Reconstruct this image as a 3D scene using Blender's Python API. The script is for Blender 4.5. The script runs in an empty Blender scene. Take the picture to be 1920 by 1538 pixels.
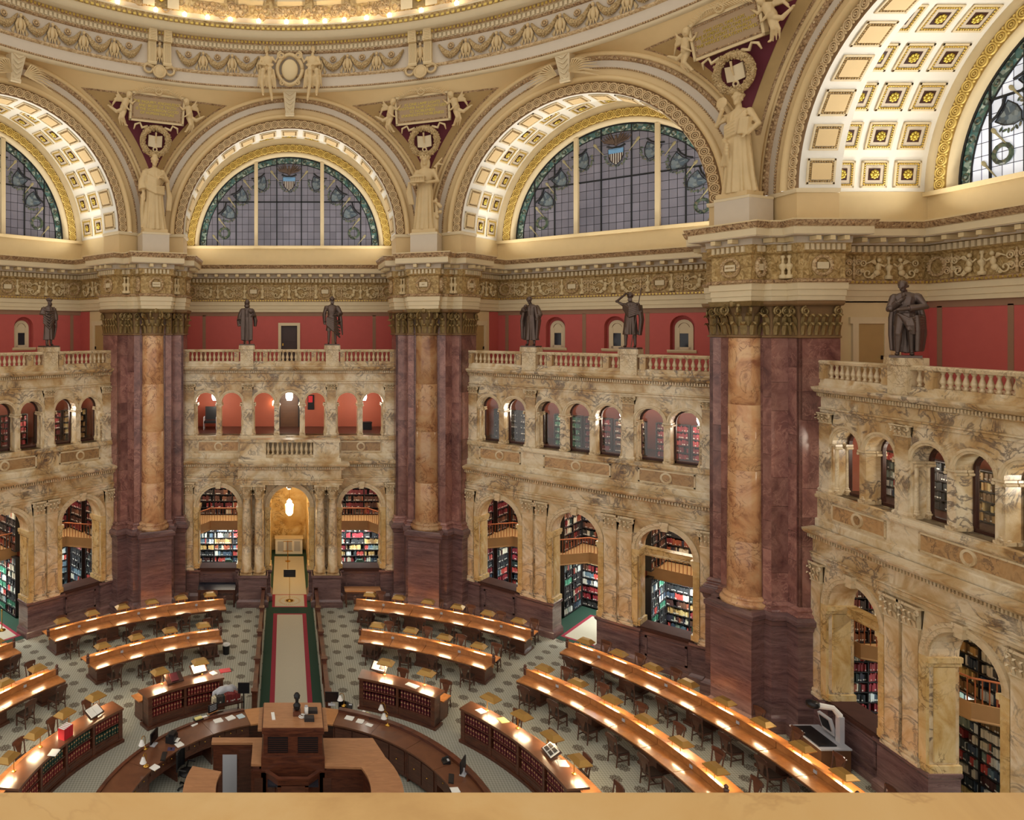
import bpy, math, random
from mathutils import Matrix, Vector
rnd = random.Random(7)
scene = bpy.context.scene
COL = scene.collection
PI = math.pi
def rad(d): return d * PI / 180.0

# ------------------------------------------------------------------ camera, world, exposure
cam_d = bpy.data.cameras.new('camera'); cam = bpy.data.objects.new('camera', cam_d); COL.objects.link(cam)
cam.location = (-0.217, -20.24, 15.0)
cam.rotation_euler = (PI / 2, 0, 0)
cam_d.sensor_fit = 'HORIZONTAL'; cam_d.sensor_width = 36.0
cam_d.lens = 1333.4 / 1920 * 36.0
cam_d.shift_x = (960 - 535.6) / 1920.0
cam_d.shift_y = -(769 - 617) / 1920.0
cam_d.clip_end = 300; cam_d.clip_start = 0.05
scene.camera = cam
w = bpy.data.worlds.new('world'); scene.world = w; w.use_nodes = True
w.node_tree.nodes['Background'].inputs[0].default_value = (1.0, 0.935, 0.85, 1)
w.node_tree.nodes['Background'].inputs[1].default_value = 1.0
scene.view_settings.view_transform = 'Standard'; scene.view_settings.look = 'None'
scene.view_settings.gamma = 1.0; scene.view_settings.exposure = 0.15
scene.view_settings.use_curve_mapping = False

# ------------------------------------------------------------------ materials
MAT = {}
def srgb(r, g, b):
    f = lambda c: ((c / 255 + 0.055) / 1.055) ** 2.4 if c > 10 else c / 255 / 12.92
    return (f(r), f(g), f(b), 1)
class NT:
    def __init__(s, name):
        m = bpy.data.materials.new(name); m.use_nodes = True; s.m = m; s.t = m.node_tree
        s.b = s.t.nodes['Principled BSDF']; MAT[name] = m
    def n(s, kind, **kw):
        x = s.t.nodes.new(kind)
        for k, v in kw.items():
            if k.startswith('i_'):
                key = k[2:]; key = int(key) if key.isdigit() else key.replace('_', ' ')
                if hasattr(v, 'links') or isinstance(v, bpy.types.NodeSocket): s.t.links.new(v, x.inputs[key])
                else: x.inputs[key].default_value = v
            else: setattr(x, k, v)
        return x
    def l(s, a, b): s.t.links.new(a, b)
    def math(s, op, a, b=0.0, c=None):
        kw = dict(operation=op, i_0=a, i_1=b)
        if c is not None: kw['i_2'] = c
        return s.n('ShaderNodeMath', **kw).outputs[0]
    def mix(s, f, a, b):
        x = s.t.nodes.new('ShaderNodeMix'); x.data_type = 'RGBA'
        for i, v in ((0, f), (6, a), (7, b)):
            if isinstance(v, bpy.types.NodeSocket): s.l(v, x.inputs[i])
            else: x.inputs[i].default_value = v
        return x.outputs[2]
    def ramp(s, fac, stops):
        r = s.t.nodes.new('ShaderNodeValToRGB'); s.l(fac, r.inputs[0]); e = r.color_ramp.elements
        while len(e) < len(stops): e.new(0.5)
        for q, (p, c) in zip(e, stops): q.position = p; q.color = c
        return r.outputs[0]
    def bump(s, h, strength=0.3, dist=0.02):
        b = s.n('ShaderNodeBump', i_Strength=strength, i_Distance=dist, i_Height=h)
        s.l(b.outputs[0], s.b.inputs['Normal'])
    def coord(s, kind='Object', scale=(1, 1, 1), rnd_off=False):
        c = s.n('ShaderNodeTexCoord').outputs[kind]
        if rnd_off:
            oi = s.n('ShaderNodeObjectInfo').outputs['Random']
            mul = s.math('MULTIPLY', oi, 37.0)
            c = s.n('ShaderNodeVectorMath', operation='ADD', i_0=c, i_1=mul).outputs[0]
        return s.n('ShaderNodeMapping', i_Vector=c, i_Scale=scale).outputs[0]
    def set(s, col=None, rough=None, metal=None, spec=None):
        if col is not None:
            if isinstance(col, bpy.types.NodeSocket): s.l(col, s.b.inputs['Base Color'])
            else: s.b.inputs['Base Color'].default_value = col
        if rough is not None: s.b.inputs['Roughness'].default_value = rough
        if metal is not None: s.b.inputs['Metallic'].default_value = metal
        if spec is not None: s.b.inputs['Specular IOR Level'].default_value = spec
        return s.m
def plain(name, rgb, rough=0.6, metal=0.0, vary=0.08, scale=3.0, spec=0.4):
    k = NT(name); c = srgb(*rgb)
    no = k.n('ShaderNodeTexNoise', i_Vector=k.coord(), i_Scale=scale, i_Detail=4.0).outputs[0]
    d = tuple(x * (1 - vary * 2) for x in c[:3]) + (1,); u = tuple(min(1, x * (1 + vary)) for x in c[:3]) + (1,)
    k.set(k.mix(no, d, u), rough, metal, spec)
    return k
def emit(name, rgb, strength):
    k = NT(name); k.b.inputs['Emission Color'].default_value = srgb(*rgb); k.b.inputs['Emission Strength'].default_value = strength
    k.set((0.8, 0.8, 0.8, 1), 0.5); return k
def marble(name, stops, vein, scale=0.6, vw=0.06, rough=0.25, rnd_off=False, stretch=(1, 1, 1), vein_amt=0.8, rot=None):
    k = NT(name); co = k.coord('Object', stretch, rnd_off)
    n1 = k.n('ShaderNodeTexNoise', i_Vector=co, i_Scale=scale, i_Detail=7.0, i_Roughness=0.62, i_Distortion=0.7)
    base = k.ramp(n1.outputs[0], stops)
    n2 = k.n('ShaderNodeTexNoise', i_Vector=co, i_Scale=scale * 1.5, i_Detail=5.0, i_Roughness=0.6, i_Distortion=1.6)
    d = k.math('ABSOLUTE', k.math('SUBTRACT', n2.outputs[0], 0.5))
    v = k.math('SUBTRACT', 1.0, k.math('DIVIDE', d, vw)); v = k.math('MAXIMUM', v, 0.0)
    n3 = k.n('ShaderNodeTexNoise', i_Vector=co, i_Scale=scale * 0.8, i_Detail=2.0)
    g = k.math('MULTIPLY', k.math('SUBTRACT', n3.outputs[0], 0.42), 6.0); g = k.math('MINIMUM', k.math('MAXIMUM', g, 0.0), 1.0)
    amt = k.math('MULTIPLY', k.math('MULTIPLY', v, g), vein_amt)
    col = k.mix(amt, base, vein)
    if rnd_off:
        oi = k.n('ShaderNodeObjectInfo').outputs['Random']
        hs = k.n('ShaderNodeHueSaturation', i_Color=col, i_Value=k.math('MULTIPLY_ADD', oi, 0.45, 0.78))
        col = hs.outputs[0]
    k.set(col, rough, 0, 0.5); return k
S = srgb
marble('siena', [(0.27, S(124, 90, 56)), (0.4, S(184, 150, 102)), (0.5, S(204, 180, 140)), (0.6, S(222, 206, 176)), (0.7, S(192, 160, 114)), (0.8, S(148, 112, 74))], S(66, 54, 60), 0.75, 0.05, 0.28)
marble('siena_jamb', [(0.28, S(146, 106, 56)), (0.45, S(194, 160, 100)), (0.6, S(212, 188, 140)), (0.75, S(168, 126, 70))], S(96, 70, 40), 0.8, 0.03, 0.25)
marble('siena_column', [(0.3, S(140, 92, 64)), (0.45, S(186, 138, 96)), (0.6, S(198, 160, 118)), (0.75, S(160, 108, 76))], S(104, 60, 46), 0.9, 0.035, 0.22, True)
marble('siena_pale', [(0.3, S(172, 142, 98)), (0.5, S(206, 184, 146)), (0.7, S(216, 200, 168))], S(128, 100, 72), 1.2, 0.03, 0.3)
marble('siena_field', [(0.3, S(128, 96, 66)), (0.5, S(178, 142, 98)), (0.7, S(158, 116, 72))], S(82, 64, 58), 1.6, 0.04, 0.3, True)
marble('red_marble', [(0.28, S(86, 56, 54)), (0.45, S(122, 82, 75)), (0.6, S(148, 106, 95)), (0.75, S(104, 70, 65))], S(178, 132, 116), 1.1, 0.03, 0.2, True, vein_amt=0.6)
marble('plinth_marble', [(0.3, S(84, 64, 65)), (0.5, S(110, 84, 82)), (0.7, S(128, 102, 97))], S(62, 40, 44), 0.9, 0.05, 0.22, False, (1, 1, 7), 0.5)
marble('parapet_marble', [(0.3, S(172, 130, 76)), (0.5, S(196, 156, 98)), (0.68, S(204, 170, 116)), (0.8, S(176, 134, 82))], S(150, 108, 62), 1.6, 0.03, 0.35)
plain('cream', (214, 196, 160), 0.6, vary=0.03)
plain('cream_warm', (212, 190, 146), 0.6, vary=0.03)
plain('tan', (206, 178, 130), 0.6, vary=0.03)
plain('tan_panel', (216, 188, 138), 0.6, vary=0.02)
plain('vault_white', (226, 222, 212), 0.6, vary=0.02)
plain('grey_cream', (198, 184, 164), 0.6, vary=0.03)
plain('gold_paint', (206, 176, 92), 0.35, 0.55, vary=0.1)
plain('rosette_gold', (204, 180, 84), 0.28, 0.7, vary=0.1)
plain('ochre', (174, 144, 94), 0.6, vary=0.06)
plain('band_brown', (128, 98, 64), 0.6, vary=0.1)
plain('band_gold', (150, 118, 56), 0.5, 0.2, vary=0.1)
plain('rope_tan', (206, 178, 134), 0.55, vary=0.06)
plain('rope_gold', (218, 190, 110), 0.4, 0.3, vary=0.06)
plain('plaque_tan', (166, 140, 108), 0.6, vary=0.04)
plain('maroon', (96, 30, 44), 0.7, vary=0.06)
plain('statue_plaster', (204, 178, 132), 0.55, vary=0.10, scale=4)
plain('gallery_red', (184, 86, 80), 0.7, vary=0.04)
plain('stencil_brown', (146, 110, 86), 0.7, vary=0.05)
plain('sill_wood', (70, 44, 36), 0.8, vary=0.15, spec=0.15)
plain('terracotta', (168, 88, 66), 0.6, vary=0.04)
plain('bronze', (98, 82, 74), 0.36, 0.5, vary=0.15, scale=5)
plain('gilt_bronze', (142, 118, 74), 0.38, 0.4, vary=0.25, scale=9)
plain('dark_wood', (66, 38, 30), 0.35, vary=0.2, scale=6)
plain('brass', (196, 150, 66), 0.25, 0.9, vary=0.06)
plain('hood_brass', (176, 138, 74), 0.38, 0.45, vary=0.06)
plain('black_metal', (26, 26, 28), 0.4, 0.3)
plain('shelf_black', (38, 34, 34), 0.5)
plain('shelf_steel', (120, 132, 132), 0.5)
plain('copper_rail', (176, 104, 66), 0.35, 0.3)
plain('balcony_tan', (178, 138, 92), 0.5)
plain('green_carpet', (34, 62, 48), 0.95, vary=0.1, scale=20)
plain('red_carpet', (142, 40, 58), 0.95, vary=0.08, scale=20)
plain('white', (226, 224, 218), 0.5, vary=0.02)
plain('plastic_grey', (176, 178, 184), 0.45, vary=0.03)
plain('plastic_black', (22, 22, 25), 0.4, vary=0.05)
plain('green_felt', (92, 120, 104), 0.7)
plain('book_red', (124, 44, 44), 0.5, vary=0.12)
plain('book_green', (40, 68, 58), 0.5, vary=0.12)
plain('book_tan', (190, 150, 104), 0.5)
plain('book_maroon', (100, 38, 46), 0.5, vary=0.12)
plain('paper', (232, 232, 226), 0.7, vary=0.02)
plain('paper_blue', (190, 208, 214), 0.7, vary=0.02)
plain('leather_dark', (46, 34, 28), 0.45)
plain('door_brown', (64, 44, 40), 0.45)
plain('walnut_door', (98, 66, 44), 0.45, vary=0.15)
plain('grille', (52, 46, 46), 0.6)
plain('glass_dark', (40, 40, 48), 0.1)
plain('lead', (30, 32, 36), 0.5, 0.3)
plain('yellow_note', (226, 214, 140), 0.7)
plain('red_plastic', (196, 40, 52), 0.4)
plain('purple_mat', (70, 58, 88), 0.7)
emit('lamp_white', (255, 250, 238), 14.0)
emit('lamp_warm', (255, 226, 170), 16.0)
emit('desk_tube', (255, 232, 188), 34.0)
plain('screen', (18, 17, 20), 0.2)

def wood(name, c0, c1, rough=0.3, scale=(1.5, 1.5, 9), coat=0.3):
    k = NT(name); co = k.coord('Object', scale, True)
    n1 = k.n('ShaderNodeTexNoise', i_Vector=co, i_Scale=1.6, i_Detail=6.0, i_Roughness=0.6, i_Distortion=0.8)
    k.set(k.ramp(n1.outputs[0], [(0.3, S(*c0)), (0.7, S(*c1))]), rough, 0, 0.5)
    k.b.inputs['Coat Weight'].default_value = coat; k.b.inputs['Coat Roughness'].default_value = 0.12
    return k
wood('mahogany', (60, 30, 22), (104, 58, 38))
wood('desk_top', (150, 92, 46), (188, 126, 70), 0.34, (2, 2, 2), 0.6)
wood('desk_base', (66, 38, 28), (96, 58, 42), 0.4)
wood('tan_wood', (150, 104, 70), (178, 128, 88), 0.4, (1.5, 9, 9))
wood('chair_wood', (52, 30, 24), (86, 52, 38), 0.35)
wood('staff_top', (92, 56, 38), (116, 74, 50), 0.28, (1, 1, 1), 0.35)
wood('oak', (166, 112, 66), (190, 134, 84), 0.4, (1.5, 9, 9))

def relief(name, lo, mid, hi, scale=4.0, dist=0.05):
    k = NT(name); co = k.coord()
    v = k.n('ShaderNodeTexVoronoi', i_Vector=co, i_Scale=scale)
    n = k.n('ShaderNodeTexNoise', i_Vector=co, i_Scale=scale * 0.9, i_Detail=5.0, i_Distortion=1.8)
    h = k.math('ADD', v.outputs[0], n.outputs[0])
    k.set(k.ramp(n.outputs[0], [(0.32, S(*lo)), (0.5, S(*mid)), (0.66, S(*hi))]), 0.55, 0.0, 0.4)
    k.bump(h, 0.9, dist); return k
relief('relief_gold', (134, 106, 60), (172, 142, 90), (198, 170, 118), 5.0)
relief('relief_tan', (150, 118, 82), (190, 160, 116), (212, 186, 146), 5.0)
relief('relief_brown', (110, 82, 56), (168, 134, 96), (196, 166, 124), 8.0)
relief('dome_relief', (150, 118, 70), (196, 166, 112), (216, 190, 138), 3.2, 0.08)
relief('foliage_plaster', (140, 112, 72), (186, 158, 110), (210, 184, 138), 14.0, 0.04)

# carpet of the reading floor: fine woven ground with staggered rosettes
k = NT('reading_carpet'); co = k.n('ShaderNodeTexCoord').outputs['Object']
sx = k.n('ShaderNodeSeparateXYZ', i_0=co)
X, Y = sx.outputs[0], sx.outputs[1]
PX, PY = 1.08, 1.16
def lattice(ox, oy):
    fx = k.math('SUBTRACT', k.math('FRACT', k.math('DIVIDE', k.math('ADD', X, ox + 40 * PX), PX)), 0.5)
    fy = k.math('SUBTRACT', k.math('FRACT', k.math('DIVIDE', k.math('ADD', Y, oy + 40 * PY), PY)), 0.5)
    fx = k.math('MULTIPLY', fx, PX); fy = k.math('MULTIPLY', fy, PY)
    r = k.math('SQRT', k.math('ADD', k.math('MULTIPLY', fx, fx), k.math('MULTIPLY', fy, fy)))
    th = k.math('ARCTAN2', fy, fx)
    return r, th
def rosette(ox, oy):
    r, th = lattice(ox, oy)
    pet = k.math('MULTIPLY', k.math('SINE', k.math('MULTIPLY', th, 8.0)), 0.02)
    r2 = k.math('ADD', r, pet)
    disc = k.math('LESS_THAN', r2, 0.19)
    ringg = k.math('LESS_THAN', k.math('ABSOLUTE', k.math('SUBTRACT', r2, 0.145)), 0.016)
    core = k.math('LESS_THAN', k.math('ABSOLUTE', k.math('SUBTRACT', r, 0.065)), 0.014)
    spoke = k.math('MULTIPLY', k.math('GREATER_THAN', k.math('SINE', k.math('MULTIPLY', th, 8.0)), 0.75), k.math('LESS_THAN', r, 0.14))
    light = k.math('MINIMUM', k.math('ADD', k.math('ADD', ringg, core), spoke), 1.0)
    return k.math('MULTIPLY', disc, k.math('SUBTRACT', 1.0, k.math('MULTIPLY', light, 0.6)))
ros = k.math('MAXIMUM', rosette(0, 0), rosette(PX / 2, PY / 2))
wv = k.n('ShaderNodeTexChecker', i_Vector=k.n('ShaderNodeMapping', i_Vector=co, i_Rotation=(0, 0, 0.785)).outputs[0], i_Scale=14.0, i_Color1=S(178, 178, 166), i_Color2=S(146, 146, 136)).outputs[0]
nz = k.n('ShaderNodeTexNoise', i_Vector=co, i_Scale=0.5, i_Detail=3.0).outputs[0]
gr = k.mix(k.math('MULTIPLY', nz, 0.35), wv, S(140, 136, 112))
rc = k.math('SQRT', k.math('ADD', k.math('MULTIPLY', X, X), k.math('MULTIPLY', Y, Y)))
ros = k.math('MULTIPLY', ros, k.math('GREATER_THAN', rc, 8.9))
k.set(k.mix(ros, gr, S(84, 74, 64)), 0.95, 0, 0.2)

# cream carpet runner
plain('cream_carpet', (178, 172, 154), 0.95, vary=0.05, scale=30)
# coloured books (face colour attribute)
k = NT('shelf_books'); at = k.n('ShaderNodeAttribute', attribute_name='Col').outputs[0]; k.set(at, 0.6)
# stained glass field, leaded into panes; evening sky behind
def glassmat(name, c0, c1, em):
    k = NT(name); co = k.coord('Object', (1, 1, 1))
    n1 = k.n('ShaderNodeTexNoise', i_Vector=co, i_Scale=0.5, i_Detail=3.0).outputs[0]
    oi = k.n('ShaderNodeObjectInfo').outputs['Random']
    col = k.mix(n1, S(*c0), S(*c1))
    col = k.n('ShaderNodeHueSaturation', i_Color=col, i_Value=k.math('MULTIPLY_ADD', oi, 0.25, 0.85)).outputs[0]
    k.set(col, 0.25, 0, 0.5); k.l(col, k.b.inputs['Emission Color']); k.b.inputs['Emission Strength'].default_value = em
    return k
glassmat('dusk_glass', (80, 78, 88), (116, 112, 122), 0.35)
glassmat('day_glass', (196, 206, 226), (226, 230, 240), 0.4)
def mosaic(name, cols, scale, em):
    k = NT(name); co = k.coord()
    v = k.n('ShaderNodeTexVoronoi', i_Vector=co, i_Scale=scale)
    f = k.n('ShaderNodeSeparateXYZ', i_0=v.outputs['Color']).outputs[0]
    n = len(cols); col = k.ramp(f, [((i + 0.5) / n, S(*c)) for i, c in enumerate(cols)])
    k.set(col, 0.3, 0, 0.5); k.l(col, k.b.inputs['Emission Color']); k.b.inputs['Emission Strength'].default_value = em
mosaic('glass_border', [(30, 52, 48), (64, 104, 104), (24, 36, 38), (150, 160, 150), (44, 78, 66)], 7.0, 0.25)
mosaic('glass_shield', [(58, 72, 84), (38, 46, 54), (104, 112, 112), (76, 88, 98)], 6.0, 0.25)
mosaic('glass_leaf', [(44, 62, 48), (70, 84, 66), (96, 90, 70), (34, 44, 40)], 9.0, 0.2)
plain('glass_blue', (110, 160, 210), 0.3); plain('glass_pale', (160, 152, 118), 0.3)
k = NT('clear_pane'); t = k.t
tr = t.nodes.new('ShaderNodeBsdfTransparent'); gl = t.nodes.new('ShaderNodeBsdfGlossy'); gl.inputs['Roughness'].default_value = 0.05
mx = t.nodes.new('ShaderNodeMixShader'); mx.inputs[0].default_value = 0.05
k.l(tr.outputs[0], mx.inputs[1]); k.l(gl.outputs[0], mx.inputs[2]); k.l(mx.outputs[0], t.nodes['Material Output'].inputs[0])

# ------------------------------------------------------------------ mesh helpers
class MB:
    def __init__(s): s.v = []; s.f = []; s.fc = []
    def add(s, vs, fs, col=None):
        o = len(s.v); s.v.extend(vs); s.f.extend([tuple(i + o for i in q) for q in fs])
        if col is not None: s.fc.extend([col] * len(fs))
        return s
    def box(s, x0, x1, y0, y1, z0, z1, col=None):
        return s.add([(x0, y0, z0), (x1, y0, z0), (x1, y1, z0), (x0, y1, z0), (x0, y0, z1), (x1, y0, z1), (x1, y1, z1), (x0, y1, z1)],
                     [(0, 3, 2, 1), (4, 5, 6, 7), (0, 1, 5, 4), (1, 2, 6, 5), (2, 3, 7, 6), (3, 0, 4, 7)], col)
    def cbox(s, c, h, M=None, col=None):
        vs = []
        for sz in (-1, 1):
            for sx_, sy_ in ((-1, -1), (1, -1), (1, 1), (-1, 1)):
                p = Vector((sx_ * h[0], sy_ * h[1], sz * h[2]))
                if M is not None: p = M @ p
                vs.append((p.x + c[0], p.y + c[1], p.z + c[2]))
        return s.add(vs, [(0, 3, 2, 1), (4, 5, 6, 7), (0, 1, 5, 4), (1, 2, 6, 5), (2, 3, 7, 6), (3, 0, 4, 7)], col)
    def prism(s, poly, z0, z1):
        n = len(poly)
        vs = [(x, y, z0) for x, y in poly] + [(x, y, z1) for x, y in poly]
        fs = [tuple(range(n - 1, -1, -1)), tuple(range(n, 2 * n))] + [(i, (i + 1) % n, n + (i + 1) % n, n + i) for i in range(n)]
        return s.add(vs, fs)
    def vprism(s, poly, y0, y1):                      # outline in the (t, z) wall plane, thickness along a
        n = len(poly)
        vs = [(x, y0, z) for x, z in poly] + [(x, y1, z) for x, z in poly]
        fs = [tuple(range(n)), tuple(range(2 * n - 1, n - 1, -1))] + [((i + 1) % n, i, n + i, n + (i + 1) % n) for i in range(n)]
        return s.add(vs, fs)
    def lathe(s, prof, c=(0, 0, 0), n=16, a0=0.0, a1=2 * PI, cap=True):
        full = abs(a1 - a0 - 2 * PI) < 1e-6; m = n if full else n + 1; k = len(prof)
        vs = [(c[0] + r * math.cos(a0 + (a1 - a0) * i / n), c[1] + r * math.sin(a0 + (a1 - a0) * i / n), c[2] + z) for i in range(m) for r, z in prof]
        fs = [(i * k + j, ((i + 1) % m) * k + j, ((i + 1) % m) * k + j + 1, i * k + j + 1) for i in range(n) for j in range(k - 1)]
        if cap and full:
            fs.append(tuple(i * k for i in range(m - 1, -1, -1))); fs.append(tuple(i * k + k - 1 for i in range(m)))
        return s.add(vs, fs)
    def sweep(s, path, prof, side=1, closed=False, capends=True):   # profile (offset, z) carried along a plan path with mitred corners
        P = [Vector((p[0], p[1])) for p in path]; n = len(P); k = len(prof); vs = []
        def nrm(a, b): d = (b - a).normalized(); return Vector((-d.y, d.x)) * side
        for i in range(n):
            if closed or 0 < i < n - 1:
                n1 = nrm(P[i - 1], P[i]); n2 = nrm(P[i], P[(i + 1) % n]); m = (n1 + n2) / max(0.25, 1 + n1.dot(n2))
            elif i == 0: m = nrm(P[0], P[1])
            else: m = nrm(P[-2], P[-1])
            for o, z in prof: vs.append((P[i].x + m.x * o, P[i].y + m.y * o, z))
        fs = [(i * k + j, ((i + 1) % n) * k + j, ((i + 1) % n) * k + j + 1, i * k + j + 1) for i in range(n if closed else n - 1) for j in range(k - 1)]
        if capends and not closed and k > 2:
            fs.append(tuple(range(k))); fs.append(tuple((n - 1) * k + j for j in range(k - 1, -1, -1)))
        return s.add(vs, fs)
    def ring(s, prof, az0, az1, n, closed=False):    # profile (r, z) turned about the hall's axis; azimuth from +Y clockwise, degrees
        k = len(prof); vs = []
        for i in range(n + 1):
            a = rad(az0 + (az1 - az0) * i / n); sa, ca = math.sin(a), math.cos(a)
            vs += [(r * sa, r * ca, z) for r, z in prof]
        kk = k if closed else k - 1
        fs = [(i * k + j, i * k + (j + 1) % k, (i + 1) * k + (j + 1) % k, (i + 1) * k + j) for i in range(n) for j in range(kk)]
        if closed: fs.append(tuple(range(k))); fs.append(tuple(n * k + j for j in range(k - 1, -1, -1)))
        return s.add(vs, fs)
    def arch(s, prof, tc, zc, n=32, th0=0.0, th1=PI, closed=False):   # profile (r, a) turned in the wall plane about (tc, zc)
        k = len(prof); vs = []
        for i in range(n + 1):
            th = th0 + (th1 - th0) * i / n; c, sn = math.cos(th), math.sin(th)
            vs += [(tc + r * c, a, zc + r * sn) for r, a in prof]
        kk = k if closed else k - 1
        fs = [(i * k + j, i * k + (j + 1) % k, (i + 1) * k + (j + 1) % k, (i + 1) * k + j) for i in range(n) for j in range(kk)]
        if closed: fs.append(tuple(range(k))); fs.append(tuple(n * k + j for j in range(k - 1, -1, -1)))
        return s.add(vs, fs)
    def tube(s, pts, r, n=8, cap=True):
        P = [Vector(p) for p in pts]; m = len(P); vs = []; up = Vector((0, 0, 1)); prev = None
        for i in range(m):
            d = (P[min(i + 1, m - 1)] - P[max(i - 1, 0)]).normalized()
            x = d.cross(up) if prev is None else (prev - d * prev.dot(d))
            if x.length < 1e-4: x = d.cross(Vector((0, 1, 0)))
            if x.length < 1e-4: x = d.cross(Vector((1, 0, 0)))
            x.normalize(); y = d.cross(x); prev = x
            ri = r[i] if isinstance(r, (list, tuple)) else r
            for j in range(n):
                q = P[i] + (x * math.cos(2 * PI * j / n) + y * math.sin(2 * PI * j / n)) * ri; vs.append(tuple(q))
        fs = [(i * n + j, i * n + (j + 1) % n, (i + 1) * n + (j + 1) % n, (i + 1) * n + j) for i in range(m - 1) for j in range(n)]
        if cap: fs.append(tuple(range(n - 1, -1, -1))); fs.append(tuple((m - 1) * n + j for j in range(n)))
        return s.add(vs, fs)
    def ball(s, c, r, nu=10, nv=6, M=None):
        if not isinstance(r, (tuple, list)): r = (r, r, r)
        vs = []; fs = []
        for i in range(nv + 1):
            ph = -PI / 2 + PI * i / nv
            for j in range(nu):
                p = Vector((r[0] * math.cos(ph) * math.cos(2 * PI * j / nu), r[1] * math.cos(ph) * math.sin(2 * PI * j / nu), r[2] * math.sin(ph)))
                if M is not None: p = M @ p
                vs.append((c[0] + p.x, c[1] + p.y, c[2] + p.z))
        for i in range(nv):
            for j in range(nu): fs.append((i * nu + j, i * nu + (j + 1) % nu, (i + 1) * nu + (j + 1) % nu, (i + 1) * nu + j))
        return s.add(vs, fs)
    def torus(s, c, R, r, n=16, m=6, ax='y', flat=1.0):
        vs = []
        for i in range(n):
            a = 2 * PI * i / n
            for j in range(m):
                b = 2 * PI * j / m; q = R + r * math.cos(b); d = r * math.sin(b) * flat
                p = (q * math.cos(a), d, q * math.sin(a)) if ax == 'y' else (q * math.cos(a), q * math.sin(a), d)
                vs.append((c[0] + p[0], c[1] + p[1], c[2] + p[2]))
        fs = [(i * m + j, ((i + 1) % n) * m + j, ((i + 1) % n) * m + (j + 1) % m, i * m + (j + 1) % m) for i in range(n) for j in range(m)]
        return s.add(vs, fs)
    def merge(s, o, M=None):
        vs = o.v if M is None else [tuple(M @ Vector(p)) for p in o.v]
        off = len(s.v); s.v.extend(vs); s.f.extend([tuple(i + off for i in q) for q in o.f])
        if o.fc: s.fc.extend(o.fc)
        return s
    def mesh(s, name, mat, smooth=False):
        me = bpy.data.meshes.new(name); me.from_pydata(s.v, [], s.f)
        if mat: me.materials.append(MAT[mat])
        if s.fc and len(s.fc) == len(s.f):
            at = me.color_attributes.new('Col', 'FLOAT_COLOR', 'CORNER'); buf = []
            for q, c in zip(s.f, s.fc): buf.extend(list(c) * len(q))
            at.data.foreach_set('color', buf)
        if smooth: me.polygons.foreach_set('use_smooth', [True] * len(me.polygons))
        me.update(); return me
    def build(s, name, mat, parent=None, smooth=False, loc=None, rot=None):
        return put(s.mesh(name, mat, smooth), name, parent, loc, rot)
def put(me, name, parent=None, loc=None, rot=None, scale=None):
    o = bpy.data.objects.new(name, me); COL.objects.link(o)
    if parent is not None: o.parent = parent
    if loc is not None: o.location = loc
    if rot is not None: o.rotation_euler = (0, 0, rot) if isinstance(rot, (int, float)) else rot
    if scale is not None: o.scale = scale if isinstance(scale, (tuple, list)) else (scale,) * 3
    return o
def stuff(o): o['kind'] = 'stuff'; return o
def tag(o, label, cat, group=None, kind=None):
    o['label'] = label; o['category'] = cat
    if group: o['group'] = group
    if kind: o['kind'] = kind
    return o
def thing(name, label, cat, loc=(0, 0, 0), rot=0.0, group=None, kind=None, scale=None):
    return tag(put(None, name, None, loc, rot, scale), label, cat, group, kind)
def copy_tree(o, parent=None):
    c = o.copy(); COL.objects.link(c)
    if parent is not None: c.parent = parent
    for ch in list(o.children): copy_tree(ch, c)
    return c
def az(r, a, z=0.0): return (r * math.sin(rad(a)), r * math.cos(rad(a)), z)
def bayM(b): return Matrix.Rotation(rad(-45.0 * b), 4, 'Z')
def bayp(b, t, a): p = bayM(b) @ Vector((t, a, 0)); return (p.x, p.y)
def area(name, loc, size, power, col=(1, 0.9, 0.75), rot=(0, 0, 0), sizey=None, parent=None, spread=None):
    d = bpy.data.lights.new(name, 'AREA'); d.energy = power; d.color = col; d.size = size
    if sizey: d.shape = 'RECTANGLE'; d.size_y = sizey
    if spread: d.spread = spread
    o = bpy.data.objects.new(name, d); COL.objects.link(o); o.location = loc; o.rotation_euler = rot
    if parent is not None: o.parent = parent
    return o
def point(name, loc, power, col=(1, 0.9, 0.75), r=0.1, parent=None):
    d = bpy.data.lights.new(name, 'POINT'); d.energy = power; d.color = col; d.shadow_soft_size = r
    o = bpy.data.objects.new(name, d); COL.objects.link(o); o.location = loc
    if parent is not None: o.parent = parent
    return o
# ------------------------------------------------------------------ ornament helpers
def leaf(mb, o, out, w, h, curl):
    tx, ty = -out[1], out[0]; w *= 0.86
    pts = [(0.02, 0, 0.7), (0.05, 0.38 * h, 1.0), (0.09, 0.72 * h, 0.95), (0.09 + curl * 0.9, 1.0 * h, 0.75), (0.09 + curl * 1.3, 0.80 * h, 0.3)]
    vs = []
    for d, z, k in pts:
        for sgn, lift in ((-1, 0), (0, 0.14 * w), (1, 0)):
            q = d + lift; vs.append((o[0] + out[0] * q + tx * sgn * w * k / 2, o[1] + out[1] * q + ty * sgn * w * k / 2, o[2] + z))
    mb.add(vs, [(j * 3 + i, j * 3 + i + 1, j * 3 + i + 4, j * 3 + i + 3) for j in range(4) for i in range(2)])
def spiral(mb, c, out, r, rt, turns=1.6, flip=1, n=18):
    pts = []; rr = []
    for i in range(n + 1):
        a = turns * 2 * PI * i / n; q = r * (1 - 0.75 * i / n)
        pts.append((c[0] + out[0] * q * math.sin(a) * flip, c[1] + out[1] * q * math.sin(a) * flip, c[2] + q * math.cos(a))); rr.append(rt * (1 - 0.4 * i / n))
    mb.tube(pts, rr, 6)
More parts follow.
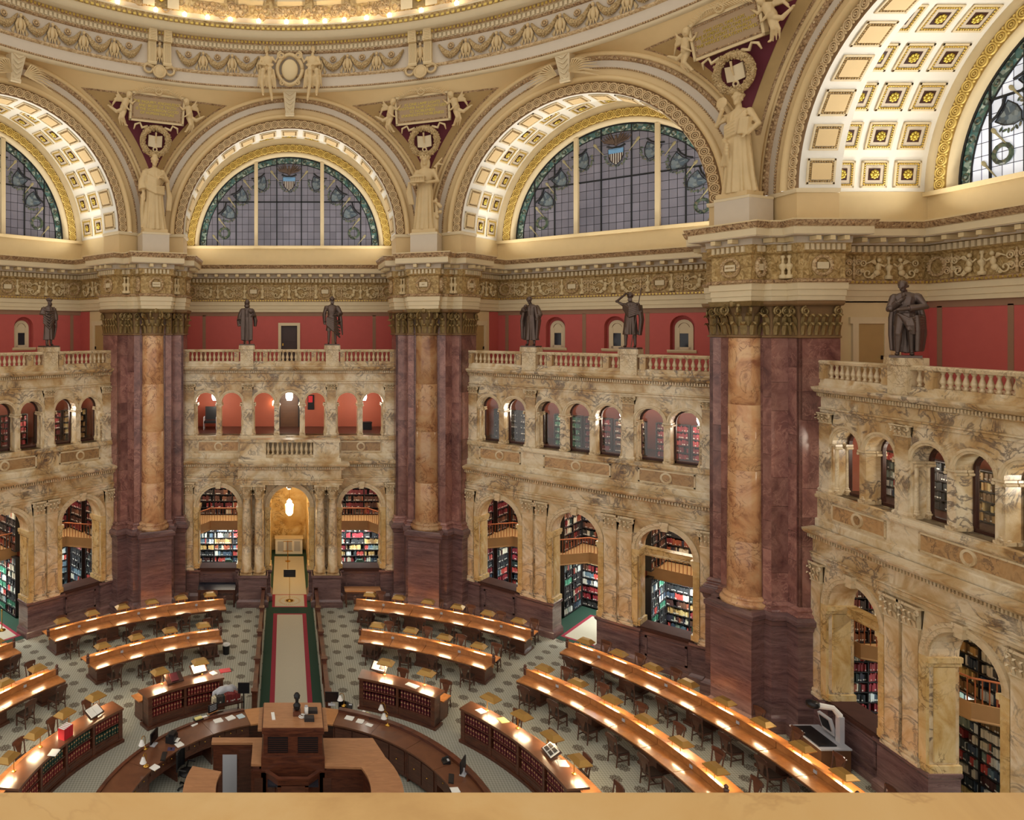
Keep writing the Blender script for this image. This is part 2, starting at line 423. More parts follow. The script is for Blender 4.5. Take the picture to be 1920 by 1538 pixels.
def leafy_path(mb, path, side, z0, h, sp):
    for i in range(len(path) - 1):
        a = Vector(path[i]); b = Vector(path[i + 1]); L = (b - a).length
        if L < 0.12: continue
        d = (b - a) / L; out = (-d.y * side, d.x * side); n = max(1, round(L / sp))
        for tier, (zz, hh, cu, off) in enumerate(((0.0, 0.42 * h, 0.09, 0.5), (0.30 * h, 0.40 * h, 0.12, 0.5))):
            for j in range(n):
                p = a + d * (L * (j + off) / n); leaf(mb, (p.x, p.y, z0 + zz), out, L / n * 0.95, hh, cu)
        for p in (a + d * min(0.16, L / 2), b - d * min(0.16, L / 2)):
            spiral(mb, (p.x + out[0] * 0.12, p.y + out[1] * 0.12, z0 + 0.80 * h), (d.x, d.y), 0.16 * min(1, h), 0.05, 1.5, 1 if p is a else -1)
def dentils(mb, path, side, off, depth, z0, z1, wd, gap):
    for i in range(len(path) - 1):
        a = Vector(path[i]); b = Vector(path[i + 1]); L = (b - a).length
        if L < wd: continue
        d = (b - a) / L; nn = Vector((-d.y, d.x)) * side; n = int(L / (wd + gap))
        M = Matrix(((d.x, nn.x, 0), (d.y, nn.y, 0), (0, 0, 1)))
        for j in range(n):
            p = a + d * (L * (j + 0.5) / n) + nn * (off + depth / 2)
            mb.cbox((p.x, p.y, (z0 + z1) / 2), (wd / 2, depth / 2, (z1 - z0) / 2), M)
def arcade_wall(mb, t0, t1, z0, z1, a0, a1, ops, n=14):
    e = t0
    for tc, r, zs, zp in ops:
        mb.box(e, tc - r, a0, a1, z0, z1)
        if zs > z0 + 1e-3: mb.box(tc - r, tc + r, a0, a1, z0, zs)
        for i in range(n):
            th0, th1 = PI - PI * i / n, PI - PI * (i + 1) / n
            xa, za = tc + r * math.cos(th0), zp + r * math.sin(th0); xb, zb = tc + r * math.cos(th1), zp + r * math.sin(th1)
            mb.add([(xa, a0, za), (xb, a0, zb), (xb, a0, z1), (xa, a0, z1), (xa, a1, za), (xb, a1, zb), (xb, a1, z1), (xa, a1, z1)],
                   [(0, 1, 2, 3), (5, 4, 7, 6), (4, 5, 1, 0)])
        e = tc + r
    mb.box(e, t1, a0, a1, z0, z1)
def archivolt(mb, tc, r, w, a, d, zp, n=18):
    mb.arch([(r, a + 0.02), (r, a - d * 0.6), (r + w * 0.45, a - d * 0.6), (r + w * 0.5, a - d), (r + w, a - d), (r + w, a + 0.02)], tc, zp, n)

# ------------------------------------------------------------------ floor
fl = MB(); fl.lathe([(0.01, 0), (31, 0)], (0, 0, 0), 64, cap=False)
floor = tag(fl.build('floor', 'reading_carpet'), 'pale woven carpet with staggered dark rosettes covering the hall floor', 'floor', kind='structure')

BAYS = (-1, 0, 1, 2)
WN = {-1: 'wall_back_left', 0: 'wall_back', 1: 'wall_back_right', 2: 'wall_right'}
WL = {-1: 'marble arcade bay whose gallery statue wears a laurelled head and toga', 0: 'marble arcade bay with the columned entrance porch and long carpet aisle',
      1: 'marble arcade bay with green and maroon bound volumes in its upper arches', 2: 'marble arcade bay beside the scanner stand with daylight in its window'}
WALL = {b: thing(WN[b], WL[b], 'wall', (0, 0, 0), rad(-45 * b), kind='structure') for b in BAYS}
LOW_STD = [(-3.95, 1.11, 1.75, 5.16), (0.0, 1.11, 0.0, 5.16), (3.95, 1.11, 1.75, 5.16)]
UP = [(-4.65, 0.575, 9.07, 10.87), (-3.22, 0.575, 9.07, 10.87), (-1.43, 0.575, 9.07, 10.87), (0, 0.575, 9.07, 10.87), (1.43, 0.575, 9.07, 10.87), (3.22, 0.575, 9.07, 10.87), (4.65, 0.575, 9.07, 10.87)]
T = 5.86
A0 = 19.1
# shared meshes of a bay (local: x along the wall, y outward, z up)
m = MB(); arcade_wall(m, -T, T, 1.7, 6.55, A0, 20.0, [(c, r, max(s, 1.7), p) for c, r, s, p in LOW_STD]); ME_low = m.mesh('lower_arcade', 'siena')
m = MB()
for x0, x1, ops in ((-T, T, UP),): arcade_wall(m, x0, x1, 8.95, 11.97, 19.4, 20.0, ops, 12)
ME_up = m.mesh('upper_arcade', 'siena')
m = MB()
for c, r, s, p in LOW_STD: archivolt(m, c, r, 0.25, A0, 0.1, p)
ME_lowav = m.mesh('archivolt', 'siena_pale')
m = MB(); archivolt(m, 0, 0.575, 0.15, 19.4, 0.07, 10.87, 14); ME_upav = m.mesh('archivolt', 'siena_pale')
m = MB(); archivolt(m, 0, 1.11, 0.25, A0, 0.1, 5.16, 20); ME_lowav1 = m.mesh('archivolt', 'siena_pale')
m = MB(); m.vprism([(-0.13, 6.2), (0.13, 6.2), (0.17, 6.6), (-0.17, 6.6)], A0 - 0.2, A0 + 0.05); m.box(-0.18, 0.18, A0 - 0.22, A0, 6.5, 6.6); ME_key = m.mesh('keystone', 'siena_pale')
# jamb lining panels and impost
def jamb(zs):
    m = MB()
    for sg in (-1, 1):
        x = sg * 1.11
        m.box(min(x, x - sg * 0.05), max(x, x - sg * 0.05), A0 + 0.12, 19.85, zs + 0.3, 4.85)
        m.box(min(x, x - sg * 0.09), max(x, x - sg * 0.09), A0 - 0.06, 20.02, zs, zs + 0.22)
        m.box(min(x, x - sg * 0.10) - 0.0, max(x, x - sg * 0.10), A0 - 0.12, 20.04, 5.0, 5.16)
        m.box(min(x, x - sg * 0.06), max(x, x - sg * 0.06), A0 - 0.08, 20.03, 4.88, 5.0)
        m.box(min(x, x + sg * 0.25), max(x, x + sg * 0.25), A0 - 0.1, A0, zs, 5.16)
    return m.mesh('jamb_lining', 'siena_jamb')
ME_jamb_w = jamb(1.78); ME_jamb_d = jamb(1.7)
# pilaster of the lower order
def pilaster(hw, z0, z1, a, cap_h, mat='siena', proj=0.1):
    m = MB(); m.box(-hw, hw, a - proj, a, z0 + 0.28, z1 - cap_h)
    m.sweep([(-hw, a), (-hw, a - proj), (hw, a - proj), (hw, a)], [(0, z0), (0.08, z0), (0.08, z0 + 0.1), (0.04, z0 + 0.13), (0.06, z0 + 0.19), (0.05, z0 + 0.24), (0.0, z0 + 0.28)], -1)
    return m.mesh('pilaster', mat)
def small_capital(hw, z0, z1, a, proj=0.1, mat='siena_pale'):
    m = MB(); h = z1 - z0; pa = [(-hw, a), (-hw, a - proj), (hw, a - proj), (hw, a)]
    m.sweep(pa, [(0, z0), (0.04, z0 + 0.02), (0.01, z0 + 0.06), (0.0, z0 + 0.6 * h), (0.01, z0 + 0.85 * h), (0.02, z0 + 0.86 * h), (0.11, z0 + 0.88 * h), (0.11, z1)], -1)
    n = 3
    for tier in range(2):
        for i in range(n): leaf(m, (-hw + 2 * hw * (i + 0.5) / n, a - proj, z0 + 0.05 + tier * 0.3 * h), (0, -1), 2 * hw / n * 0.95, 0.4 * h, 0.1)
    for sg in (-1, 1): spiral(m, (sg * hw, a - proj - 0.06, z0 + 0.72 * h), (1, 0), 0.1, 0.035, 1.4, sg, 14)
    return m.mesh('capital', mat)
ME_pil = pilaster(0.27, 1.7, 6.55, A0, 0.72); ME_pilcap = small_capital(0.27, 5.83, 6.55, A0)
ME_epil = pilaster(0.22, 1.7, 6.55, A0, 0.72); ME_epilcap = small_capital(0.22, 5.83, 6.55, A0)
ME_upil = pilaster(0.24, 8.95, 11.97, 19.4, 0.4, proj=0.09); ME_upcap = small_capital(0.24, 11.57, 11.97, 19.4, 0.09)
# dado of the dark marble
def dado(door):
    m = MB()
    for x0, x1 in ((-T, -5.06), (-2.84, -1.11), (1.11, 2.84), (5.06, T)):
        m.sweep([(x0, 20.0), (x0, A0 - 0.02), (x1, A0 - 0.02), (x1, 20.0)], [(0.0, 1.7), (0.14, 1.7), (0.14, 1.6), (0.08, 1.52), (0.06, 1.5), (0.06, 0.42), (0.14, 0.32), (0.16, 0.28), (0.16, 0.0), (0, 0)], -1)
    for c in (-3.95, 3.95):
        x0, x1 = c - 1.11, c + 1.11
        m.box(x0, x1, A0 + 0.1, 20.0, 0, 1.62); m.box(x0, x1, A0 - 0.02, A0 + 0.1, 0, 0.3)
    return m
ME_dado = dado(True).mesh('dado', 'plinth_marble')
def frame_panel(x0, x1, z0, z1, a, w, d, mat, name):
    m = MB(); m.box(x0, x1, a - d, a, z0, z0 + w); m.box(x0, x1, a - d, a, z1 - w, z1); m.box(x0, x0 + w, a - d, a, z0, z1); m.box(x1 - w, x1, a - d, a, z0, z1)
    return m.mesh(name, mat)
ME_dpan = frame_panel(-0.85, 0.85, 0.5, 1.4, A0 + 0.1, 0.09, 0.05, 'plinth_marble', 'dado_panel')
m = MB(); m.box(-1.13, 1.13, A0 - 0.1, 20.05, 1.62, 1.75); m.box(-1.1, 1.1, A0 - 0.05, 20.0, 1.75, 1.79); ME_sill = m.mesh('sill', 'sill_wood')
LPROF = [(0.0, 6.55), (0.06, 6.55), (0.06, 6.66), (0.1, 6.68), (0.1, 6.8), (0.15, 6.84), (0.15, 6.88), (0.02, 6.9), (0.02, 7.34), (0.08, 7.36), (0.12, 7.4), (0.12, 7.54), (0.28, 7.56), (0.36, 7.6), (0.42, 7.68), (0.44, 7.76), (0.0, 7.82)]
UPROF = [(0.0, 11.97), (0.06, 11.97), (0.06, 12.06), (0.12, 12.1), (0.12, 12.14), (0.02, 12.16), (0.02, 12.5), (0.08, 12.52), (0.1, 12.54), (0.1, 12.68), (0.24, 12.7), (0.3, 12.74), (0.38, 12.82), (0.4, 12.9), (0.0, 12.94)]
STRAIGHT = [(-T, A0), (T, A0)]; USTR = [(-T, 19.4), (T, 19.4)]
PORCH = [(-T, A0), (-2.78, A0), (-2.78, 18.3), (2.78, 18.3), (2.78, A0), (T, A0)]
def ent(path, prof, name, mat='siena'): m = MB(); m.sweep(path, prof, -1); return m.mesh(name, mat)
ME_lent = ent(STRAIGHT, LPROF, 'entablature'); ME_lent0 = ent(PORCH, LPROF, 'entablature'); ME_uent = ent(USTR, UPROF, 'entablature')
def dent(path, off, dp, z0, z1, w, g, mat): m = MB(); dentils(m, path, -1, off, dp, z0, z1, w, g); return m.mesh('dentil_row', mat)
ME_ldent = dent(STRAIGHT, 0.1, 0.12, 7.42, 7.54, 0.06, 0.055, 'siena_pale'); ME_ldent0 = dent(PORCH, 0.1, 0.12, 7.42, 7.54, 0.06, 0.055, 'siena_pale'); ME_udent = dent(USTR, 0.08, 0.1, 12.56, 12.68, 0.055, 0.05, 'siena_pale')
# parapet below the upper arcade, panels and roundels
m = MB(); m.box(-T, T, 19.25, 20.0, 7.8, 8.85); m.sweep([(-T, 19.25), (T, 19.25)], [(0, 8.83), (0.08, 8.85), (0.1, 8.9), (0.1, 8.97), (0, 9.0)], -1); m.sweep([(-T, 19.25), (T, 19.25)], [(0.0, 8.12), (0.07, 8.1), (0.09, 8.05), (0.09, 7.8)], -1, capends=False)
m.box(-T, T, 19.2, 20.0, 8.9, 9.07)
ME_par = m.mesh('parapet', 'siena')
def par_panel(hw):
    a = 19.25; m = MB(); m.box(-hw, hw, a - 0.015, a, 8.2, 8.76); f = m.mesh('panel_field', 'siena_field')
    fr = frame_panel(-hw, hw, 8.18, 8.78, a, 0.06, 0.04, 'siena_pale', 'panel_frame')
    m = MB(); m.arch([(0.16, a), (0.16, a - 0.06), (0.24, a - 0.06), (0.24, a)], 0, 8.48, 24, 0, 2 * PI); r = m.mesh('roundel', 'siena_pale')
    m = MB(); m.arch([(0.001, a - 0.03), (0.17, a - 0.03)], 0, 8.48, 20, 0, 2 * PI); d = m.mesh('roundel_disc', 'siena_field')
    return f, fr, r, d
PP_side = par_panel(1.15); PP_mid = par_panel(1.6)
# colonnettes, imposts of the upper arcade
def colonnette(h, r):
    m = MB(); m.box(-r * 1.5, r * 1.5, -r * 1.5, r * 1.5, 0, 0.1)
    m.lathe([(r * 1.35, 0.1), (r * 1.45, 0.14), (r * 1.2, 0.18), (r * 1.25, 0.22), (r, 0.26), (r * 0.9, h - 0.22), (r * 1.1, h - 0.2), (r, h - 0.16), (r * 1.2, h - 0.1)], (0, 0, 0), 14)
    m.box(-r * 1.6, r * 1.6, -r * 1.6, r * 1.6, h - 0.07, h)
    for sx_ in (-1, 1):
        m.tube([(sx_ * r * 1.5, -r * 1.5, h - 0.13), (sx_ * r * 1.5, r * 1.5, h - 0.13)], 0.05, 8)
    return m.mesh('colonnette', 'siena_pale')
ME_col = colonnette(1.8, 0.11)
# dark wooden window frame in upper arches
def up_frame():
    m = MB(); m.arch([(0.575, 20.02), (0.575, 19.9), (0.50, 19.9), (0.50, 20.02)], 0, 10.87, 12); m.box(-0.575, -0.5, 19.9, 20.02, 9.07, 10.87); m.box(0.5, 0.575, 19.9, 20.02, 9.07, 10.87); m.box(-0.575, 0.575, 19.9, 20.02, 9.07, 9.17)
    return m.mesh('window_frame', 'dark_wood')
ME_ufr = up_frame()
m = MB(); m.vprism([(-0.5, 9.17), (0.5, 9.17)] + [(0.5 * math.cos(PI * i / 12), 10.87 + 0.5 * math.sin(PI * i / 12)) for i in range(13)], 19.95, 19.96); ME_upane = m.mesh('pane', 'clear_pane')
# balustrade meshes
m = MB(); m.lathe([(0.075, 0), (0.075, 0.05), (0.05, 0.07), (0.045, 0.1), (0.085, 0.17), (0.09, 0.22), (0.06, 0.32), (0.04, 0.4), (0.045, 0.45), (0.065, 0.47), (0.07, 0.52)], (0, 0, 0), 10); ME_bal = m.mesh('baluster', 'siena_pale', True)
def make_balustrade(b):
    e = thing('marble_balustrade', {-1: 'veined marble gallery balustrade carrying the toga statue', 0: 'veined marble gallery balustrade below the dark brown gallery door', 1: 'veined marble gallery balustrade carrying the statue with a staff', 2: 'veined marble gallery balustrade carrying the statue with crossed arms'}[b], 'balustrade', (0, 0, 0), rad(-45 * b), 'gallery balustrades')
    A = 19.5
    m = MB(); m.sweep([(-T, A), (T, A)], [(-0.17, 12.92), (0.2, 12.92), (0.2, 13.02), (0.15, 13.06), (0.15, 13.2), (-0.17, 13.2)], -1); m.build('plinth', 'siena', e)
    m = MB(); m.sweep([(-T, A), (T, A)], [(-0.18, 13.72), (0.18, 13.72), (0.2, 13.75), (0.22, 13.82), (0.18, 13.86), (-0.18, 13.86)], -1); m.build('rail', 'siena_pale', e)
    for s in (-1, 1):
        m = MB(); m.box(-0.36, 0.36, A - 0.28, A + 0.3, 12.92, 13.86); m.box(-0.44, 0.44, A - 0.34, A + 0.36, 13.86, 14.09); m.build('pedestal', 'siena_pale', e, loc=(s * 2.375, 0, 0))
    m = MB(); m.box(-0.13, 0.13, A - 0.19, A + 0.16, 13.18, 13.74); ME_post = m.mesh('post', 'siena')
    posts = (-5.72, -2.95, -1.35, 1.35, 2.95, 5.72)
    for p in posts: put(ME_post, 'post', e, (p, 0, 0))
    for x0, x1, n in ((-5.55, -3.1, 10), (-1.98, -1.5, 2), (-1.2, 1.2, 10), (1.5, 1.98, 2), (3.1, 5.55, 10)):
        for i in range(n): put(ME_bal, 'baluster', e, (x0 + (x1 - x0) * (i + 0.5) / n, A, 13.2))
    return e
for b in BAYS:
    W = WALL[b]
    for nm, me in (('upper_arcade', ME_up), ('parapet', ME_par), ('dado', ME_dado), ('lower_arcade', ME_low)): put(me, nm, W)
    put(ME_lent0 if b == 0 else ME_lent, 'entablature', W); put(ME_uent, 'entablature', W)
    stuff(put(ME_ldent0 if b == 0 else ME_ldent, 'dentil_row', W)); stuff(put(ME_udent, 'dentil_row', W))
    for c, r, s, p in LOW_STD:
        put(ME_lowav1, 'archivolt', W, (c, 0, 0)); put(ME_key, 'keystone', W, (c, 0, 0)); put(ME_jamb_w if s else ME_jamb_d, 'jamb_lining', W, (c, 0, 0))
        if (b, c) in ((1, 3.95), (2, -3.95)): mt_ = MB(); mt_.sweep([(c - 1.11, 19.72), (c + 1.11, 19.72)], [(-0.3, 4.78), (0, 4.78), (0.03, 4.84), (0.0, 4.9), (0.02, 5.08), (0.06, 5.14), (-0.3, 5.16)], -1); mt_.build('transom_beam', 'siena_jamb', W)
        if s: put(ME_sill, 'sill', W, (c, 0, 0)); put(ME_dpan, 'dado_panel', W, (c, 0, 0))
    for c in (-2.33, -1.65, 1.65, 2.33):
        q = put(ME_pil, 'pilaster', W, (c, 0, 0)); put(ME_pilcap, 'capital', q)
    for c in (-5.56, 5.56):
        q = put(ME_epil, 'pilaster', W, (c, 0, 0)); put(ME_epilcap, 'capital', q)
        q = put(ME_upil, 'pilaster', W, (c, 0, 0)); put(ME_upcap, 'capital', q)
    for c in (-2.325, 2.325): q = put(ME_upil, 'pilaster', W, (c, 0, 0)); put(ME_upcap, 'capital', q)
    for c, r, s, p in UP:
        put(ME_upav, 'archivolt', W, (c, 0, 0))
        if b: q = put(ME_ufr, 'window_frame', W, (c, 0, 0)); put(ME_upane, 'pane', q)
    for c in (-3.935, -0.715, 0.715, 3.935):
        for a in (19.52, 19.9): put(ME_col, 'colonnette', W, (c, a, 9.07))
    for c in (-5.24, -2.63, -2.02, 2.02, 2.63, 5.24):
        for a in (19.52, 19.9): put(ME_col, 'colonnette', W, (c, a, 9.07), None, (0.7, 0.7, 1))
    for c, pp in ((-3.95, PP_side), (0, PP_mid), (3.95, PP_side)):
        if b == 0 and c == 0: continue
        fr = put(pp[1], 'panel_frame', W, (c, 0, 0)); put(pp[0], 'panel_field', fr); put(pp[2], 'roundel', fr); put(pp[3], 'roundel_disc', fr)
    make_balustrade(b)
# entrance porch in the back bay: paired columns on pedestals, balcony with balusters
W = WALL[0]
m = MB(); m.lathe([(0.33, 0), (0.33, 0.08), (0.36, 0.12), (0.34, 0.2), (0.29, 0.22), (0.31, 0.3), (0.26, 0.34), (0.25, 1.6), (0.22, 4.05), (0.24, 4.08)], (0, 0, 1.7), 20); m.box(-0.36, 0.36, -0.36, 0.36, 1.66, 1.74); ME_pcol = m.mesh('porch_column', 'siena', True)
m = MB(); m.lathe([(0.23, 5.78), (0.25, 6.0), (0.3, 6.35), (0.34, 6.44)], (0, 0, 0), 16)
for tier in range(2):
    for i in range(8):
        a = 2 * PI * (i + 0.5 * tier) / 8; o = (math.cos(a), math.sin(a)); leaf(m, (o[0] * 0.2, o[1] * 0.2, 5.8 + tier * 0.22), o, 0.18, 0.28, 0.1)
for sx_ in (-1, 1):
    for sy_ in (-1, 1): spiral(m, (sx_ * 0.24, sy_ * 0.24, 6.36), (sx_ * 0.7, sy_ * 0.7), 0.1, 0.035, 1.4, 1, 14)
m.box(-0.34, 0.34, -0.34, 0.34, 6.46, 6.55); ME_pcap = m.mesh('capital', 'siena_pale')
for s in (-1, 1):
    m = MB(); m.sweep([(s * 2.0 - 0.76, A0), (s * 2.0 - 0.76, 18.1), (s * 2.0 + 0.76, 18.1), (s * 2.0 + 0.76, A0)], [(0, 1.7), (0.06, 1.7), (0.06, 1.58), (0, 1.5), (0, 0.4), (0.1, 0.3), (0.1, 0.0)], -1); m.box(s * 2.0 - 0.7, s * 2.0 + 0.7, 18.16, A0, 1.0, 1.69); m.build('pedestal', 'plinth_marble', W)
    for c in (1.66, 2.34): q = put(ME_pcol, 'porch_column', W, (s * c, 18.5, 0)); put(ME_pcap, 'capital', q)
m = MB(); m.box(-2.7, 2.7, 18.4, 19.3, 6.56, 7.8); m.box(-2.78, 2.78, 18.3, 19.3, 7.78, 8.0); m.box(-2.7, -1.28, 18.36, 19.25, 8.0, 8.85); m.box(1.28, 2.7, 18.36, 19.25, 8.0, 8.85); m.box(-2.75, 2.75, 18.3, 19.2, 8.85, 9.0); m.build('porch_balcony', 'siena', W)
m = MB(); m.box(-1.3, 1.3, 18.4, 18.7, 8.0, 8.16); m.build('balcony_plinth', 'siena_pale', W)
for i in range(10): put(ME_bal, 'baluster', W, (-1.17 + 2.34 * i / 9, 18.55, 8.14), None, (1.1, 1.1, 1.42))

# ------------------------------------------------------------------ upper gallery, vault, window of each bay
ZC = 20.15
def gallery(b, W):
    m = MB(); m.box(-6.7, 6.7, 19.62, 24.4, 12.6, 12.92); m.build('gallery_floor', 'cream', W)
    niches = [(-3.2, 0.55, 13.95, 15.12), (0.0, 0.55, 13.95, 15.12), (3.2, 0.55, 13.95, 15.12)] if b in (-1, 1) else ([(0, 0.52, 12.92, 14.9)] if b == 0 else [])
    m = MB()
    if b == 0: m.box(-6.7, -0.5, 24.1, 24.4, 12.92, 16.05); m.box(0.5, 6.7, 24.1, 24.4, 12.92, 16.05); m.box(-0.5, 0.5, 24.1, 24.4, 15.2, 16.05)
    else: arcade_wall(m, -6.7, 6.7, 12.92, 16.05, 24.1, 24.5, niches, 12)
    m.build('gallery_wall', 'gallery_red', W)
    for c, r, s, p in (niches if b else []):
        m = MB(); m.box(c - 0.56, c + 0.56, 24.5, 24.6, 13.9, 15.7); q = m.build('niche_back', 'gallery_red', W)
        m = MB(); m.arch([(0.42, 24.5), (0.42, 24.4), (0.26, 24.4), (0.26, 24.5)], c, 15.05, 12); m.box(c - 0.42, c - 0.2, 24.4, 24.5, 13.97, 15.05); m.box(c + 0.2, c + 0.42, 24.4, 24.5, 13.97, 15.05); m.vprism([(c + 0.3 * math.cos(PI * i / 10), 14.78 + 0.52 * math.sin(PI * i / 10)) for i in range(11)], 24.42, 24.5); m.box(c - 0.3, c + 0.3, 24.4, 24.5, 13.97, 14.1)
        fr = m.build('niche_window_frame', 'cream', W)
        m = MB(); m.box(c - 0.21, c + 0.21, 24.44, 24.48, 14.1, 14.8); m.build('pane', 'glass_dark', fr)
        m = MB(); m.sweep([(c - 0.66, 24.1), (c + 0.66, 24.1)], [(0, 13.82), (0.05, 13.82), (0.12, 13.92), (0.12, 13.97), (0, 13.97)], -1); m.build('niche_sill', 'cream', W)
    strips = {0: (-6.1, -3.75, -2.25 - 0.85, 2.25 + 0.85, 3.75, 6.1)}.get(b, (-6.1, -4.6, -1.6, 1.6, 4.6, 6.1))
    if b == 0: strips = (-5.3, -2.75, 2.75, 5.3)
    if b == 2: strips = (-6.2, -3.6, -1.0, 1.6, 4.2)
    for c in strips:
        m = MB(); m.box(c - 0.10, c + 0.10, 24.085, 24.1, 12.92, 15.85); m.build('painted_band', 'stencil_brown', W)
    m = MB(); m.box(-6.7, 6.7, 24.085, 24.1, 15.8, 16.05); m.build('painted_band', 'stencil_brown', W)
    for s in (-1, 1):   # end walls with a cream panelled doorway
        m = MB(); x0, x1 = sorted((s * 6.7, s * 6.95)); m.box(x0, x1, 20.0, 24.4, 12.92, 16.05); m.build('end_wall', 'cream_warm', W)
        xx = sorted((s * 6.7, s * 6.66)); m = MB(); m.box(xx[0], xx[1], 23.1, 24.1, 12.92, 16.0); m.build('end_wall_panel', 'gallery_red', W)
        xx = sorted((s * 6.7, s * 6.6))
        m = MB(); m.box(xx[0], xx[1], 21.2, 21.42, 12.92, 15.2); m.box(xx[0], xx[1], 22.4, 22.62, 12.92, 15.2); m.box(xx[0], xx[1], 21.1, 22.72, 15.2, 15.45); m.build('door_frame', 'cream', W)
        xx = sorted((s * 6.7, s * 6.64)); m = MB(); m.box(xx[0], xx[1], 21.42, 22.4, 12.92, 15.2); d = m.build('gallery_side_door', 'ochre', W)
        m = MB(); m.box(*sorted((s * 6.62, s * 6.56)), 22.26, 22.31, 13.85, 14.0); m.build('door_handle', 'black_metal', d)
        m = MB(); m.box(*sorted((s * 6.66, s * 6.60)), 21.3, 22.5, 16.25, 16.68)
        for i in range(10): m.box(*sorted((s * 6.6, s * 6.585)), 21.36 + i * 0.11, 21.4 + i * 0.11, 16.27, 16.66)
        m.build('vent_grille', 'grille', W)
    if b == 0:
        m = MB(); m.box(-0.5, 0.5, 24.2, 24.3, 12.92, 15.2); d = m.build('gallery_door', 'door_brown', W)
        for zz in (13.2, 14.2): m = MB(); m.box(-0.36, 0.36, 24.17, 24.2, zz, zz + 0.8); m.build('door_panel', 'door_brown', d)
        m = MB(); m.box(-0.42, -0.36, 24.12, 24.2, 13.95, 14.1); m.build('door_knob', 'brass', d)
        m = MB(); m.box(-0.68, -0.5, 24.0, 24.15, 12.92, 15.38); m.box(0.5, 0.68, 24.0, 24.15, 12.92, 15.38); m.box(-0.5, 0.5, 24.0, 24.15, 15.2, 15.38); m.build('door_frame', 'cream', W)
GPATH = [(-6.7, 20.0), (-6.7, 24.1), (6.7, 24.1), (6.7, 20.0)]
E1 = [(0.0, 16.05), (0.1, 16.05), (0.1, 16.22), (0.13, 16.23), (0.13, 16.44), (0.17, 16.46), (0.17, 16.68), (0.2, 16.7)]
E2 = [(0.2, 16.7), (0.24, 16.74), (0.22, 16.82), (0.1, 16.86)]
E3 = [(0.1, 16.86), (0.1, 17.76)]
E4 = [(0.1, 17.76), (0.2, 17.82), (0.22, 17.86), (0.22, 18.1), (0.34, 18.14)]
E5 = [(0.34, 18.14), (0.36, 18.36), (0.92, 18.38), (0.92, 18.4)]
E6 = [(0.92, 18.4), (0.95, 18.42), (0.95, 18.66), (0.98, 18.68)]
E7 = [(0.98, 18.68), (1.04, 18.76), (1.1, 18.88), (1.12, 18.9)]
E8 = [(1.12, 18.9), (1.12, 18.95), (0.0, 18.97)]
ESEG = [(E1, 'cream', 'architrave'), (E2, 'relief_brown', 'leaf_moulding'), (E3, 'relief_gold', 'frieze_ground'), (E4, 'relief_gold', 'egg_moulding'), (E5, 'grey_cream', 'soffit'), (E6, 'cream', 'corona'), (E7, 'relief_brown', 'cyma_moulding'), (E8, 'cream_warm', 'cornice_top')]
def modillions(path, side, nmat='cream_warm'):
    m = MB(); dentils(m, path, side, 0.36, 0.5, 18.2, 18.36, 0.2, 0.42); return m
ME_E = []
for seg, mt, nm in ESEG: m = MB(); m.sweep(GPATH, seg, -1, capends=False); ME_E.append((m.mesh(nm, mt), nm))
m = MB(); dentils(m, GPATH, -1, 0.22, 0.12, 17.88, 18.1, 0.13, 0.09); ME_Ed = m.mesh('dentil_row', 'cream')
m = modillions(GPATH, -1); ME_Em = m.mesh('modillion_row', 'cream_warm')
m = MB(); dentils(m, GPATH, -1, 0.2, 0.05, 16.72, 16.8, 0.08, 0.08); ME_El = m.mesh('bead_row', 'gold_paint')
# frieze relief: pairs of winged figures about an urn, and wreathed medallions
def urn(m, x, y, z, s=1.0):
    m.lathe([(0.13 * s, 0), (0.13 * s, 0.12 * s), (0.06 * s, 0.16 * s), (0.05 * s, 0.3 * s), (0.12 * s, 0.42 * s), (0.13 * s, 0.5 * s), (0.05 * s, 0.56 * s), (0.04 * s, 0.72 * s), (0.08 * s, 0.78 * s), (0.06 * s, 0.85 * s)], (x, y, z), 10)
def winged(m, s):
    y = -0.08
    m.ball((s * 0.42, y, 0.46), (0.10, 0.08, 0.17), 8, 6); m.ball((s * 0.40, y - 0.02, 0.72), (0.075, 0.07, 0.085), 8, 6)
    m.ball((s * 0.47, y, 0.24), (0.13, 0.08, 0.12), 8, 6)
    m.tube([(s * 0.38, y - 0.03, 0.56), (s * 0.24, y - 0.05, 0.48), (s * 0.12, y - 0.05, 0.58)], [0.04, 0.035, 0.03], 6)
    for i in range(6):
        a = 0.55 + 0.17 * i; L = 0.46 - 0.02 * i
        m.tube([(s * 0.5, y, 0.55), (s * (0.5 + L * 0.5 * math.cos(a * 0.8)), y - 0.02, 0.55 + L * 0.45 * math.sin(a)), (s * (0.5 + L * math.cos(a * 0.8)), y, 0.60 + L * 0.55 * math.sin(a) - 0.16)], [0.03, 0.035, 0.012], 5)
    pts = []
    for i in range(22):
        a = i / 21 * 2.6 * PI; q = 0.19 * (1 - 0.8 * i / 21); pts.append((s * (0.82 + q * math.cos(PI + a * 0.9)), y, 0.22 + q * math.sin(PI + a * 0.9)))
    m.tube([(s * 0.5, y, 0.18), (s * 0.56, y, 0.08)] + pts, 0.032, 6)
    for cx, cz, r in ((0.98, 0.6, 0.1), (1.02, 0.32, 0.06), (0.66, 0.08, 0.05)):
        m.torus((s * cx, y, cz), r, 0.028, 10, 5)
        m.ball((s * cx, y, cz), 0.03, 6, 4)
m = MB(); urn(m, 0, -0.05, 0.0); winged(m, -1); winged(m, 1); ME_pair = m.mesh('winged_pair', 'cream_warm', True)
m = MB(); m.torus((0, -0.05, 0.45), 0.33, 0.065, 24, 8); 
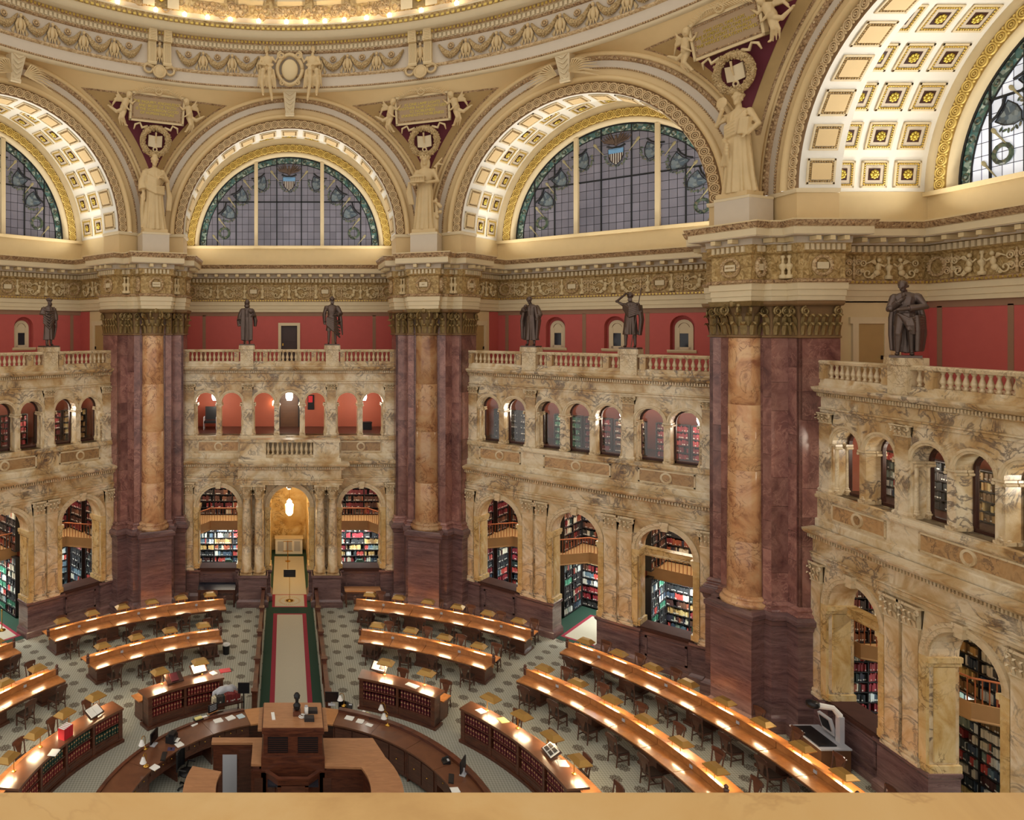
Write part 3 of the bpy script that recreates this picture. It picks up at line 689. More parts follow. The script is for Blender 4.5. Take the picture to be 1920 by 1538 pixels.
for i in range(16): m.ball((0.33 * math.cos(i * PI / 8), -0.11, 0.45 + 0.33 * math.sin(i * PI / 8)), 0.045, 6, 4)
ME_wre = m.mesh('wreath', 'relief_tan', True)
m = MB(); m.box(-0.21, 0.21, -0.07, -0.02, 0.33, 0.57); ME_tab = m.mesh('tablet', 'cream')
m = MB(); urn(m, 0, -0.04, 0, 1.02); ME_urn = m.mesh('urn', 'cream_warm', True)
m = MB()
for s in (-1, 1):
    for cx, cz, r in ((0.2, 0.25, 0.16), (0.17, 0.64, 0.13)):
        m.tube([(s * (cx + r * (1 - 0.8 * i / 17) * math.cos(i * 0.62)), -0.05, cz + r * (1 - 0.8 * i / 17) * math.sin(i * 0.62)) for i in range(18)], 0.03, 5)
m.tube([(0, -0.05, 0.02), (0, -0.06, 0.85)], [0.05, 0.02], 6)
for i in range(4): m.ball((0, -0.07, 0.2 + 0.17 * i), (0.07, 0.04, 0.06), 6, 4)
ME_scr = m.mesh('scroll', 'rope_tan', True)
def entablature_bay(b, W):
    for me, nm in ME_E: put(me, nm, W)
    stuff(put(ME_Ed, 'dentil_row', W)); stuff(put(ME_Em, 'modillion_row', W)); stuff(put(ME_El, 'bead_row', W))
    a = 24.0
    for c in (-2.22, 2.22):
        q = put(ME_wre, 'wreath', W, (c, a, 16.87)); put(ME_tab, 'tablet', q)
        for s in (-0.55, 0.55): put(ME_urn, 'urn', W, (c + s, a, 16.87))
    for c in (-4.44, 0, 4.44): put(ME_pair, 'winged_pair', W, (c, a, 16.87))
    for s in (-1, 1):
        put(ME_wre, 'wreath', W, (s * 6.15, a, 16.87)); [put(ME_scr, 'scroll', W, (c_, a, 16.87)) for c_ in (s * 1.33, s * 3.25, s * 5.55)]; put(ME_scr, 'scroll', W, (s * 6.62, 21.2, 16.87), -s * PI / 2)
        q = put(ME_pair, 'winged_pair', W, (s * 6.6, 22.5, 16.87), -s * PI / 2)
    m = MB(); m.box(-6.7, 6.7, 24.1, 24.4, 16.0, 20.2); m.build('attic_wall', 'cream_warm', W)
    for s in (-1, 1): m = MB(); m.box(*sorted((s * 6.7, s * 6.95)), 20.0, 24.4, 16.0, 20.2); m.build('attic_wall', 'cream_warm', W)
# vault over the bay
def quadrant(mb, r, a0, a1, n=48): mb.arch([(r, a0), (r, a1)], 0, ZC, n)
m = MB(); quadrant(m, 6.72, 20.0, 24.1); ME_vault = m.mesh('vault_shell', 'vault_white', True)
m = MB(); m.arch([(6.72, 24.0), (6.6, 23.98), (6.42, 24.02), (6.36, 24.06)], 0, ZC, 48); m.arch([(5.86, 24.02), (5.8, 24.0), (5.66, 24.1), (5.6, 24.35)], 0, ZC, 48); ME_cove = m.mesh('window_cove', 'cream', True)
m = MB(); m.arch([(6.36, 24.06), (6.34, 24.0), (5.9, 24.0), (5.86, 24.02)], 0, ZC, 48); ME_gb = m.mesh('guilloche_ground', 'band_gold', True)
def guilloche(r, a, size, n, mat, name):
    m = MB()
    for i in range(n):
        th = PI * (i + 0.5) / n; c = (r * math.cos(th), a, ZC + r * math.sin(th))
        m.torus(c, size, size * 0.22, 12, 5); m.torus(c, size * 0.55, size * 0.16, 10, 5); m.ball(c, size * 0.25, 6, 4)
        th = PI * (i + 1) / n
        for q in (0.8, -0.8): m.ball(((r + q * size) * math.cos(th), a, ZC + (r + q * size) * math.sin(th)), size * 0.28, 6, 4)
    return m.mesh(name, mat, True)
ME_g1 = guilloche(6.11, 24.0, 0.19, 44, 'rope_gold', 'guilloche'); ME_g2 = guilloche(6.03, 18.48, 0.18, 47, 'rope_tan', 'guilloche')
# front rib with its archivolt
m = MB(); m.arch([(5.78, 20.1), (5.78, 18.56)], 0, ZC, 56); m.arch([(6.72, 20.1), (5.78, 20.1)], 0, ZC, 48); ME_rib = m.mesh('rib_soffit', 'vault_white', True)
m = MB(); m.arch([(5.78, 18.56), (5.82, 18.5), (6.24, 18.5), (6.28, 18.54)], 0, ZC, 56); ME_a1 = m.mesh('archivolt_ground', 'band_brown', True)
m = MB(); m.arch([(6.28, 18.54), (6.3, 18.42), (6.36, 18.34), (6.44, 18.32), (6.52, 18.36), (6.56, 18.46)], 0, ZC, 56); ME_a2 = m.mesh('archivolt_roll', 'tan_panel', True)
m = MB(); m.arch([(6.56, 18.46), (6.62, 18.48), (6.82, 18.44)], 0, ZC, 56); ME_a3 = m.mesh('archivolt_fascia', 'tan', True)
m = MB(); m.arch([(6.86, 18.42), (7.16, 18.38)], 0, ZC, 56); ME_a4 = m.mesh('archivolt_fascia', 'grey_cream', True)
m = MB(); m.arch([(6.82, 18.44), (6.82, 18.4), (6.86, 18.4), (6.86, 18.42)], 0, ZC, 56); m.arch([(7.16, 18.38), (7.2, 18.3), (7.32, 18.24), (7.36, 18.34)], 0, ZC, 56); ME_a5 = m.mesh('egg_and_dart', 'relief_brown', True)
m = MB(); m.arch([(7.36, 18.34), (7.4, 18.26), (7.56, 18.28), (7.58, 18.36)], 0, ZC, 56); ME_a6 = m.mesh('archivolt_fillet', 'tan_panel', True)
m = MB()
for i in range(84):
    th = PI * (i + 0.5) / 84; m.ball((7.25 * math.cos(th), 18.25, ZC + 7.25 * math.sin(th)), (0.06, 0.05, 0.06), 6, 4)
for i in range(190):
    th = PI * (i + 0.5) / 190; c, sn = math.cos(th), math.sin(th); m.cbox((6.84 * c, 18.39, ZC + 6.84 * sn), (0.03, 0.02, 0.03))
ME_egg = m.mesh('egg_row', 'relief_tan', True)
# coffers: a sunk box with frame, ochre ground and gilt rosette
def coffer(w, h, d, name, mat):
    m = MB()
    m.box(-w, w, -h, -h + 0.07, 0, 0.05); m.box(-w, w, h - 0.07, h, 0, 0.05); m.box(-w, -w + 0.07, -h, h, 0, 0.05); m.box(w - 0.07, w, -h, h, 0, 0.05)
    return m.mesh(name, mat)
def bead_frame(w, h, name, mat):
    m = MB()
    for i in range(9):
        for sx_, sy_ in ((-1 + 2 * (i + .5) / 9, -1), (-1 + 2 * (i + .5) / 9, 1), (-1, -1 + 2 * (i + .5) / 9), (1, -1 + 2 * (i + .5) / 9)):
            m.ball((sx_ * (w - 0.11), sy_ * (h - 0.11), 0.035), (0.045, 0.045, 0.035), 5, 4)
    return m.mesh(name, mat)
ME_cf = coffer(0.5, 0.5, 0.05, 'coffer_frame', 'cream'); ME_cb = bead_frame(0.5, 0.5, 'bead_border', 'gold_paint')
m = MB(); m.box(-0.33, 0.33, -0.33, 0.33, 0.0, 0.02); ME_ci = m.mesh('coffer_step', 'grey_cream')
m = MB(); m.box(-0.22, 0.22, -0.22, 0.22, 0.0, 0.03); ME_cg = m.mesh('coffer_ground', 'dark_wood')
m = MB(); m.ball((0, 0, 0.07), (0.08, 0.08, 0.06), 8, 5)
for i in range(8): m.ball((0.12 * math.cos(i * PI / 4), 0.12 * math.sin(i * PI / 4), 0.05), (0.065, 0.065, 0.04), 7, 5)
ME_cr = m.mesh('rosette', 'rosette_gold', True)
ME_rf = coffer(0.52, 0.46, 0.05, 'coffer_frame', 'cream'); ME_rbd = bead_frame(0.52, 0.46, 'bead_border', 'relief_gold')
m = MB(); m.box(-0.36, 0.36, -0.30, 0.30, 0, 0.07); ME_rt = m.mesh('coffer_panel', 'tan_panel')
def coffers(W):
    NV = 15
    for i in range(NV):
        th = PI * (i + 0.5) / NV; c, s = math.cos(th), math.sin(th)
        # coffer local x = along a, y = along the arc, z = towards the arch centre
        R3 = Matrix(((0, s, -c), (1, 0, 0), (0, -c, -s)))
        e = R3.to_euler()
        for a in (20.78, 22.03, 23.28):
            p = (6.7 * c, a, ZC + 6.7 * s)
            f = put(ME_cf, 'coffer_frame', W, p, tuple(e))
            for me, nm in ((ME_cb, 'bead_border'), (ME_ci, 'coffer_step'), (ME_cg, 'coffer_ground'), (ME_cr, 'rosette')): put(me, nm, f)
        f = put(ME_rf, 'coffer_frame', W, (5.77 * c, 19.32, ZC + 5.77 * s), tuple(e)); put(ME_rbd, 'bead_border', f); put(ME_rt, 'coffer_panel', f)
def vault(b, W):
    for me, nm in ((ME_vault, 'vault_shell'), (ME_cove, 'window_cove'), (ME_gb, 'guilloche_ground'), (ME_rib, 'rib_soffit'), (ME_a1, 'archivolt_ground'), (ME_a2, 'archivolt_roll'), (ME_a3, 'archivolt_fascia'), (ME_a4, 'archivolt_fascia'), (ME_a5, 'egg_and_dart'), (ME_a6, 'archivolt_fillet')): put(me, nm, W)
    for me, nm in ((ME_g1, 'guilloche'), (ME_g2, 'guilloche'), (ME_egg, 'egg_row')): stuff(put(me, nm, W))
    coffers(W)
    # ledge and wall under the window, back lunette
    m = MB(); m.box(-6.7, 6.7, 23.9, 24.4, 20.0, 20.16); m.build('window_ledge', 'cream_warm', W)
    # impost blocks where the rib springs
    for s in (-1, 1):
        m = MB(); pl = [(s * 5.8, 20.05), (s * 5.8, 18.5), (s * 7.6, 18.45), (s * 8.2, 20.05)]
        m.prism(pl if s > 0 else pl[::-1], 18.9, 20.02); m.build('impost_block', 'tan', W)
        m = MB(); m.sweep([(s * 5.8, 20.05), (s * 5.8, 18.5), (s * 7.6, 18.45)], [(0, 19.98), (0.06, 20.0), (0.08, 20.08), (0.08, 20.15), (-0.1, 20.15)], -s, capends=False); m.build('impost_moulding', 'cream', W)
# stained-glass lunette
def window(b):
    w = tag(put(None, 'window_%d' % (BAYS.index(b) + 1), None, (0, 0, 0), rad(-45 * b)), {-1: 'dusky stained-glass lunette above the toga statue bay', 0: 'dusky stained-glass lunette above the entrance porch bay', 1: 'dusky stained-glass lunette above the staff statue bay', 2: 'pale daylit stained-glass lunette with blue green leaf border'}[b], 'window', 'stained-glass lunettes', 'structure')
    R = 5.6; A = 24.3; gm = 'day_glass' if b == 2 else 'dusk_glass'
    zb = ZC + 0.02
    # panes on a lead grid; each pane its own piece
    xs = [-5.6, -4.48, -3.32, -2.16, -2.06, -0.78, 0.78, 2.06, 2.16, 3.32, 4.48, 5.6]
    cols = [(-5.48, -4.48), (-4.48, -3.32), (-3.32, -2.16), (-1.96, -0.76), (-0.76, 0.76), (0.76, 1.96), (2.16, 3.32), (3.32, 4.48), (4.48, 5.48)]
    RI = 5.5
    for x0, x1 in cols:
        n = 3 if abs(x1 + x0) > 0.1 else 4
        if x1 - x0 < 0.7: n = 1
        for i in range(n):
            u0 = x0 + (x1 - x0) * i / n + 0.012; u1 = x0 + (x1 - x0) * (i + 1) / n - 0.012
            z = zb; j = 0
            while True:
                z1 = z + 0.46
                top = min(math.sqrt(max(0, RI * RI - u0 * u0)), math.sqrt(max(0, RI * RI - u1 * u1))) + ZC
                t0 = math.sqrt(max(0, RI * RI - u0 * u0)) + ZC; t1 = math.sqrt(max(0, RI * RI - u1 * u1)) + ZC
                if z > max(t0, t1) - 0.05: break
                a0_, a1_ = min(z1 - 0.024, t0), min(z1 - 0.024, t1)
                if a0_ < z: a0_ = z
                if a1_ < z: a1_ = z
                m = MB(); m.add([(u0, A, z), (u1, A, z), (u1, A, a1_), (u0, A, a0_)], [(0, 1, 2, 3)]); m.build('pane', gm, w)
                z = z1; j += 1
    m = MB(); m.vprism([(5.62 * math.cos(PI * i / 40), ZC + 5.62 * math.sin(PI * i / 40)) for i in range(41)], A + 0.02, A + 0.05); m.build('lead_grid', 'lead', w)
    m = MB(); m.arch([(5.58, A - 0.02), (5.2, A - 0.02)], 0, ZC, 48); m.build('leaf_border', 'glass_border', w)
    m = MB(); m.arch([(5.62, A), (5.62, A - 0.06), (5.54, A - 0.06), (5.54, A)], 0, ZC, 48); m.arch([(5.22, A), (5.22, A - 0.03), (5.17, A - 0.03), (5.17, A)], 0, ZC, 48)
    for x in (-4.48, -3.32, -0.77, 0.77, 3.32, 4.48): h = math.sqrt(5.58 ** 2 - x * x); m.box(x - 0.035, x + 0.035, A - 0.05, A, zb, ZC + h)
    m.box(-4.5, 4.5, A - 0.05, A, 22.93, 22.99); m.build('lead_bar', 'lead', w)
    for s in (-1, 1): m = MB(); m.box(s * 2.06 - 0.11, s * 2.06 + 0.11, A - 0.22, A + 0.02, zb - 0.02, ZC + 5.25); m.build('mullion', 'cream', w)
    m = MB()
    for i in range(26):
        th = PI * (i + 0.5) / 26; m.torus((5.39 * math.cos(th), A - 0.035, ZC + 5.39 * math.sin(th)), 0.1, 0.035, 10, 4)
    stuff(m.build('border_rosettes', 'glass_leaf', w))
    # shields with wreaths
    def shield(x, z, rot, flag=False, sc=1.0):
        M = Matrix.Rotation(rot, 4, 'Y'); pts = [(-0.42, 0.42), (0.0, 0.36), (0.42, 0.42), (0.4, 0.0), (0.25, -0.32), (0, -0.5), (-0.25, -0.32), (-0.4, 0.0)]
        p2 = [(sc * px, sc * pz) for px, pz in pts]
        m = MB(); m.vprism(p2, -0.05, -0.02); q = m.build('shield', 'white' if flag else 'glass_shield', w, loc=(x, A, z), rot=(0, rot, 0))
        m = MB(); m.tube([(sc * px * 1.04, -0.05, sc * pz * 1.04) for px, pz in pts + pts[:1]], 0.025, 5); m.build('shield_rim', 'lead', q)
        m = MB(); m.tube([(-0.52 * sc, -0.05, 0.62 * sc), (-0.2 * sc, -0.05, 0.5 * sc), (0.2 * sc, -0.05, 0.5 * sc), (0.52 * sc, -0.05, 0.62 * sc)], 0.05, 6); m.build('shield_scroll', 'lead', q)
        m = MB()
        for i in range(13):
            a = PI + PI * i / 12; px, pz = 0.62 * sc * math.cos(a), 0.05 + 0.62 * sc * math.sin(a)
            m.ball((px, -0.03, pz), (0.1, 0.012, 0.05), 6, 4, Matrix.Rotation(-a + i % 2, 3, 'Y'))
        m.build('laurel', 'glass_leaf', q)
        if flag:
            m = MB(); m.vprism([(-0.43 * sc, 0.44 * sc), (-0.42 * sc, 0.16 * sc), (0.42 * sc, 0.16 * sc), (0.43 * sc, 0.44 * sc)][::-1], -0.07, -0.05); m.build('shield_chief', 'glass_blue', q)
            for i in range(6):
                xx = (-0.33 + 0.13 * i) * sc; zl = -0.48 + abs(xx) * 0.75 / 1; m = MB(); m.box(xx - 0.03, xx + 0.03, -0.066, -0.05, zl * sc, 0.16 * sc); m.build('stripe', 'dark_wood', q)
    shield(0, ZC + 3.95, 0, True, 0.9)
    for s in (-1, 1):
        for th in (66, 46.5, 29): shield(s * 4.3 * math.cos(rad(th)), ZC + 4.3 * math.sin(rad(th)), s * rad(90 - th) * 0.9, False, 0.86)
        m = MB(); m.torus((0, -0.03, 0), 0.3, 0.09, 14, 5, flat=0.3); m.build('wreath', 'glass_leaf', w, loc=(s * 4.05, A, ZC + 0.85))
        for th, q in ((78, 4.6), (56, 4.75), (38, 4.6), (20, 4.5), (6, 4.6)):
            x, z = s * q * math.cos(rad(th)), ZC + q * math.sin(rad(th)); m = MB(); m.tube([(0, -0.03, -0.5), (0, -0.03, 0.1)], [0.02, 0.045], 5); m.ball((0, -0.03, 0.2), (0.08, 0.02, 0.14), 7, 5); m.build('torch', 'glass_pale', w, loc=(x, A, z), rot=(0, s * rad(38), 0))
    m = MB()
    for s in (-1, 1):
        for i in range(5): m.tube([(s * 0.08, -0.05, -0.25), (s * (0.2 + 0.1 * i), -0.05, 0.1 - 0.05 * i), (s * (0.3 + 0.12 * i), -0.05, 0.38 - 0.07 * i)], [0.07, 0.06, 0.015], 5)
    m.ball((0, -0.05, -0.15), (0.13, 0.05, 0.25), 8, 6); m.ball((0, -0.06, 0.12), (0.07, 0.05, 0.08), 8, 6); m.build('eagle', 'bronze', w, loc=(0, A, ZC + 4.85))
for b in BAYS:
    gallery(b, WALL[b]); entablature_bay(b, WALL[b]); vault(b, WALL[b]); window(b)
# ------------------------------------------------------------------ clustered piers
def pier_pts(w_=0.68, front=18.3):
    L = [(-6.7, 20.1), (-5.8, 20.1), (-5.8, 18.58), (-6.36, 18.58), (-6.36, 17.95)]      # bay b+1 side (t<0), from the gallery towards the column
    return L
def pier_local_path(w_=0.68, front=18.3, ext=True):
    # pier-local frame: y outward along the pier's radius, x tangential (clockwise); bays are turned +-22.5 degrees
    def cv(sgn, t, a):
        p = Matrix.Rotation(rad(22.5 * -sgn), 2) @ Vector((t, a)); return (p.x, p.y)
    left = [cv(-1, t, a) for t, a in ((6.7, 20.1), (5.8, 20.1), (5.8, 18.58), (6.36, 18.58), (6.36, 17.95))]
    right = [cv(1, t, a) for t, a in ((-6.36, 17.95), (-6.36, 18.58), (-5.8, 18.58), (-5.8, 20.1), (-6.7, 20.1))]
    col = [(-w_, left[-1][1]), (-w_, front), (w_, front), (w_, right[0][1])]
    if not ext: left = left[1:]; right = right[:-1]
    return left, col, right
PL, PC, PR = pier_local_path()
PFULL = PL + PC + PR
PFULL2 = PL[1:] + PC + PR[:-1]
PED = [(0.0, 4.46), (0.16, 4.46), (0.2, 4.42), (0.3, 4.36), (0.3, 4.2), (0.22, 4.12), (0.18, 3.96), (0.13, 3.92), (0.13, 0.62), (0.2, 0.52), (0.28, 0.46), (0.3, 0.0)]
ABASE = [(0.0, 4.8), (0.05, 4.76), (0.1, 4.7), (0.1, 4.66), (0.07, 4.62), (0.08, 4.58), (0.16, 4.54), (0.18, 4.48), (0.16, 4.44)]
m = MB(); m.sweep(PFULL2, PED, -1, capends=False); ME_ped = m.mesh('pedestal', 'plinth_marble')
m = MB(); ME_abase = []
for P_ in (PL[1:] + PC[:1], PC[3:] + PR[:-1]): m = MB(); m.sweep(P_, ABASE, -1, capends=False); ME_abase.append(m.mesh('pilaster_base', 'red_marble'))
def col_drum(z0, z1, r0, r1): m = MB(); m.lathe([(r0 - 0.01, z0), (r0, z0 + 0.015), (r1, z1 - 0.015), (r1 - 0.01, z1)], (0, 19.0, 0), 36); return m.mesh('column_drum', 'siena_column', True)
DZ = [4.82, 6.9, 9.6, 12.1, 14.66]
ME_dr = [col_drum(DZ[i], DZ[i + 1], 0.61 - 0.016 * i, 0.60 - 0.016 * i) for i in range(4)]
m = MB(); m.lathe([(0.84, 4.4), (0.84, 4.5), (0.86, 4.54), (0.82, 4.62), (0.74, 4.64), (0.72, 4.68), (0.76, 4.72), (0.74, 4.78), (0.66, 4.8), (0.62, 4.84)], (0, 19.0, 0), 36); ME_cb2 = m.mesh('column_base', 'siena_column', True)
# marble slabs facing the pier, one mesh per face and course
def face_slab(p, q, z0, z1):
    a, b = Vector(p), Vector(q); d = (b - a).normalized(); n = Vector((d.y, -d.x))
    m = MB(); m.add([(a.x, a.y, z0), (b.x, b.y, z0), (b.x, b.y, z1), (a.x, a.y, z1), (a.x - n.x * .12, a.y - n.y * .12, z0), (b.x - n.x * .12, b.y - n.y * .12, z0), (b.x - n.x * .12, b.y - n.y * .12, z1), (a.x - n.x * .12, a.y - n.y * .12, z1)],
                      [(0, 1, 2, 3), (5, 4, 7, 6), (3, 2, 6, 7), (1, 0, 4, 5), (0, 3, 7, 4), (2, 1, 5, 6)])
    return m.mesh('marble_slab', 'red_marble')
SL = []
for fi, (p, q) in enumerate([(PL[1], PL[2]), (PL[2], PL[3]), (PL[3], PL[4]), (PL[4], PC[0]), (PC[3], PR[0]), (PR[0], PR[1]), (PR[1], PR[2]), (PR[2], PR[3])]):
    zs = [4.8] + sorted(4.8 + 9.85 * (i + 1 + 0.35 * ((fi * 7 + i * 3) % 5 - 2) / 2) / 6 for i in range(5)) + [14.66]
    for z0, z1 in zip(zs, zs[1:]): SL.append(face_slab(p, q, z0 + 0.006, z1 - 0.006))
m = MB(); m.prism([PL[1], PL[2], PL[3], PL[4], PR[0], PR[1], PR[2], PR[3], (PR[3][0], PR[3][1] + 0.0), (PL[1][0], PL[1][1])][:8], 0.0, 16.05)
ME_core = m
core = MB(); sh = 0.05
core.sweep(PL[1:] + PR[:-1], [(-sh, 0.5), (-sh, 16.05)], -1, capends=False); ME_core = core.mesh('pier_core', 'red_marble')
# capitals
m = MB(); CAPP = [(0.0, 14.66), (0.07, 14.68), (0.07, 14.74), (0.01, 14.76), (0.01, 15.84), (0.15, 15.86), (0.22, 15.92), (0.24, 16.03), (0.0, 16.05)]
ME_pcap2 = []
for P_ in (PL[1:] + PC[:1], PC[3:] + PR[:-1]): m = MB(); m.sweep(P_, CAPP, -1, capends=False); m2 = MB(); leafy_path(m2, P_, -1, 14.78, 1.1, 0.27); ME_pcap2.append((m.mesh('pilaster_capital', 'band_brown'), m2.mesh('acanthus_leaves', 'gilt_bronze')))
m = MB(); m.lathe([(0.56, 14.66), (0.62, 14.7), (0.6, 14.76), (0.54, 14.78), (0.54, 15.2), (0.56, 15.6), (0.66, 15.86)], (0, 19.0, 0), 28); ME_cbell = m.mesh('column_capital', 'band_brown'); m = MB()
for tier, (zz, hh, cu) in enumerate(((14.78, 0.5, 0.14), (15.12, 0.5, 0.18))):
    for i in range(12):
        a = 2 * PI * (i + 0.5 * tier) / 12; o = (math.cos(a), math.sin(a)); leaf(m, (o[0] * 0.53, 19.0 + o[1] * 0.53, zz), o, 0.28, hh, cu)
for a in (225, 315, 250, 290):
    o = (math.cos(rad(a)), math.sin(rad(a))); spiral(m, (o[0] * 0.84, 19.0 + o[1] * 0.84, 15.72), o, 0.19, 0.06, 1.7, 1 if a in (225, 315) else -1)
m.sweep([(-0.82, 19.2), (-0.82, 18.16), (0, 18.3), (0.82, 18.16), (0.82, 19.2)], [(0, 15.86), (0.02, 15.92), (0.05, 16.05), (-0.5, 16.05)], -1, capends=False)
m.ball((0, 18.24, 15.95), (0.14, 0.1, 0.14), 8, 6); ME_ccap = m.mesh('acanthus_leaves', 'gilt_bronze')
# entablature round the pier
ME_PE = []
for seg, mt, nm in ESEG:
    m = MB(); k_ = 0.55 if nm in ('soffit', 'corona', 'cyma_moulding', 'cornice_top', 'egg_moulding') else 1.0
    m.sweep(PFULL, [(o * (0.72 if o > 0.3 else 1), z) for o, z in seg], -1, capends=False); ME_PE.append((m.mesh(nm, mt), nm))
PTOP = MB(); PTOP.prism([(x, y) for x, y in PFULL], 18.9, 18.96); ME_ptop = PTOP.mesh('cornice_slab', 'cream_warm')
m = MB(); dentils(m, PFULL, -1, 0.2, 0.1, 17.88, 18.1, 0.11, 0.08); ME_PEd = m.mesh('dentil_row', 'cream')
m = MB(); dentils(m, PFULL, -1, 0.3, 0.34, 18.2, 18.36, 0.18, 0.3); ME_PEm = m.mesh('modillion_row', 'cream_warm')
def text_mesh(body, size, depth=0.01, spacing=1.0, line=1.0):
    c = bpy.data.curves.new('lettering', 'FONT'); c.body = body; c.size = size; c.align_x = 'CENTER'; c.align_y = 'CENTER'; c.extrude = depth; c.resolution_u = 2; c.space_line = line; c.space_character = spacing
    o = bpy.data.objects.new('tmp_text', c); COL.objects.link(o); dg = bpy.context.evaluated_depsgraph_get()
    me = bpy.data.meshes.new_from_object(o.evaluated_get(dg)); bpy.data.objects.remove(o); bpy.data.curves.remove(c); return me
def lettering(body, size, mat, parent, loc, rot, line=1.0, name='lettering'):
    me = text_mesh(body, size, 0.012, 1.0, line); me.materials.clear(); me.materials.append(MAT[mat]); return put(me, name, parent, loc, rot)
def pier(kk, label, word):
    # kk = azimuth of the pier in degrees
    e = thing('clustered_pier', label, 'pier', (0, 0, 0), rad(-kk), 'marble clustered piers', 'structure')
    put(ME_ped, 'pedestal', e); put(ME_core, 'pier_core', e); [put(q_, 'pilaster_base', e) for q_ in ME_abase]; put(ME_cb2, 'column_base', e)
    for me in ME_dr: put(me, 'column_drum', e)
    for me in SL: put(me, 'marble_slab', e)
    [put(q_[1], 'acanthus_leaves', put(q_[0], 'pilaster_capital', e)) for q_ in ME_pcap2]; put(ME_ccap, 'acanthus_leaves', put(ME_cbell, 'column_capital', e)); put(ME_ptop, 'cornice_slab', e)
    for me, nm in ME_PE: put(me, nm, e)
    stuff(put(ME_PEd, 'dentil_row', e)); stuff(put(ME_PEm, 'modillion_row', e))
    q = put(ME_wre, 'wreath', e, (0, 18.2, 16.87)); put(ME_tab, 'tablet', q); lettering(word, 0.085 if len(word) < 8 else 0.062, 'ochre', q, (0, -0.075, 0.45), (PI / 2, 0, 0))
    for s in (-1, 1):
        q = put(ME_wre, 'wreath', e, (s * 0.78, 18.66, 16.87), s * PI / 2, (0.7, 1, 1)); put(ME_tab, 'tablet', q)
        p, r_ = (PL[1], PL[2]) if s < 0 else (PR[2], PR[3])
        mx, my = (p[0] + r_[0]) / 2, (p[1] + r_[1]) / 2; d = (Vector(r_) - Vector(p)).normalized(); ang = math.atan2(d.y, d.x)
        q = put(ME_wre, 'wreath', e, (mx + d.y * 0.1, my - d.x * 0.1, 16.87), ang); put(ME_tab, 'tablet', q)
        for (p, r_) in ([(PL[2], PL[3]), (PL[3], PL[4])] if s < 0 else [(PR[1], PR[2]), (PR[0], PR[1])]):
            mx, my = (p[0] + r_[0]) / 2, (p[1] + r_[1]) / 2; d = (Vector(r_) - Vector(p)).normalized(); put(ME_urn, 'urn', e, (mx + d.y * 0.12, my - d.x * 0.12, 16.87), math.atan2(d.y, d.x))
    return e
PIERS = [(-22.5, 'clustered red and yellow marble pier below the robed statue with bowed head', 'PHILOSOPHY'), (22.5, 'clustered red and yellow marble pier below the temple-holding statue', 'ART'), (67.5, 'clustered red and yellow marble pier below the mirror-holding statue', 'HISTORY')]
for kk, lb, wd in PIERS: pier(kk, lb, wd)

# ------------------------------------------------------------------ pendentives, ring cornice, dome
RR, ZR = 17.75, 27.68
AO, RO = 18.34, 7.56
def arch_z(phi):
    t = AO * math.tan(phi); return ZC + math.sqrt(max(0.0, RO * RO - t * t))
def pend(phi, z):            # phi from the bay's axis, radians -> (radius, z)
    R0 = AO / math.cos(phi); z0 = arch_z(phi); s = (z - z0) / (ZR - z0); return R0 + (RR - R0) * s
ceil = thing('ceiling', 'cream pendentives, swagged ring cornice and relief dome above the arches', 'ceiling', kind='structure')
AZ0, AZ1 = -68, 113
m = MB(); n = 362; k_ = 7
for i in range(n + 1):
    A = AZ0 + (AZ1 - AZ0) * i / n; phi = rad((A + 22.5) % 45 - 22.5); z0 = arch_z(phi)
    for j in range(k_ + 1):
        z = z0 + (ZR - z0) * j / k_; R = pend(phi, z); m.v.append(az(R, A, z))
for i in range(n):
    for j in range(k_): a = i * (k_ + 1) + j; m.f.append((a, a + k_ + 1, a + k_ + 2, a + 1))
m.build('pendentive', 'tan_panel', ceil, True)
def tri(m0, ztop, zbot, lift, name, mat, kk):
    m = MB(); N = 40; rows = []
    for i in range(N + 1):
        z = zbot + (ztop - zbot) * i / N; t = math.sqrt(max(0.0, (RO + m0) ** 2 - (z - ZC) ** 2)); ph = math.atan2(t, AO); half = 22.5 - math.degrees(ph)
        rows.append((z, max(0.0, half)))
    M_ = 44
    for z, h in rows:
        zz = z
        for j in range(M_ + 1):
            dl = -h + 2 * h * j / M_; phi = rad(22.5 - abs(dl)); R = pend(phi, zz) - lift; m.v.append(az(R, kk + dl, zz))
    for i in range(N):
        for j in range(M_): a = i * (M_ + 1) + j; m.f.append((a, a + 1, a + M_ + 2, a + M_ + 1))
    return m.build(name, mat, ceil, True)
for kk in (-22.5, 22.5, 67.5):
    tri(0.14, 27.05, 22.5, 0.03, 'spandrel_border', 'relief_brown', kk); tri(0.20, 26.97, 22.7, 0.06, 'spandrel_border', 'ochre', kk); tri(0.55, 26.62, 23.15, 0.09, 'spandrel_field', 'maroon', kk)
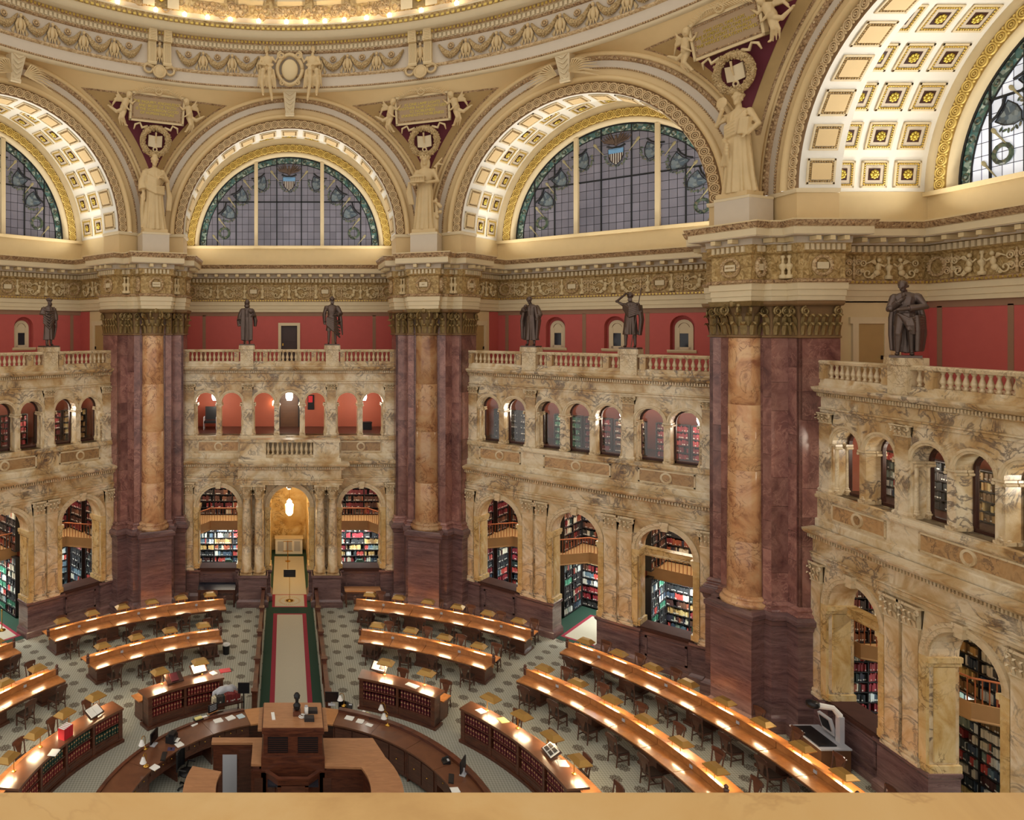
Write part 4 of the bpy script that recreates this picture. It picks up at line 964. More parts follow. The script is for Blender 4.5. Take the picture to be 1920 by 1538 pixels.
RING = [([(17.78, 27.62), (17.62, 27.66), (17.6, 27.78)], 'cream', 'ring_moulding'), ([(17.6, 27.78), (17.56, 27.8), (17.56, 27.86), (17.6, 27.88)], 'relief_brown', 'bead_moulding'),
        ([(17.6, 27.88), (17.6, 28.36)], 'grey_cream', 'ring_fascia'), ([(17.6, 28.36), (17.5, 28.42), (17.5, 28.5), (17.62, 28.54)], 'relief_tan', 'leaf_moulding'),
        ([(17.62, 28.54), (17.62, 29.62)], 'grey_cream', 'ring_frieze'), ([(17.62, 29.62), (17.52, 29.66), (17.5, 29.74)], 'relief_brown', 'egg_moulding'), ([(17.5, 29.74), (17.5, 29.98), (17.38, 30.0)], 'cream', 'dentil_ground'),
        ([(17.38, 30.0), (17.32, 30.06), (17.3, 30.18)], 'relief_brown', 'egg_moulding'), ([(17.3, 30.18), (16.9, 30.2), (16.9, 30.5), (16.85, 30.55)], 'cream', 'ring_corona'), ([(16.85, 30.55), (16.78, 30.62), (16.72, 30.78)], 'relief_gold', 'cyma_moulding'), ([(16.72, 30.78), (16.7, 30.85), (17.6, 30.9)], 'cream', 'cornice_top')]
for pr, mt, nm in RING: m = MB(); m.ring(pr, AZ0, AZ1, 120); m.build(nm, mt, ceil, True)
def ring_blocks(R, z0, z1, wdeg, step, dep, name, mat):
    m = MB(); a = AZ0
    while a < AZ1:
        m.ring([(R, z0), (R - dep, z0), (R - dep, z1), (R, z1)], a, a + wdeg, 1); a += step
    return stuff(m.build(name, mat, ceil))
ring_blocks(17.5, 29.76, 29.96, 0.42, 0.72, 0.1, 'dentil_row', 'cream'); ring_blocks(17.34, 30.04, 30.16, 0.34, 0.62, 0.06, 'bead_row', 'gold_paint'); ring_blocks(16.84, 30.56, 30.72, 0.5, 0.9, 0.08, 'egg_row', 'gold_paint')
ring_blocks(17.58, 27.79, 27.85, 0.15, 0.36, 0.05, 'bead_row', 'relief_tan')
# swags of the ring frieze
sw = MB(); pts = [(-0.62 + 1.24 * i / 14, -0.07 - 0.06 * math.sin(PI * i / 14), 0.86 - 0.62 * math.sin(PI * i / 14)) for i in range(15)]
sw.tube(pts, [0.05 + 0.12 * math.sin(PI * i / 14) for i in range(15)], 8)
g = random.Random(3)
for i in range(60):
    u = g.random(); a = g.random() * PI; q = 0.05 + 0.12 * math.sin(PI * u); x = -0.62 + 1.24 * u; z = 0.86 - 0.62 * math.sin(PI * u); sw.ball((x + 0, -0.07 - 0.06 * math.sin(PI * u) - q * math.sin(a), z + q * math.cos(a)), 0.045, 5, 4)
ME_swag = sw.mesh('fruit_swag', 'foliage_plaster', True)
m = MB(); m.torus((0, -0.06, 0.72), 0.13, 0.04, 14, 5); m.ball((0, -0.07, 0.72), 0.07, 8, 5); ME_ros = m.mesh('rosette', 'relief_tan', True)
m = MB(); m.ball((0, -0.1, 0.5), (0.13, 0.12, 0.32), 8, 7); m.ball((0, -0.14, 0.88), (0.08, 0.09, 0.1), 8, 6)
for s in (-1, 1):
    m.tube([(s * 0.1, -0.08, 0.72), (s * 0.2, -0.1, 0.45), (s * 0.14, -0.08, 0.1)], [0.07, 0.08, 0.03], 6); m.vprism([(s * 0.2, 0.5), (s * 0.42, 0.15), (s * 0.3, -0.02)][::s], -0.05, 0.0)
for q in (-0.08, 0.0, 0.08): m.tube([(q, -0.1, 0.25), (q * 1.8, -0.1, 0.0)], [0.05, 0.02], 5)
ME_eag = m.mesh('eagle', 'statue_plaster', True)
ANG = 5.0
for A in [x * 45 + 22.5 for x in range(-2, 3)]:
    pass
for bay in (-1, 0, 1, 2):
    base = bay * 45
    for i in range(8):
        A = base + (i - 3.5) * ANG
        if not (AZ0 + 2 < A < AZ1 - 2) or (bay == 0 and i in (3, 4)): continue
        q = put(ME_swag, 'fruit_swag', ceil, az(17.6, A, 28.56), rad(-A)); put(ME_ros, 'rosette', q)
    for i in range(9):
        A = base + (i - 4) * ANG
        if not (AZ0 + 2 < A < AZ1 - 2) or i in (0, 8) or (bay == 0 and i == 4): continue
        put(ME_eag, 'eagle', ceil, az(17.6, A, 28.5), rad(-A))
# paired consoles with an eagle over each pier
m = MB(); m.vprism([(-0.2, 28.45), (0.2, 28.45), (0.2, 29.7), (-0.2, 29.7)], -0.3, 0.05); m.box(-0.2, 0.2, -0.5, 0.05, 29.6, 30.2); m.tube([(-0.22, -0.36, 29.75), (0.22, -0.36, 29.75)], 0.14, 10); m.tube([(-0.22, -0.24, 28.55), (0.22, -0.24, 28.55)], 0.1, 10)
for i in range(6): m.box(-0.16 + 0.06 * i, -0.13 + 0.06 * i, -0.34, -0.3, 28.6, 29.5)
for i in range(7): m.box(-0.15, 0.15, -0.54, -0.5, 29.62 + 0.08 * i, 29.66 + 0.08 * i)
ME_con = m.mesh('console', 'cream_warm')
m = MB(); m.ball((0, -0.1, 0), (0.3, 0.1, 0.36), 14, 8); m.torus((0, -0.12, 0), 0.3, 0.06, 18, 6)
for s in (-1, 1): m.torus((s * 0.55, -0.06, 0.12), 0.22, 0.07, 12, 5); m.tube([(s * 0.3, -0.08, 0.2), (s * 0.62, -0.1, 0.32), (s * 0.9, -0.06, 0.15)], [0.1, 0.09, 0.03], 6)
ME_cart = m.mesh('small_cartouche', 'statue_plaster', True)
for A in (-67.5, -22.5, 22.5, 67.5):
    for d in (-1.25, 1.25): put(ME_con, 'console', ceil, az(17.6, A + d, 0), rad(-A))
    put(ME_eag, 'eagle', ceil, az(17.5, A, 28.6), rad(-A), 1.05); put(ME_cart, 'small_cartouche', ceil, az(17.5, A, 28.15), rad(-A))
# keystone consoles of the great arches, palms beside the outer ones
m = MB(); m.vprism([(-0.2, 27.45), (0.2, 27.45), (0.34, 28.0), (-0.34, 28.0)], 0, 0.3); m.add([(-0.2, -0.25, 26.5), (0.2, -0.25, 26.5), (0.36, -0.65, 27.75), (-0.36, -0.65, 27.75), (-0.2, 0.2, 26.5), (0.2, 0.2, 26.5), (0.36, 0.2, 27.75), (-0.36, 0.2, 27.75)], [(0, 1, 2, 3), (5, 4, 7, 6), (1, 5, 6, 2), (4, 0, 3, 7), (0, 4, 5, 1), (3, 2, 6, 7)])
for i in range(5):
    for s in (-1, 1): m.tube([(0, -0.3 - 0.08 * i, 26.6 + 0.22 * i), (s * (0.16 + 0.02 * i), -0.34 - 0.08 * i, 26.75 + 0.22 * i)], [0.05, 0.02], 5)
m.tube([(-0.24, -0.26, 26.55), (0.24, -0.26, 26.55)], 0.1, 10); ME_kst = m.mesh('arch_keystone', 'cream')
m = MB()
for s in (-1, 1):
    for i in range(9):
        a = rad(-22 + 11 * i); L = 1.5 - 0.06 * i; m.tube([(s * 0.3, -0.2, 26.8), (s * (0.3 + 0.55 * L * math.cos(a)), -0.38, 26.8 + 0.5 * L * math.sin(a)), (s * (0.3 + L * math.cos(a * 0.9)), -0.3, 26.66 + 0.7 * L * math.sin(a))], [0.035, 0.045, 0.008], 5)
ME_palm = m.mesh('palm_frond', 'statue_plaster', True)
for b in BAYS:
    put(ME_kst, 'arch_keystone', WALL[b], (0, 18.3, 0))
    if b: put(ME_palm, 'palm_frond', WALL[b], (0, 17.95, 0))
# dome
DOME = [(17.6, 30.9), (17.25, 31.15), (17.2, 31.3)]
m = MB(); m.ring(DOME, AZ0, AZ1, 120); m.build('dome_base', 'grey_cream', ceil, True)
def dome_r(z): return 17.2 * math.cos(math.asin(min(1, (z - 31.3) / 18.5)))
m = MB(); zz = [31.3 + 0.9 * i for i in range(12)]; m.ring([(dome_r(z), z) for z in zz], AZ0, AZ1, 120); m.build('dome_shell', 'dome_relief', ceil, True)
g = random.Random(11); m = MB()
for i in range(560):
    A = AZ0 + (AZ1 - AZ0) * g.random(); z = 31.35 + 0.55 * g.random(); R = dome_r(z) - 0.02; p = az(R, A, z); q = g.random()
    if abs((A + 22.5 + 22.5) % 45 - 22.5) > 19.6 and False: continue
    M3 = Matrix.Rotation(rad(-A), 3, 'Z')
    if q < 0.5: t_ = MB(); t_.torus((0, 0, 0), 0.13 + 0.1 * g.random(), 0.045, 10, 5); m.merge(t_, Matrix.Translation(p) @ M3.to_4x4())
    else: m.ball(p, (0.12, 0.1, 0.12), 6, 4, M3)
stuff(m.build('dome_arabesque', 'relief_tan', ceil, True))
for bay in (-1, 0, 1, 2):
    for s in (-1, 1):
        A = bay * 45 + s * 20.4
        m = MB(); m.ring([(dome_r(z) - 0.16, z) for z in zz], A - 1.0, A + 1.0, 2); m.build('dome_rib', 'cream', ceil)
    A = bay * 45 + 22.5; m = MB(); m.ring([(dome_r(z) - 0.1, z) for z in zz], A - 1.15, A + 1.15, 2); m.build('dome_rib_inlay', 'gilt_bronze', ceil)
    m = MB()
    for i in range(7): a = rad(-60 + 20 * i); m.tube([(0, -0.1, 0), (0.34 * math.sin(a), -0.16, 0.5 * math.cos(a))], [0.04, 0.07], 6)
    m.build('dome_shell_ornament', 'rosette_gold', ceil, True, az(dome_r(31.7) - 0.05, A, 31.6), rad(-A))
    for i in range(5):
        for z in (31.95, 34.2):
            A = bay * 45 + (i - 2) * 6.9; R = dome_r(z + 0.8)
            q = put(None, 'dome_coffer', ceil, az(R + 0.25, A, z + 0.8), (rad(-10 - 5 * (z > 34)), 0, rad(-A)))
            m = MB(); w_ = 0.8
            for x0, x1, z0, z1 in ((-w_, w_, -w_, -w_ + 0.16), (-w_, w_, w_ - 0.16, w_), (-w_, -w_ + 0.16, -w_, w_), (w_ - 0.16, w_, -w_, w_)): m.box(x0, x1, -0.5, -0.05, z0, z1)
            m.build('coffer_frame', 'cream', q)
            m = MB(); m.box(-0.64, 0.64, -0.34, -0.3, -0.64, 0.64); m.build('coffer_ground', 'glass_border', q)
            m = MB()
            for j in range(8): m.ball((0.24 * math.cos(j * PI / 4), -0.4, 0.24 * math.sin(j * PI / 4)), (0.13, 0.06, 0.13), 7, 5)
            m.ball((0, -0.44, 0), 0.13, 8, 6); m.build('rosette', 'rosette_gold', q, True)
# ------------------------------------------------------------------ alcoves behind the arcades
def lin(c): return srgb(*c)
PAL = {'mixed': [(120, 40, 40), (60, 56, 52), (186, 176, 150), (38, 50, 46), (92, 60, 44), (200, 190, 168), (48, 44, 56), (142, 72, 48), (70, 40, 36)],
       'dark': [(64, 36, 34), (46, 40, 40), (96, 46, 40), (120, 84, 60), (58, 50, 44)],
       'cool': [(196, 200, 196), (60, 72, 88), (92, 112, 124), (176, 70, 62), (210, 206, 190), (52, 58, 60), (120, 132, 120)],
       'red': [(132, 36, 44), (110, 30, 38), (146, 48, 50)], 'green': [(60, 120, 96), (52, 106, 84), (70, 132, 106)], 'black': [(40, 40, 42), (54, 50, 50), (34, 36, 38)],
       'maroon': [(104, 34, 40), (88, 30, 34), (120, 44, 46)], 'tan': [(176, 140, 84), (196, 170, 110), (120, 92, 58)], 'brown': [(86, 52, 40), (110, 70, 50), (70, 44, 36)]}
def fill_row(mb, x0, x1, y, dep, z, hmax, pal, g, dirv=(1, 0), fill=0.95):
    x = x0; cols = [lin(c) for c in PAL[pal]]; cur = g.choice(cols); nx, ny = dirv
    M = Matrix(((nx, -ny, 0), (ny, nx, 0), (0, 0, 1)))
    while x < x1 - 0.05:
        wd = g.uniform(0.045, 0.085)
        if g.random() < 0.3: cur = g.choice(cols)
        if g.random() > fill: x += wd * 2; continue
        h = hmax * g.uniform(0.68, 0.95); d = dep * g.uniform(0.75, 1.0); sh = g.uniform(0.8, 1.15)
        c = (x + wd / 2, y - d / 2 + dep / 2, z + h / 2)
        mb.cbox(c, (wd * 0.46, d / 2, h / 2), None, (cur[0] * sh, cur[1] * sh, cur[2] * sh, 1))
        if g.random() < 0.5:      # pale shelf label on the spine
            mb.cbox((c[0], y - d + dep / 2 - 0.004, z + 0.05), (wd * 0.36, 0.004, 0.022), None, (0.55, 0.53, 0.46, 1))
        x += wd
def bookcase(parent_label, loc, rot, wd, z0, z1, rows, pal, dep=0.3, frame='shelf_black', seed=1, group='bookcases in the alcoves', name='bookcase'):
    g = random.Random(seed); e = thing(name, parent_label, 'bookcase', loc, rot, group)
    m = MB(); m.box(-wd / 2, wd / 2, dep / 2 - 0.02, dep / 2 + 0.02, z0, z1); m.build('back_panel', frame, e)
    n = max(1, round(wd / 1.0))
    for i in range(n + 1): m = MB(); x = -wd / 2 + wd * i / n; m.box(x - 0.02, x + 0.02, -dep / 2, dep / 2, z0, z1); m.build('upright', frame, e)
    h = (z1 - z0) / rows; bk = MB()
    for j in range(rows + 1): m = MB(); m.box(-wd / 2, wd / 2, -dep / 2, dep / 2, z0 + j * h - 0.015, z0 + j * h + 0.015); m.build('shelf', frame, e)
    for j in range(rows):
        for i in range(n):
            p = g.choice(pal) if isinstance(pal, (list, tuple)) else pal
            fill_row(bk, -wd / 2 + wd * i / n + 0.03, -wd / 2 + wd * (i + 1) / n - 0.03, -0.01, dep * 0.8, z0 + j * h + 0.016, h - 0.04, p, g)
    stuff(bk.build('books', 'shelf_books', e))
    return e
BN = {-1: 'toga statue bay', 0: 'entrance bay', 1: 'staff statue bay', 2: 'scanner bay'}
AN = {-3.95: 'first arch', 0.0: 'doorway arch', 3.95: 'last arch'}
for b in BAYS:
    W = WALL[b]; R = rad(-45 * b); g = random.Random(50 + b)
    def wp(t, a, z=0.0, b=b): p = bayM(b) @ Vector((t, a, z)); return (p.x, p.y, p.z)
    # shell of the lower alcove
    for x0, x1 in (((-6.8, -1.5), (1.5, 6.8)) if b == 0 else ((-6.8, 6.8),)): m = MB(); m.box(x0, x1, 24.45, 24.6, 0, 8.9); m.build('alcove_back_wall', 'terracotta', W)
    m = MB(); m.box(-6.8, 6.8, 19.95, 24.6, 6.95, 7.1); m.build('alcove_ceiling', 'cream', W)
    for s in (-1, 1): m = MB(); m.box(*sorted((s * 6.3, s * 6.45)), 19.95, 24.5, 0, 12.7); m.build('alcove_end_wall', 'terracotta', W)
    m = MB(); m.box(-6.4, 6.4, 19.15 if b else 20.0, 24.5, 0.004, 0.012); m.build('alcove_carpet', 'green_carpet', W)
    if b:
        m = MB(); m.box(-0.9, 0.95, 19.55, 23.2, 0.012, 0.016); q = m.build('rug_border', 'red_carpet', W); m = MB(); m.box(-0.75, 0.8, 19.7, 23.05, 0.016, 0.02); m.build('rug_field', 'cream_carpet', q)
    # mezzanine decks and railings
    decks = [(-3.95, [(-6.3, 20.6), (-5.6, 20.7), (-4.7, 22.2), (-2.05, 22.2)]), (3.95, [(2.05, 22.2), (4.7, 22.2), (5.6, 20.7), (6.3, 20.6)])]
    if b: decks.append((0.0, [(-2.0, 20.7), (-1.55, 20.8), (-0.6, 22.3), (2.0, 22.3)]))
    for c, pth in decks:
        e = thing('mezzanine_balcony', 'curved tan mezzanine balcony with copper handrail inside the %s of the %s' % (AN[c], BN[b]), 'balcony', (0, 0, 0), R, 'alcove mezzanine balconies')
        m = MB(); pl = pth + [(pth[-1][0], 24.4), (pth[0][0], 24.4)]; m.prism(pl, 3.3, 3.4); m.build('deck', 'balcony_tan', e)
        m = MB(); m.sweep(pth, [(0.0, 3.0), (0.04, 3.0), (0.06, 3.04), (0.04, 3.08), (0.05, 3.56), (0.0, 3.56)], -1); m.build('fascia', 'balcony_tan', e)
        m = MB(); m.tube([(x, y, 4.3) for x, y in pth], 0.035, 8); m.build('handrail', 'copper_rail', e)
        mm = MB(); mm.box(-0.012, 0.012, -0.012, 0.012, 3.4, 4.3); me = mm.mesh('rail_baluster', 'copper_rail')
        for i in range(len(pth) - 1):
            a_, b_ = Vector(pth[i]), Vector(pth[i + 1]); n = max(1, int((b_ - a_).length / 0.16))
            for j in range(n): p = a_ + (b_ - a_) * (j + 0.5) / n; put(me, 'rail_baluster', e, (p.x, p.y, 0))
    # bookcases: lower and mezzanine level on the back wall, and cross stacks between the arches
    for c in (-4.2, 0.0, 4.2):
        if b == 0 and c == 0: continue
        kk = {-4.2: -3.95, 0.0: 0.0, 4.2: 3.95}[c]
        bookcase('pale lit bookshelves under the mezzanine, %s of the %s' % (AN[kk], BN[b]), wp(c * 0.976, 24.2), R, 3.4, 0.1, 3.1, 8, ['cool', 'cool', 'mixed', 'black', 'tan', 'red'], seed=b * 10 + int(c) + 40)
        bookcase('dark bookshelves above the mezzanine, %s of the %s' % (AN[kk], BN[b]), wp(c * 0.976, 24.2), R, 3.4, 3.45, 6.7, 8, ['dark', 'maroon', 'brown', 'mixed'], seed=b * 10 + int(c) + 60)
    for s in (-1, 1):
        t = s * 2.1
        m = MB(); m.box(t - 0.12, t + 0.12, 21.8 if b else 20.0, 24.45, 0, 6.95); m.build('alcove_partition', 'terracotta', W)
        for (z0, z1, rows, pl, wds) in ((0.1, 3.1, 8, ['cool', 'mixed', 'black', 'green'], 'tall shelves'), (3.45, 6.7, 8, ['mixed', 'dark', 'brown'], 'upper shelves')):
            for q in (-1, 1):
                if b == 0 and q == -s: continue
                where = 'doorway side' if q == -s else 'window side'
                bookcase('%s on the %s of the %s partition, %s' % (wds, where, 'first' if s < 0 else 'second', BN[b]), wp(t + q * 0.29, 22.85), R + (-PI / 2 if q < 0 else PI / 2), 2.2, z0, z1, rows, pl, seed=int(b * 30 + s * 7 + q * 3 + z0 * 10 + 100))
    for s in (-1, 1):
        for a_, nm in ((21.25, 'front'), (23.35, 'rear')):
            for z0, z1, pl, lv in ((0.1, 3.1, ['cool', 'mixed', 'black', 'red'], 'tall'), (3.45, 6.7, ['mixed', 'dark', 'brown', 'maroon'], 'upper')):
                bookcase('%s end-wall bookshelves at the %s, %s alcove end, %s' % (lv, nm, 'first' if s < 0 else 'last', BN[b]), wp(s * 6.1, a_), R + s * -PI / 2, 2.0 if nm == 'front' else 1.3, z0, z1, 8, pl, seed=int(b * 17 + s * 5 + a_ * 3 + z0))
    if b == 2:
        for z0, z1, lv in ((0.1, 3.0, 'under'), (3.45, 6.7, 'above')):
            bookcase('open shelves of pale volumes %s the doorway mezzanine, scanner bay' % lv, wp(-1.95, 21.55), R, 1.5, z0, z1, 8, ['cool', 'mixed', 'cool', 'tan'], seed=int(900 + z0 * 10))
    # tables with green chairs seen through the window arches
    for c in (-3.95, 3.95):
        e = thing('alcove_table', 'pale green work table behind the sill of the %s of the %s' % (AN[c], BN[b]), 'table', wp(c, 21.6), R, 'alcove work tables')
        m = MB(); m.box(-1.0, 1.0, -0.42, 0.42, 0.72, 0.76); m.build('table_top', 'green_felt', e)
        for x in (-0.92, 0.92):
            for y in (-0.35, 0.35): m = MB(); m.box(x - 0.03, x + 0.03, y - 0.03, y + 0.03, 0.012, 0.72); m.build('leg', 'shelf_black', e)
        e = thing('alcove_chair', 'green upholstered chair at the table behind the %s of the %s' % (AN[c], BN[b]), 'chair', wp(c + 0.3, 22.4), R, 'alcove chairs')
        m = MB(); m.box(-0.25, 0.25, -0.25, 0.25, 0.44, 0.52); m.build('seat', 'green_felt', e)
        m = MB(); m.vprism([(-0.24, 0.55), (0.24, 0.55), (0.26, 0.95), (0.15, 1.1), (-0.15, 1.1), (-0.26, 0.95)], 0.22, 0.28); m.build('backrest', 'green_felt', e)
        for x in (-0.2, 0.2):
            for y in (-0.2, 0.2): m = MB(); m.box(x - 0.02, x + 0.02, y - 0.02, y + 0.02, 0.012, 0.44); m.build('leg', 'shelf_black', e)
        # ceiling strip lamps of the alcove
        for z, pw, col, nm, a in ((2.95, 190, (0.92, 1.0, 0.98), 'under the mezzanine', 23.2), (6.9, 150, (1.0, 0.86, 0.66), 'above the mezzanine', 22.6)):
            e = thing('strip_light', 'ceiling strip light %s in the %s of the %s' % (nm, AN[c], BN[b]), 'lamp', wp(c, a, z), R, 'alcove strip lights')
            m = MB(); m.box(-0.7, 0.7, -0.08, 0.08, 0.0, 0.04); m.build('housing', 'white', e); m = MB(); m.box(-0.66, 0.66, -0.05, 0.05, -0.02, 0.0); m.build('diffuser', 'lamp_white', e)
            area('strip_lamp', (0, 0, -0.05), 1.6, pw, col, (0, 0, 0), 0.3, e)
    if b:
        e = thing('strip_light', 'added strip light brightening the shelves under the doorway mezzanine of the %s' % BN[b], 'lamp', wp(0.3, 23.2, 2.95), R, 'alcove strip lights')  # extra lamp, added to brighten the dark shelves behind the doorway
        m = MB(); m.box(-0.7, 0.7, -0.08, 0.08, 0.0, 0.04); m.build('housing', 'white', e); m = MB(); m.box(-0.66, 0.66, -0.05, 0.05, -0.02, 0.0); m.build('diffuser', 'lamp_white', e)
        area('strip_lamp', (0, 0, -0.05), 1.6, 190, (0.95, 1.0, 0.96), (0, 0, 0), 0.3, e)
        e = thing('strip_light', 'ceiling strip light over the doorway rug of the %s' % BN[b], 'lamp', wp(0, 22.4, 6.9), R, 'alcove strip lights')
        m = MB(); m.box(-0.7, 0.7, -0.08, 0.08, 0.0, 0.04); m.build('housing', 'white', e); m = MB(); m.box(-0.66, 0.66, -0.05, 0.05, -0.02, 0.0); m.build('diffuser', 'lamp_white', e)
        area('strip_lamp', (0, 0, -0.05), 1.6, 170, (1.0, 0.92, 0.8), (0, 0, 0), 0.3, e)
        e = thing('brass_post', 'brass rope post standing on the doorway rug of the %s' % BN[b], 'post', wp(0.55, 20.8, 0.02), R, 'doorway rope posts')
        m = MB(); m.lathe([(0.18, 0), (0.18, 0.03), (0.05, 0.06), (0.025, 0.1), (0.025, 0.95), (0.05, 0.98), (0.02, 1.04)], (0, 0, 0), 14); m.build('post', 'brass', e, True)
    # upper arcade room
    m = MB(); m.box(-6.3, 6.3, 19.98, 24.3, 8.8, 8.95); m.build('upper_alcove_floor', 'dark_wood', W)
    m = MB(); m.box(-6.3, 6.3, 23.9, 24.1, 8.95, 12.65); m.build('upper_alcove_wall', 'terracotta', W)
    if b:
        pals = {1: ['black', 'black', 'green', 'maroon', 'brown', 'red', 'red'], -1: ['maroon', 'red', 'maroon', 'brown', 'red', 'maroon', 'tan'], 2: ['cool', 'black', 'tan', 'cool', 'green', 'mixed', 'red']}[b]
        ordn = ['first', 'second', 'third', 'middle', 'fifth', 'sixth', 'seventh']
        for (c, r, s, p), pl, on in zip(UP, pals, ordn):
            bookcase('low bookcase of %s volumes behind the %s upper arch of the %s' % ({'black': 'black', 'green': 'green', 'maroon': 'maroon', 'brown': 'brown', 'red': 'crimson', 'tan': 'tan', 'cool': 'pale', 'mixed': 'mixed'}[pl], on, BN[b]), wp(c * 1.06 + (0.1 if b == 1 else 0), 21.7, 8.95), R, 1.4 if abs(c) > 0.1 else 1.3, 0.04, 1.62, 5, pl, 0.3, 'shelf_black', seed=int(c * 10) + b * 5 + 200, group='upper arcade bookcases')
        for c in (-3.2, 0.0, 3.2):
            m = MB(); m.box(c - 0.45, c + 0.45, 23.84, 23.9, 10.9, 12.2); q = m.build('alcove_window_frame', 'cream_warm', W); m = MB(); m.box(c - 0.33, c + 0.33, 23.82, 23.84, 11.0, 12.1); m.build('pane', 'ochre', q)
    lamps = {0: (-4.4, 0.0, 4.4), 1: (-3.1, 1.6, 4.9), -1: (-3.4, 2.9), 2: (-3.4, 2.0)}[b]
    for c in lamps:
        e = thing('ceiling_lantern', 'bright white ceiling lantern hanging in the upper arcade of the %s' % BN[b], 'lamp', wp(c, 22.0 if b == 0 else 20.9, 11.36), R, 'upper arcade ceiling lanterns')
        m = MB(); m.lathe([(0.14, -0.6), (0.2, -0.45), (0.2, -0.1), (0.12, 0.0)], (0, 0, 0), 12); m.build('globe', 'lamp_white', e, True)
        m = MB(); m.lathe([(0.02, 0.0), (0.02, 1.18), (0.1, 1.2), (0.1, 1.22)], (0, 0, 0), 8); m.build('rod', 'brass', e)
        point('lantern_light', (0, 0, -0.85), 75, (1.0, 0.88, 0.7), 0.2, e)
    # lamps hidden on the cornice ledge that wash the vault
    for s, c in ((0, 0.0), (-1, -4.0), (1, 4.0)):
        e = thing('cove_light', 'cove strip light lying on the cornice ledge of the %s' % BN[b], 'lamp', wp(c, 23.62, 18.97), R, 'cornice cove lights')
        m = MB(); m.box(-1.6, 1.6, -0.08, 0.08, 0, 0.03); m.build('trough', 'white', e)
        area('cove_lamp', (0, 0, 0.09), 3.6, 118, (1.0, 0.95, 0.84), (PI + 0.6, 0, 0), 0.2, e, rad(125))
    for s in (-1, 1):
        e = thing('cove_light', 'cove strip light lying on the cornice return of the %s' % BN[b], 'lamp', wp(s * 6.2, 22.0, 18.97), R - s * PI / 2, 'cornice cove lights')
        m = MB(); m.box(-1.2, 1.2, -0.08, 0.08, 0, 0.03); m.build('trough', 'white', e)
        area('cove_lamp', (0, 0, 0.09), 2.4, 78, (1.0, 0.95, 0.84), (PI + 0.6, 0, 0), 0.2, e, rad(125))
# ring of lamps on the dome cornice
for A in (-30, -23.5, -18.5, -14.5, -10.5, -5.5, -0.6, 2.8, 6.2, 9.6, 13.5, 17.5, 23, 29, 36, 43, 50, 57, 64, 72, 80):
    e = thing('dome_lamp', 'small bright floodlamp on the ring cornice below the dome', 'lamp', az(16.95, A, 30.88), rad(-A), 'ring cornice floodlamps')
    m = MB(); m.lathe([(0.02, 0), (0.02, 0.08), (0.1, 0.1), (0.12, 0.22), (0.06, 0.3)], (0, 0, 0), 10); m.build('lamp_body', 'lamp_warm', e, True)
    m = MB(); m.box(-0.1, 0.1, -0.06, 0.06, 0, 0.03); m.build('lamp_base', 'black_metal', e)
    point('flood', (0, -0.45, 0.35), 5, (1.0, 0.9, 0.74), 0.15, e)

# entrance corridor behind the porch
W = WALL[0]
m = MB(); m.box(-1.5, -1.15, 20.0, 28, 0, 6.9); m.build('corridor_wall', 'siena_jamb', W); m = MB(); m.box(1.15, 1.5, 20.0, 28, 0, 6.9); m.build('corridor_wall', 'siena_jamb', W)
m = MB(); m.arch([(1.15, 20.0), (1.15, 28)], 0, 5.16, 20); m.build('corridor_vault', 'siena_jamb', W, True)
m = MB(); m.box(-1.5, 1.5, 28, 28.2, 0, 7); m.build('corridor_end_wall', 'siena_jamb', W)
m = MB(); m.box(-1.15, 1.15, 19.1, 28, 0.006, 0.014); m.build('corridor_floor', 'green_carpet', W)
m = MB(); m.box(-0.95, 0.95, 19.9, 26.6, 0.014, 0.02); m.build('corridor_rug', 'cream_carpet', W)
e = thing('reception_counter', 'white reception counter at the end of the entrance corridor', 'counter', (0, 27.4, 0.014))
m = MB(); m.box(-0.9, 0.9, -0.3, 0.3, 0, 1.0); m.build('body', 'white', e); m = MB(); m.box(-0.95, 0.95, -0.35, 0.35, 1.0, 1.06); m.build('worktop', 'cream', e)
for x in (-0.55, 0.0, 0.55): m = MB(); m.box(x - 0.2, x + 0.2, -0.32, -0.3, 0.2, 0.85); m.build('panel', 'plastic_grey', e)
e = thing('hanging_lantern', 'glowing glass lantern hanging in the entrance arch', 'lamp', (0, 21.0, 4.2))
m = MB(); m.lathe([(0.1, 0), (0.2, 0.12), (0.22, 0.5), (0.24, 0.62), (0.14, 0.72), (0.16, 0.8), (0.03, 0.95)], (0, 0, 0), 8); m.build('glass', 'lamp_warm', e); m = MB(); m.tube([(0, 0, 0.9), (0, 0, 2.0)], 0.015, 6); m.build('chain', 'brass', e)
for i in range(8): m = MB(); a = i * PI / 4; m.tube([(0.21 * math.cos(a), 0.21 * math.sin(a), 0.1), (0.25 * math.cos(a), 0.25 * math.sin(a), 0.64)], 0.012, 4); m.build('lantern_rib', 'brass', e)
point('lantern_light', (0, 0, -0.3), 130, (1.0, 0.78, 0.42), 0.2, e)
e = thing('corridor_lantern', 'small lantern deep in the entrance corridor', 'lamp', (0, 25.0, 4.8))
m = MB(); m.lathe([(0.08, 0), (0.16, 0.1), (0.16, 0.4), (0.03, 0.55)], (0, 0, 0), 8); m.build('glass', 'lamp_warm', e); m = MB(); m.tube([(0, 0, 0.5), (0, 0, 1.4)], 0.012, 6); m.build('chain', 'brass', e)
point('lantern_light', (0, 0, -0.3), 120, (1.0, 0.82, 0.5), 0.2, e)
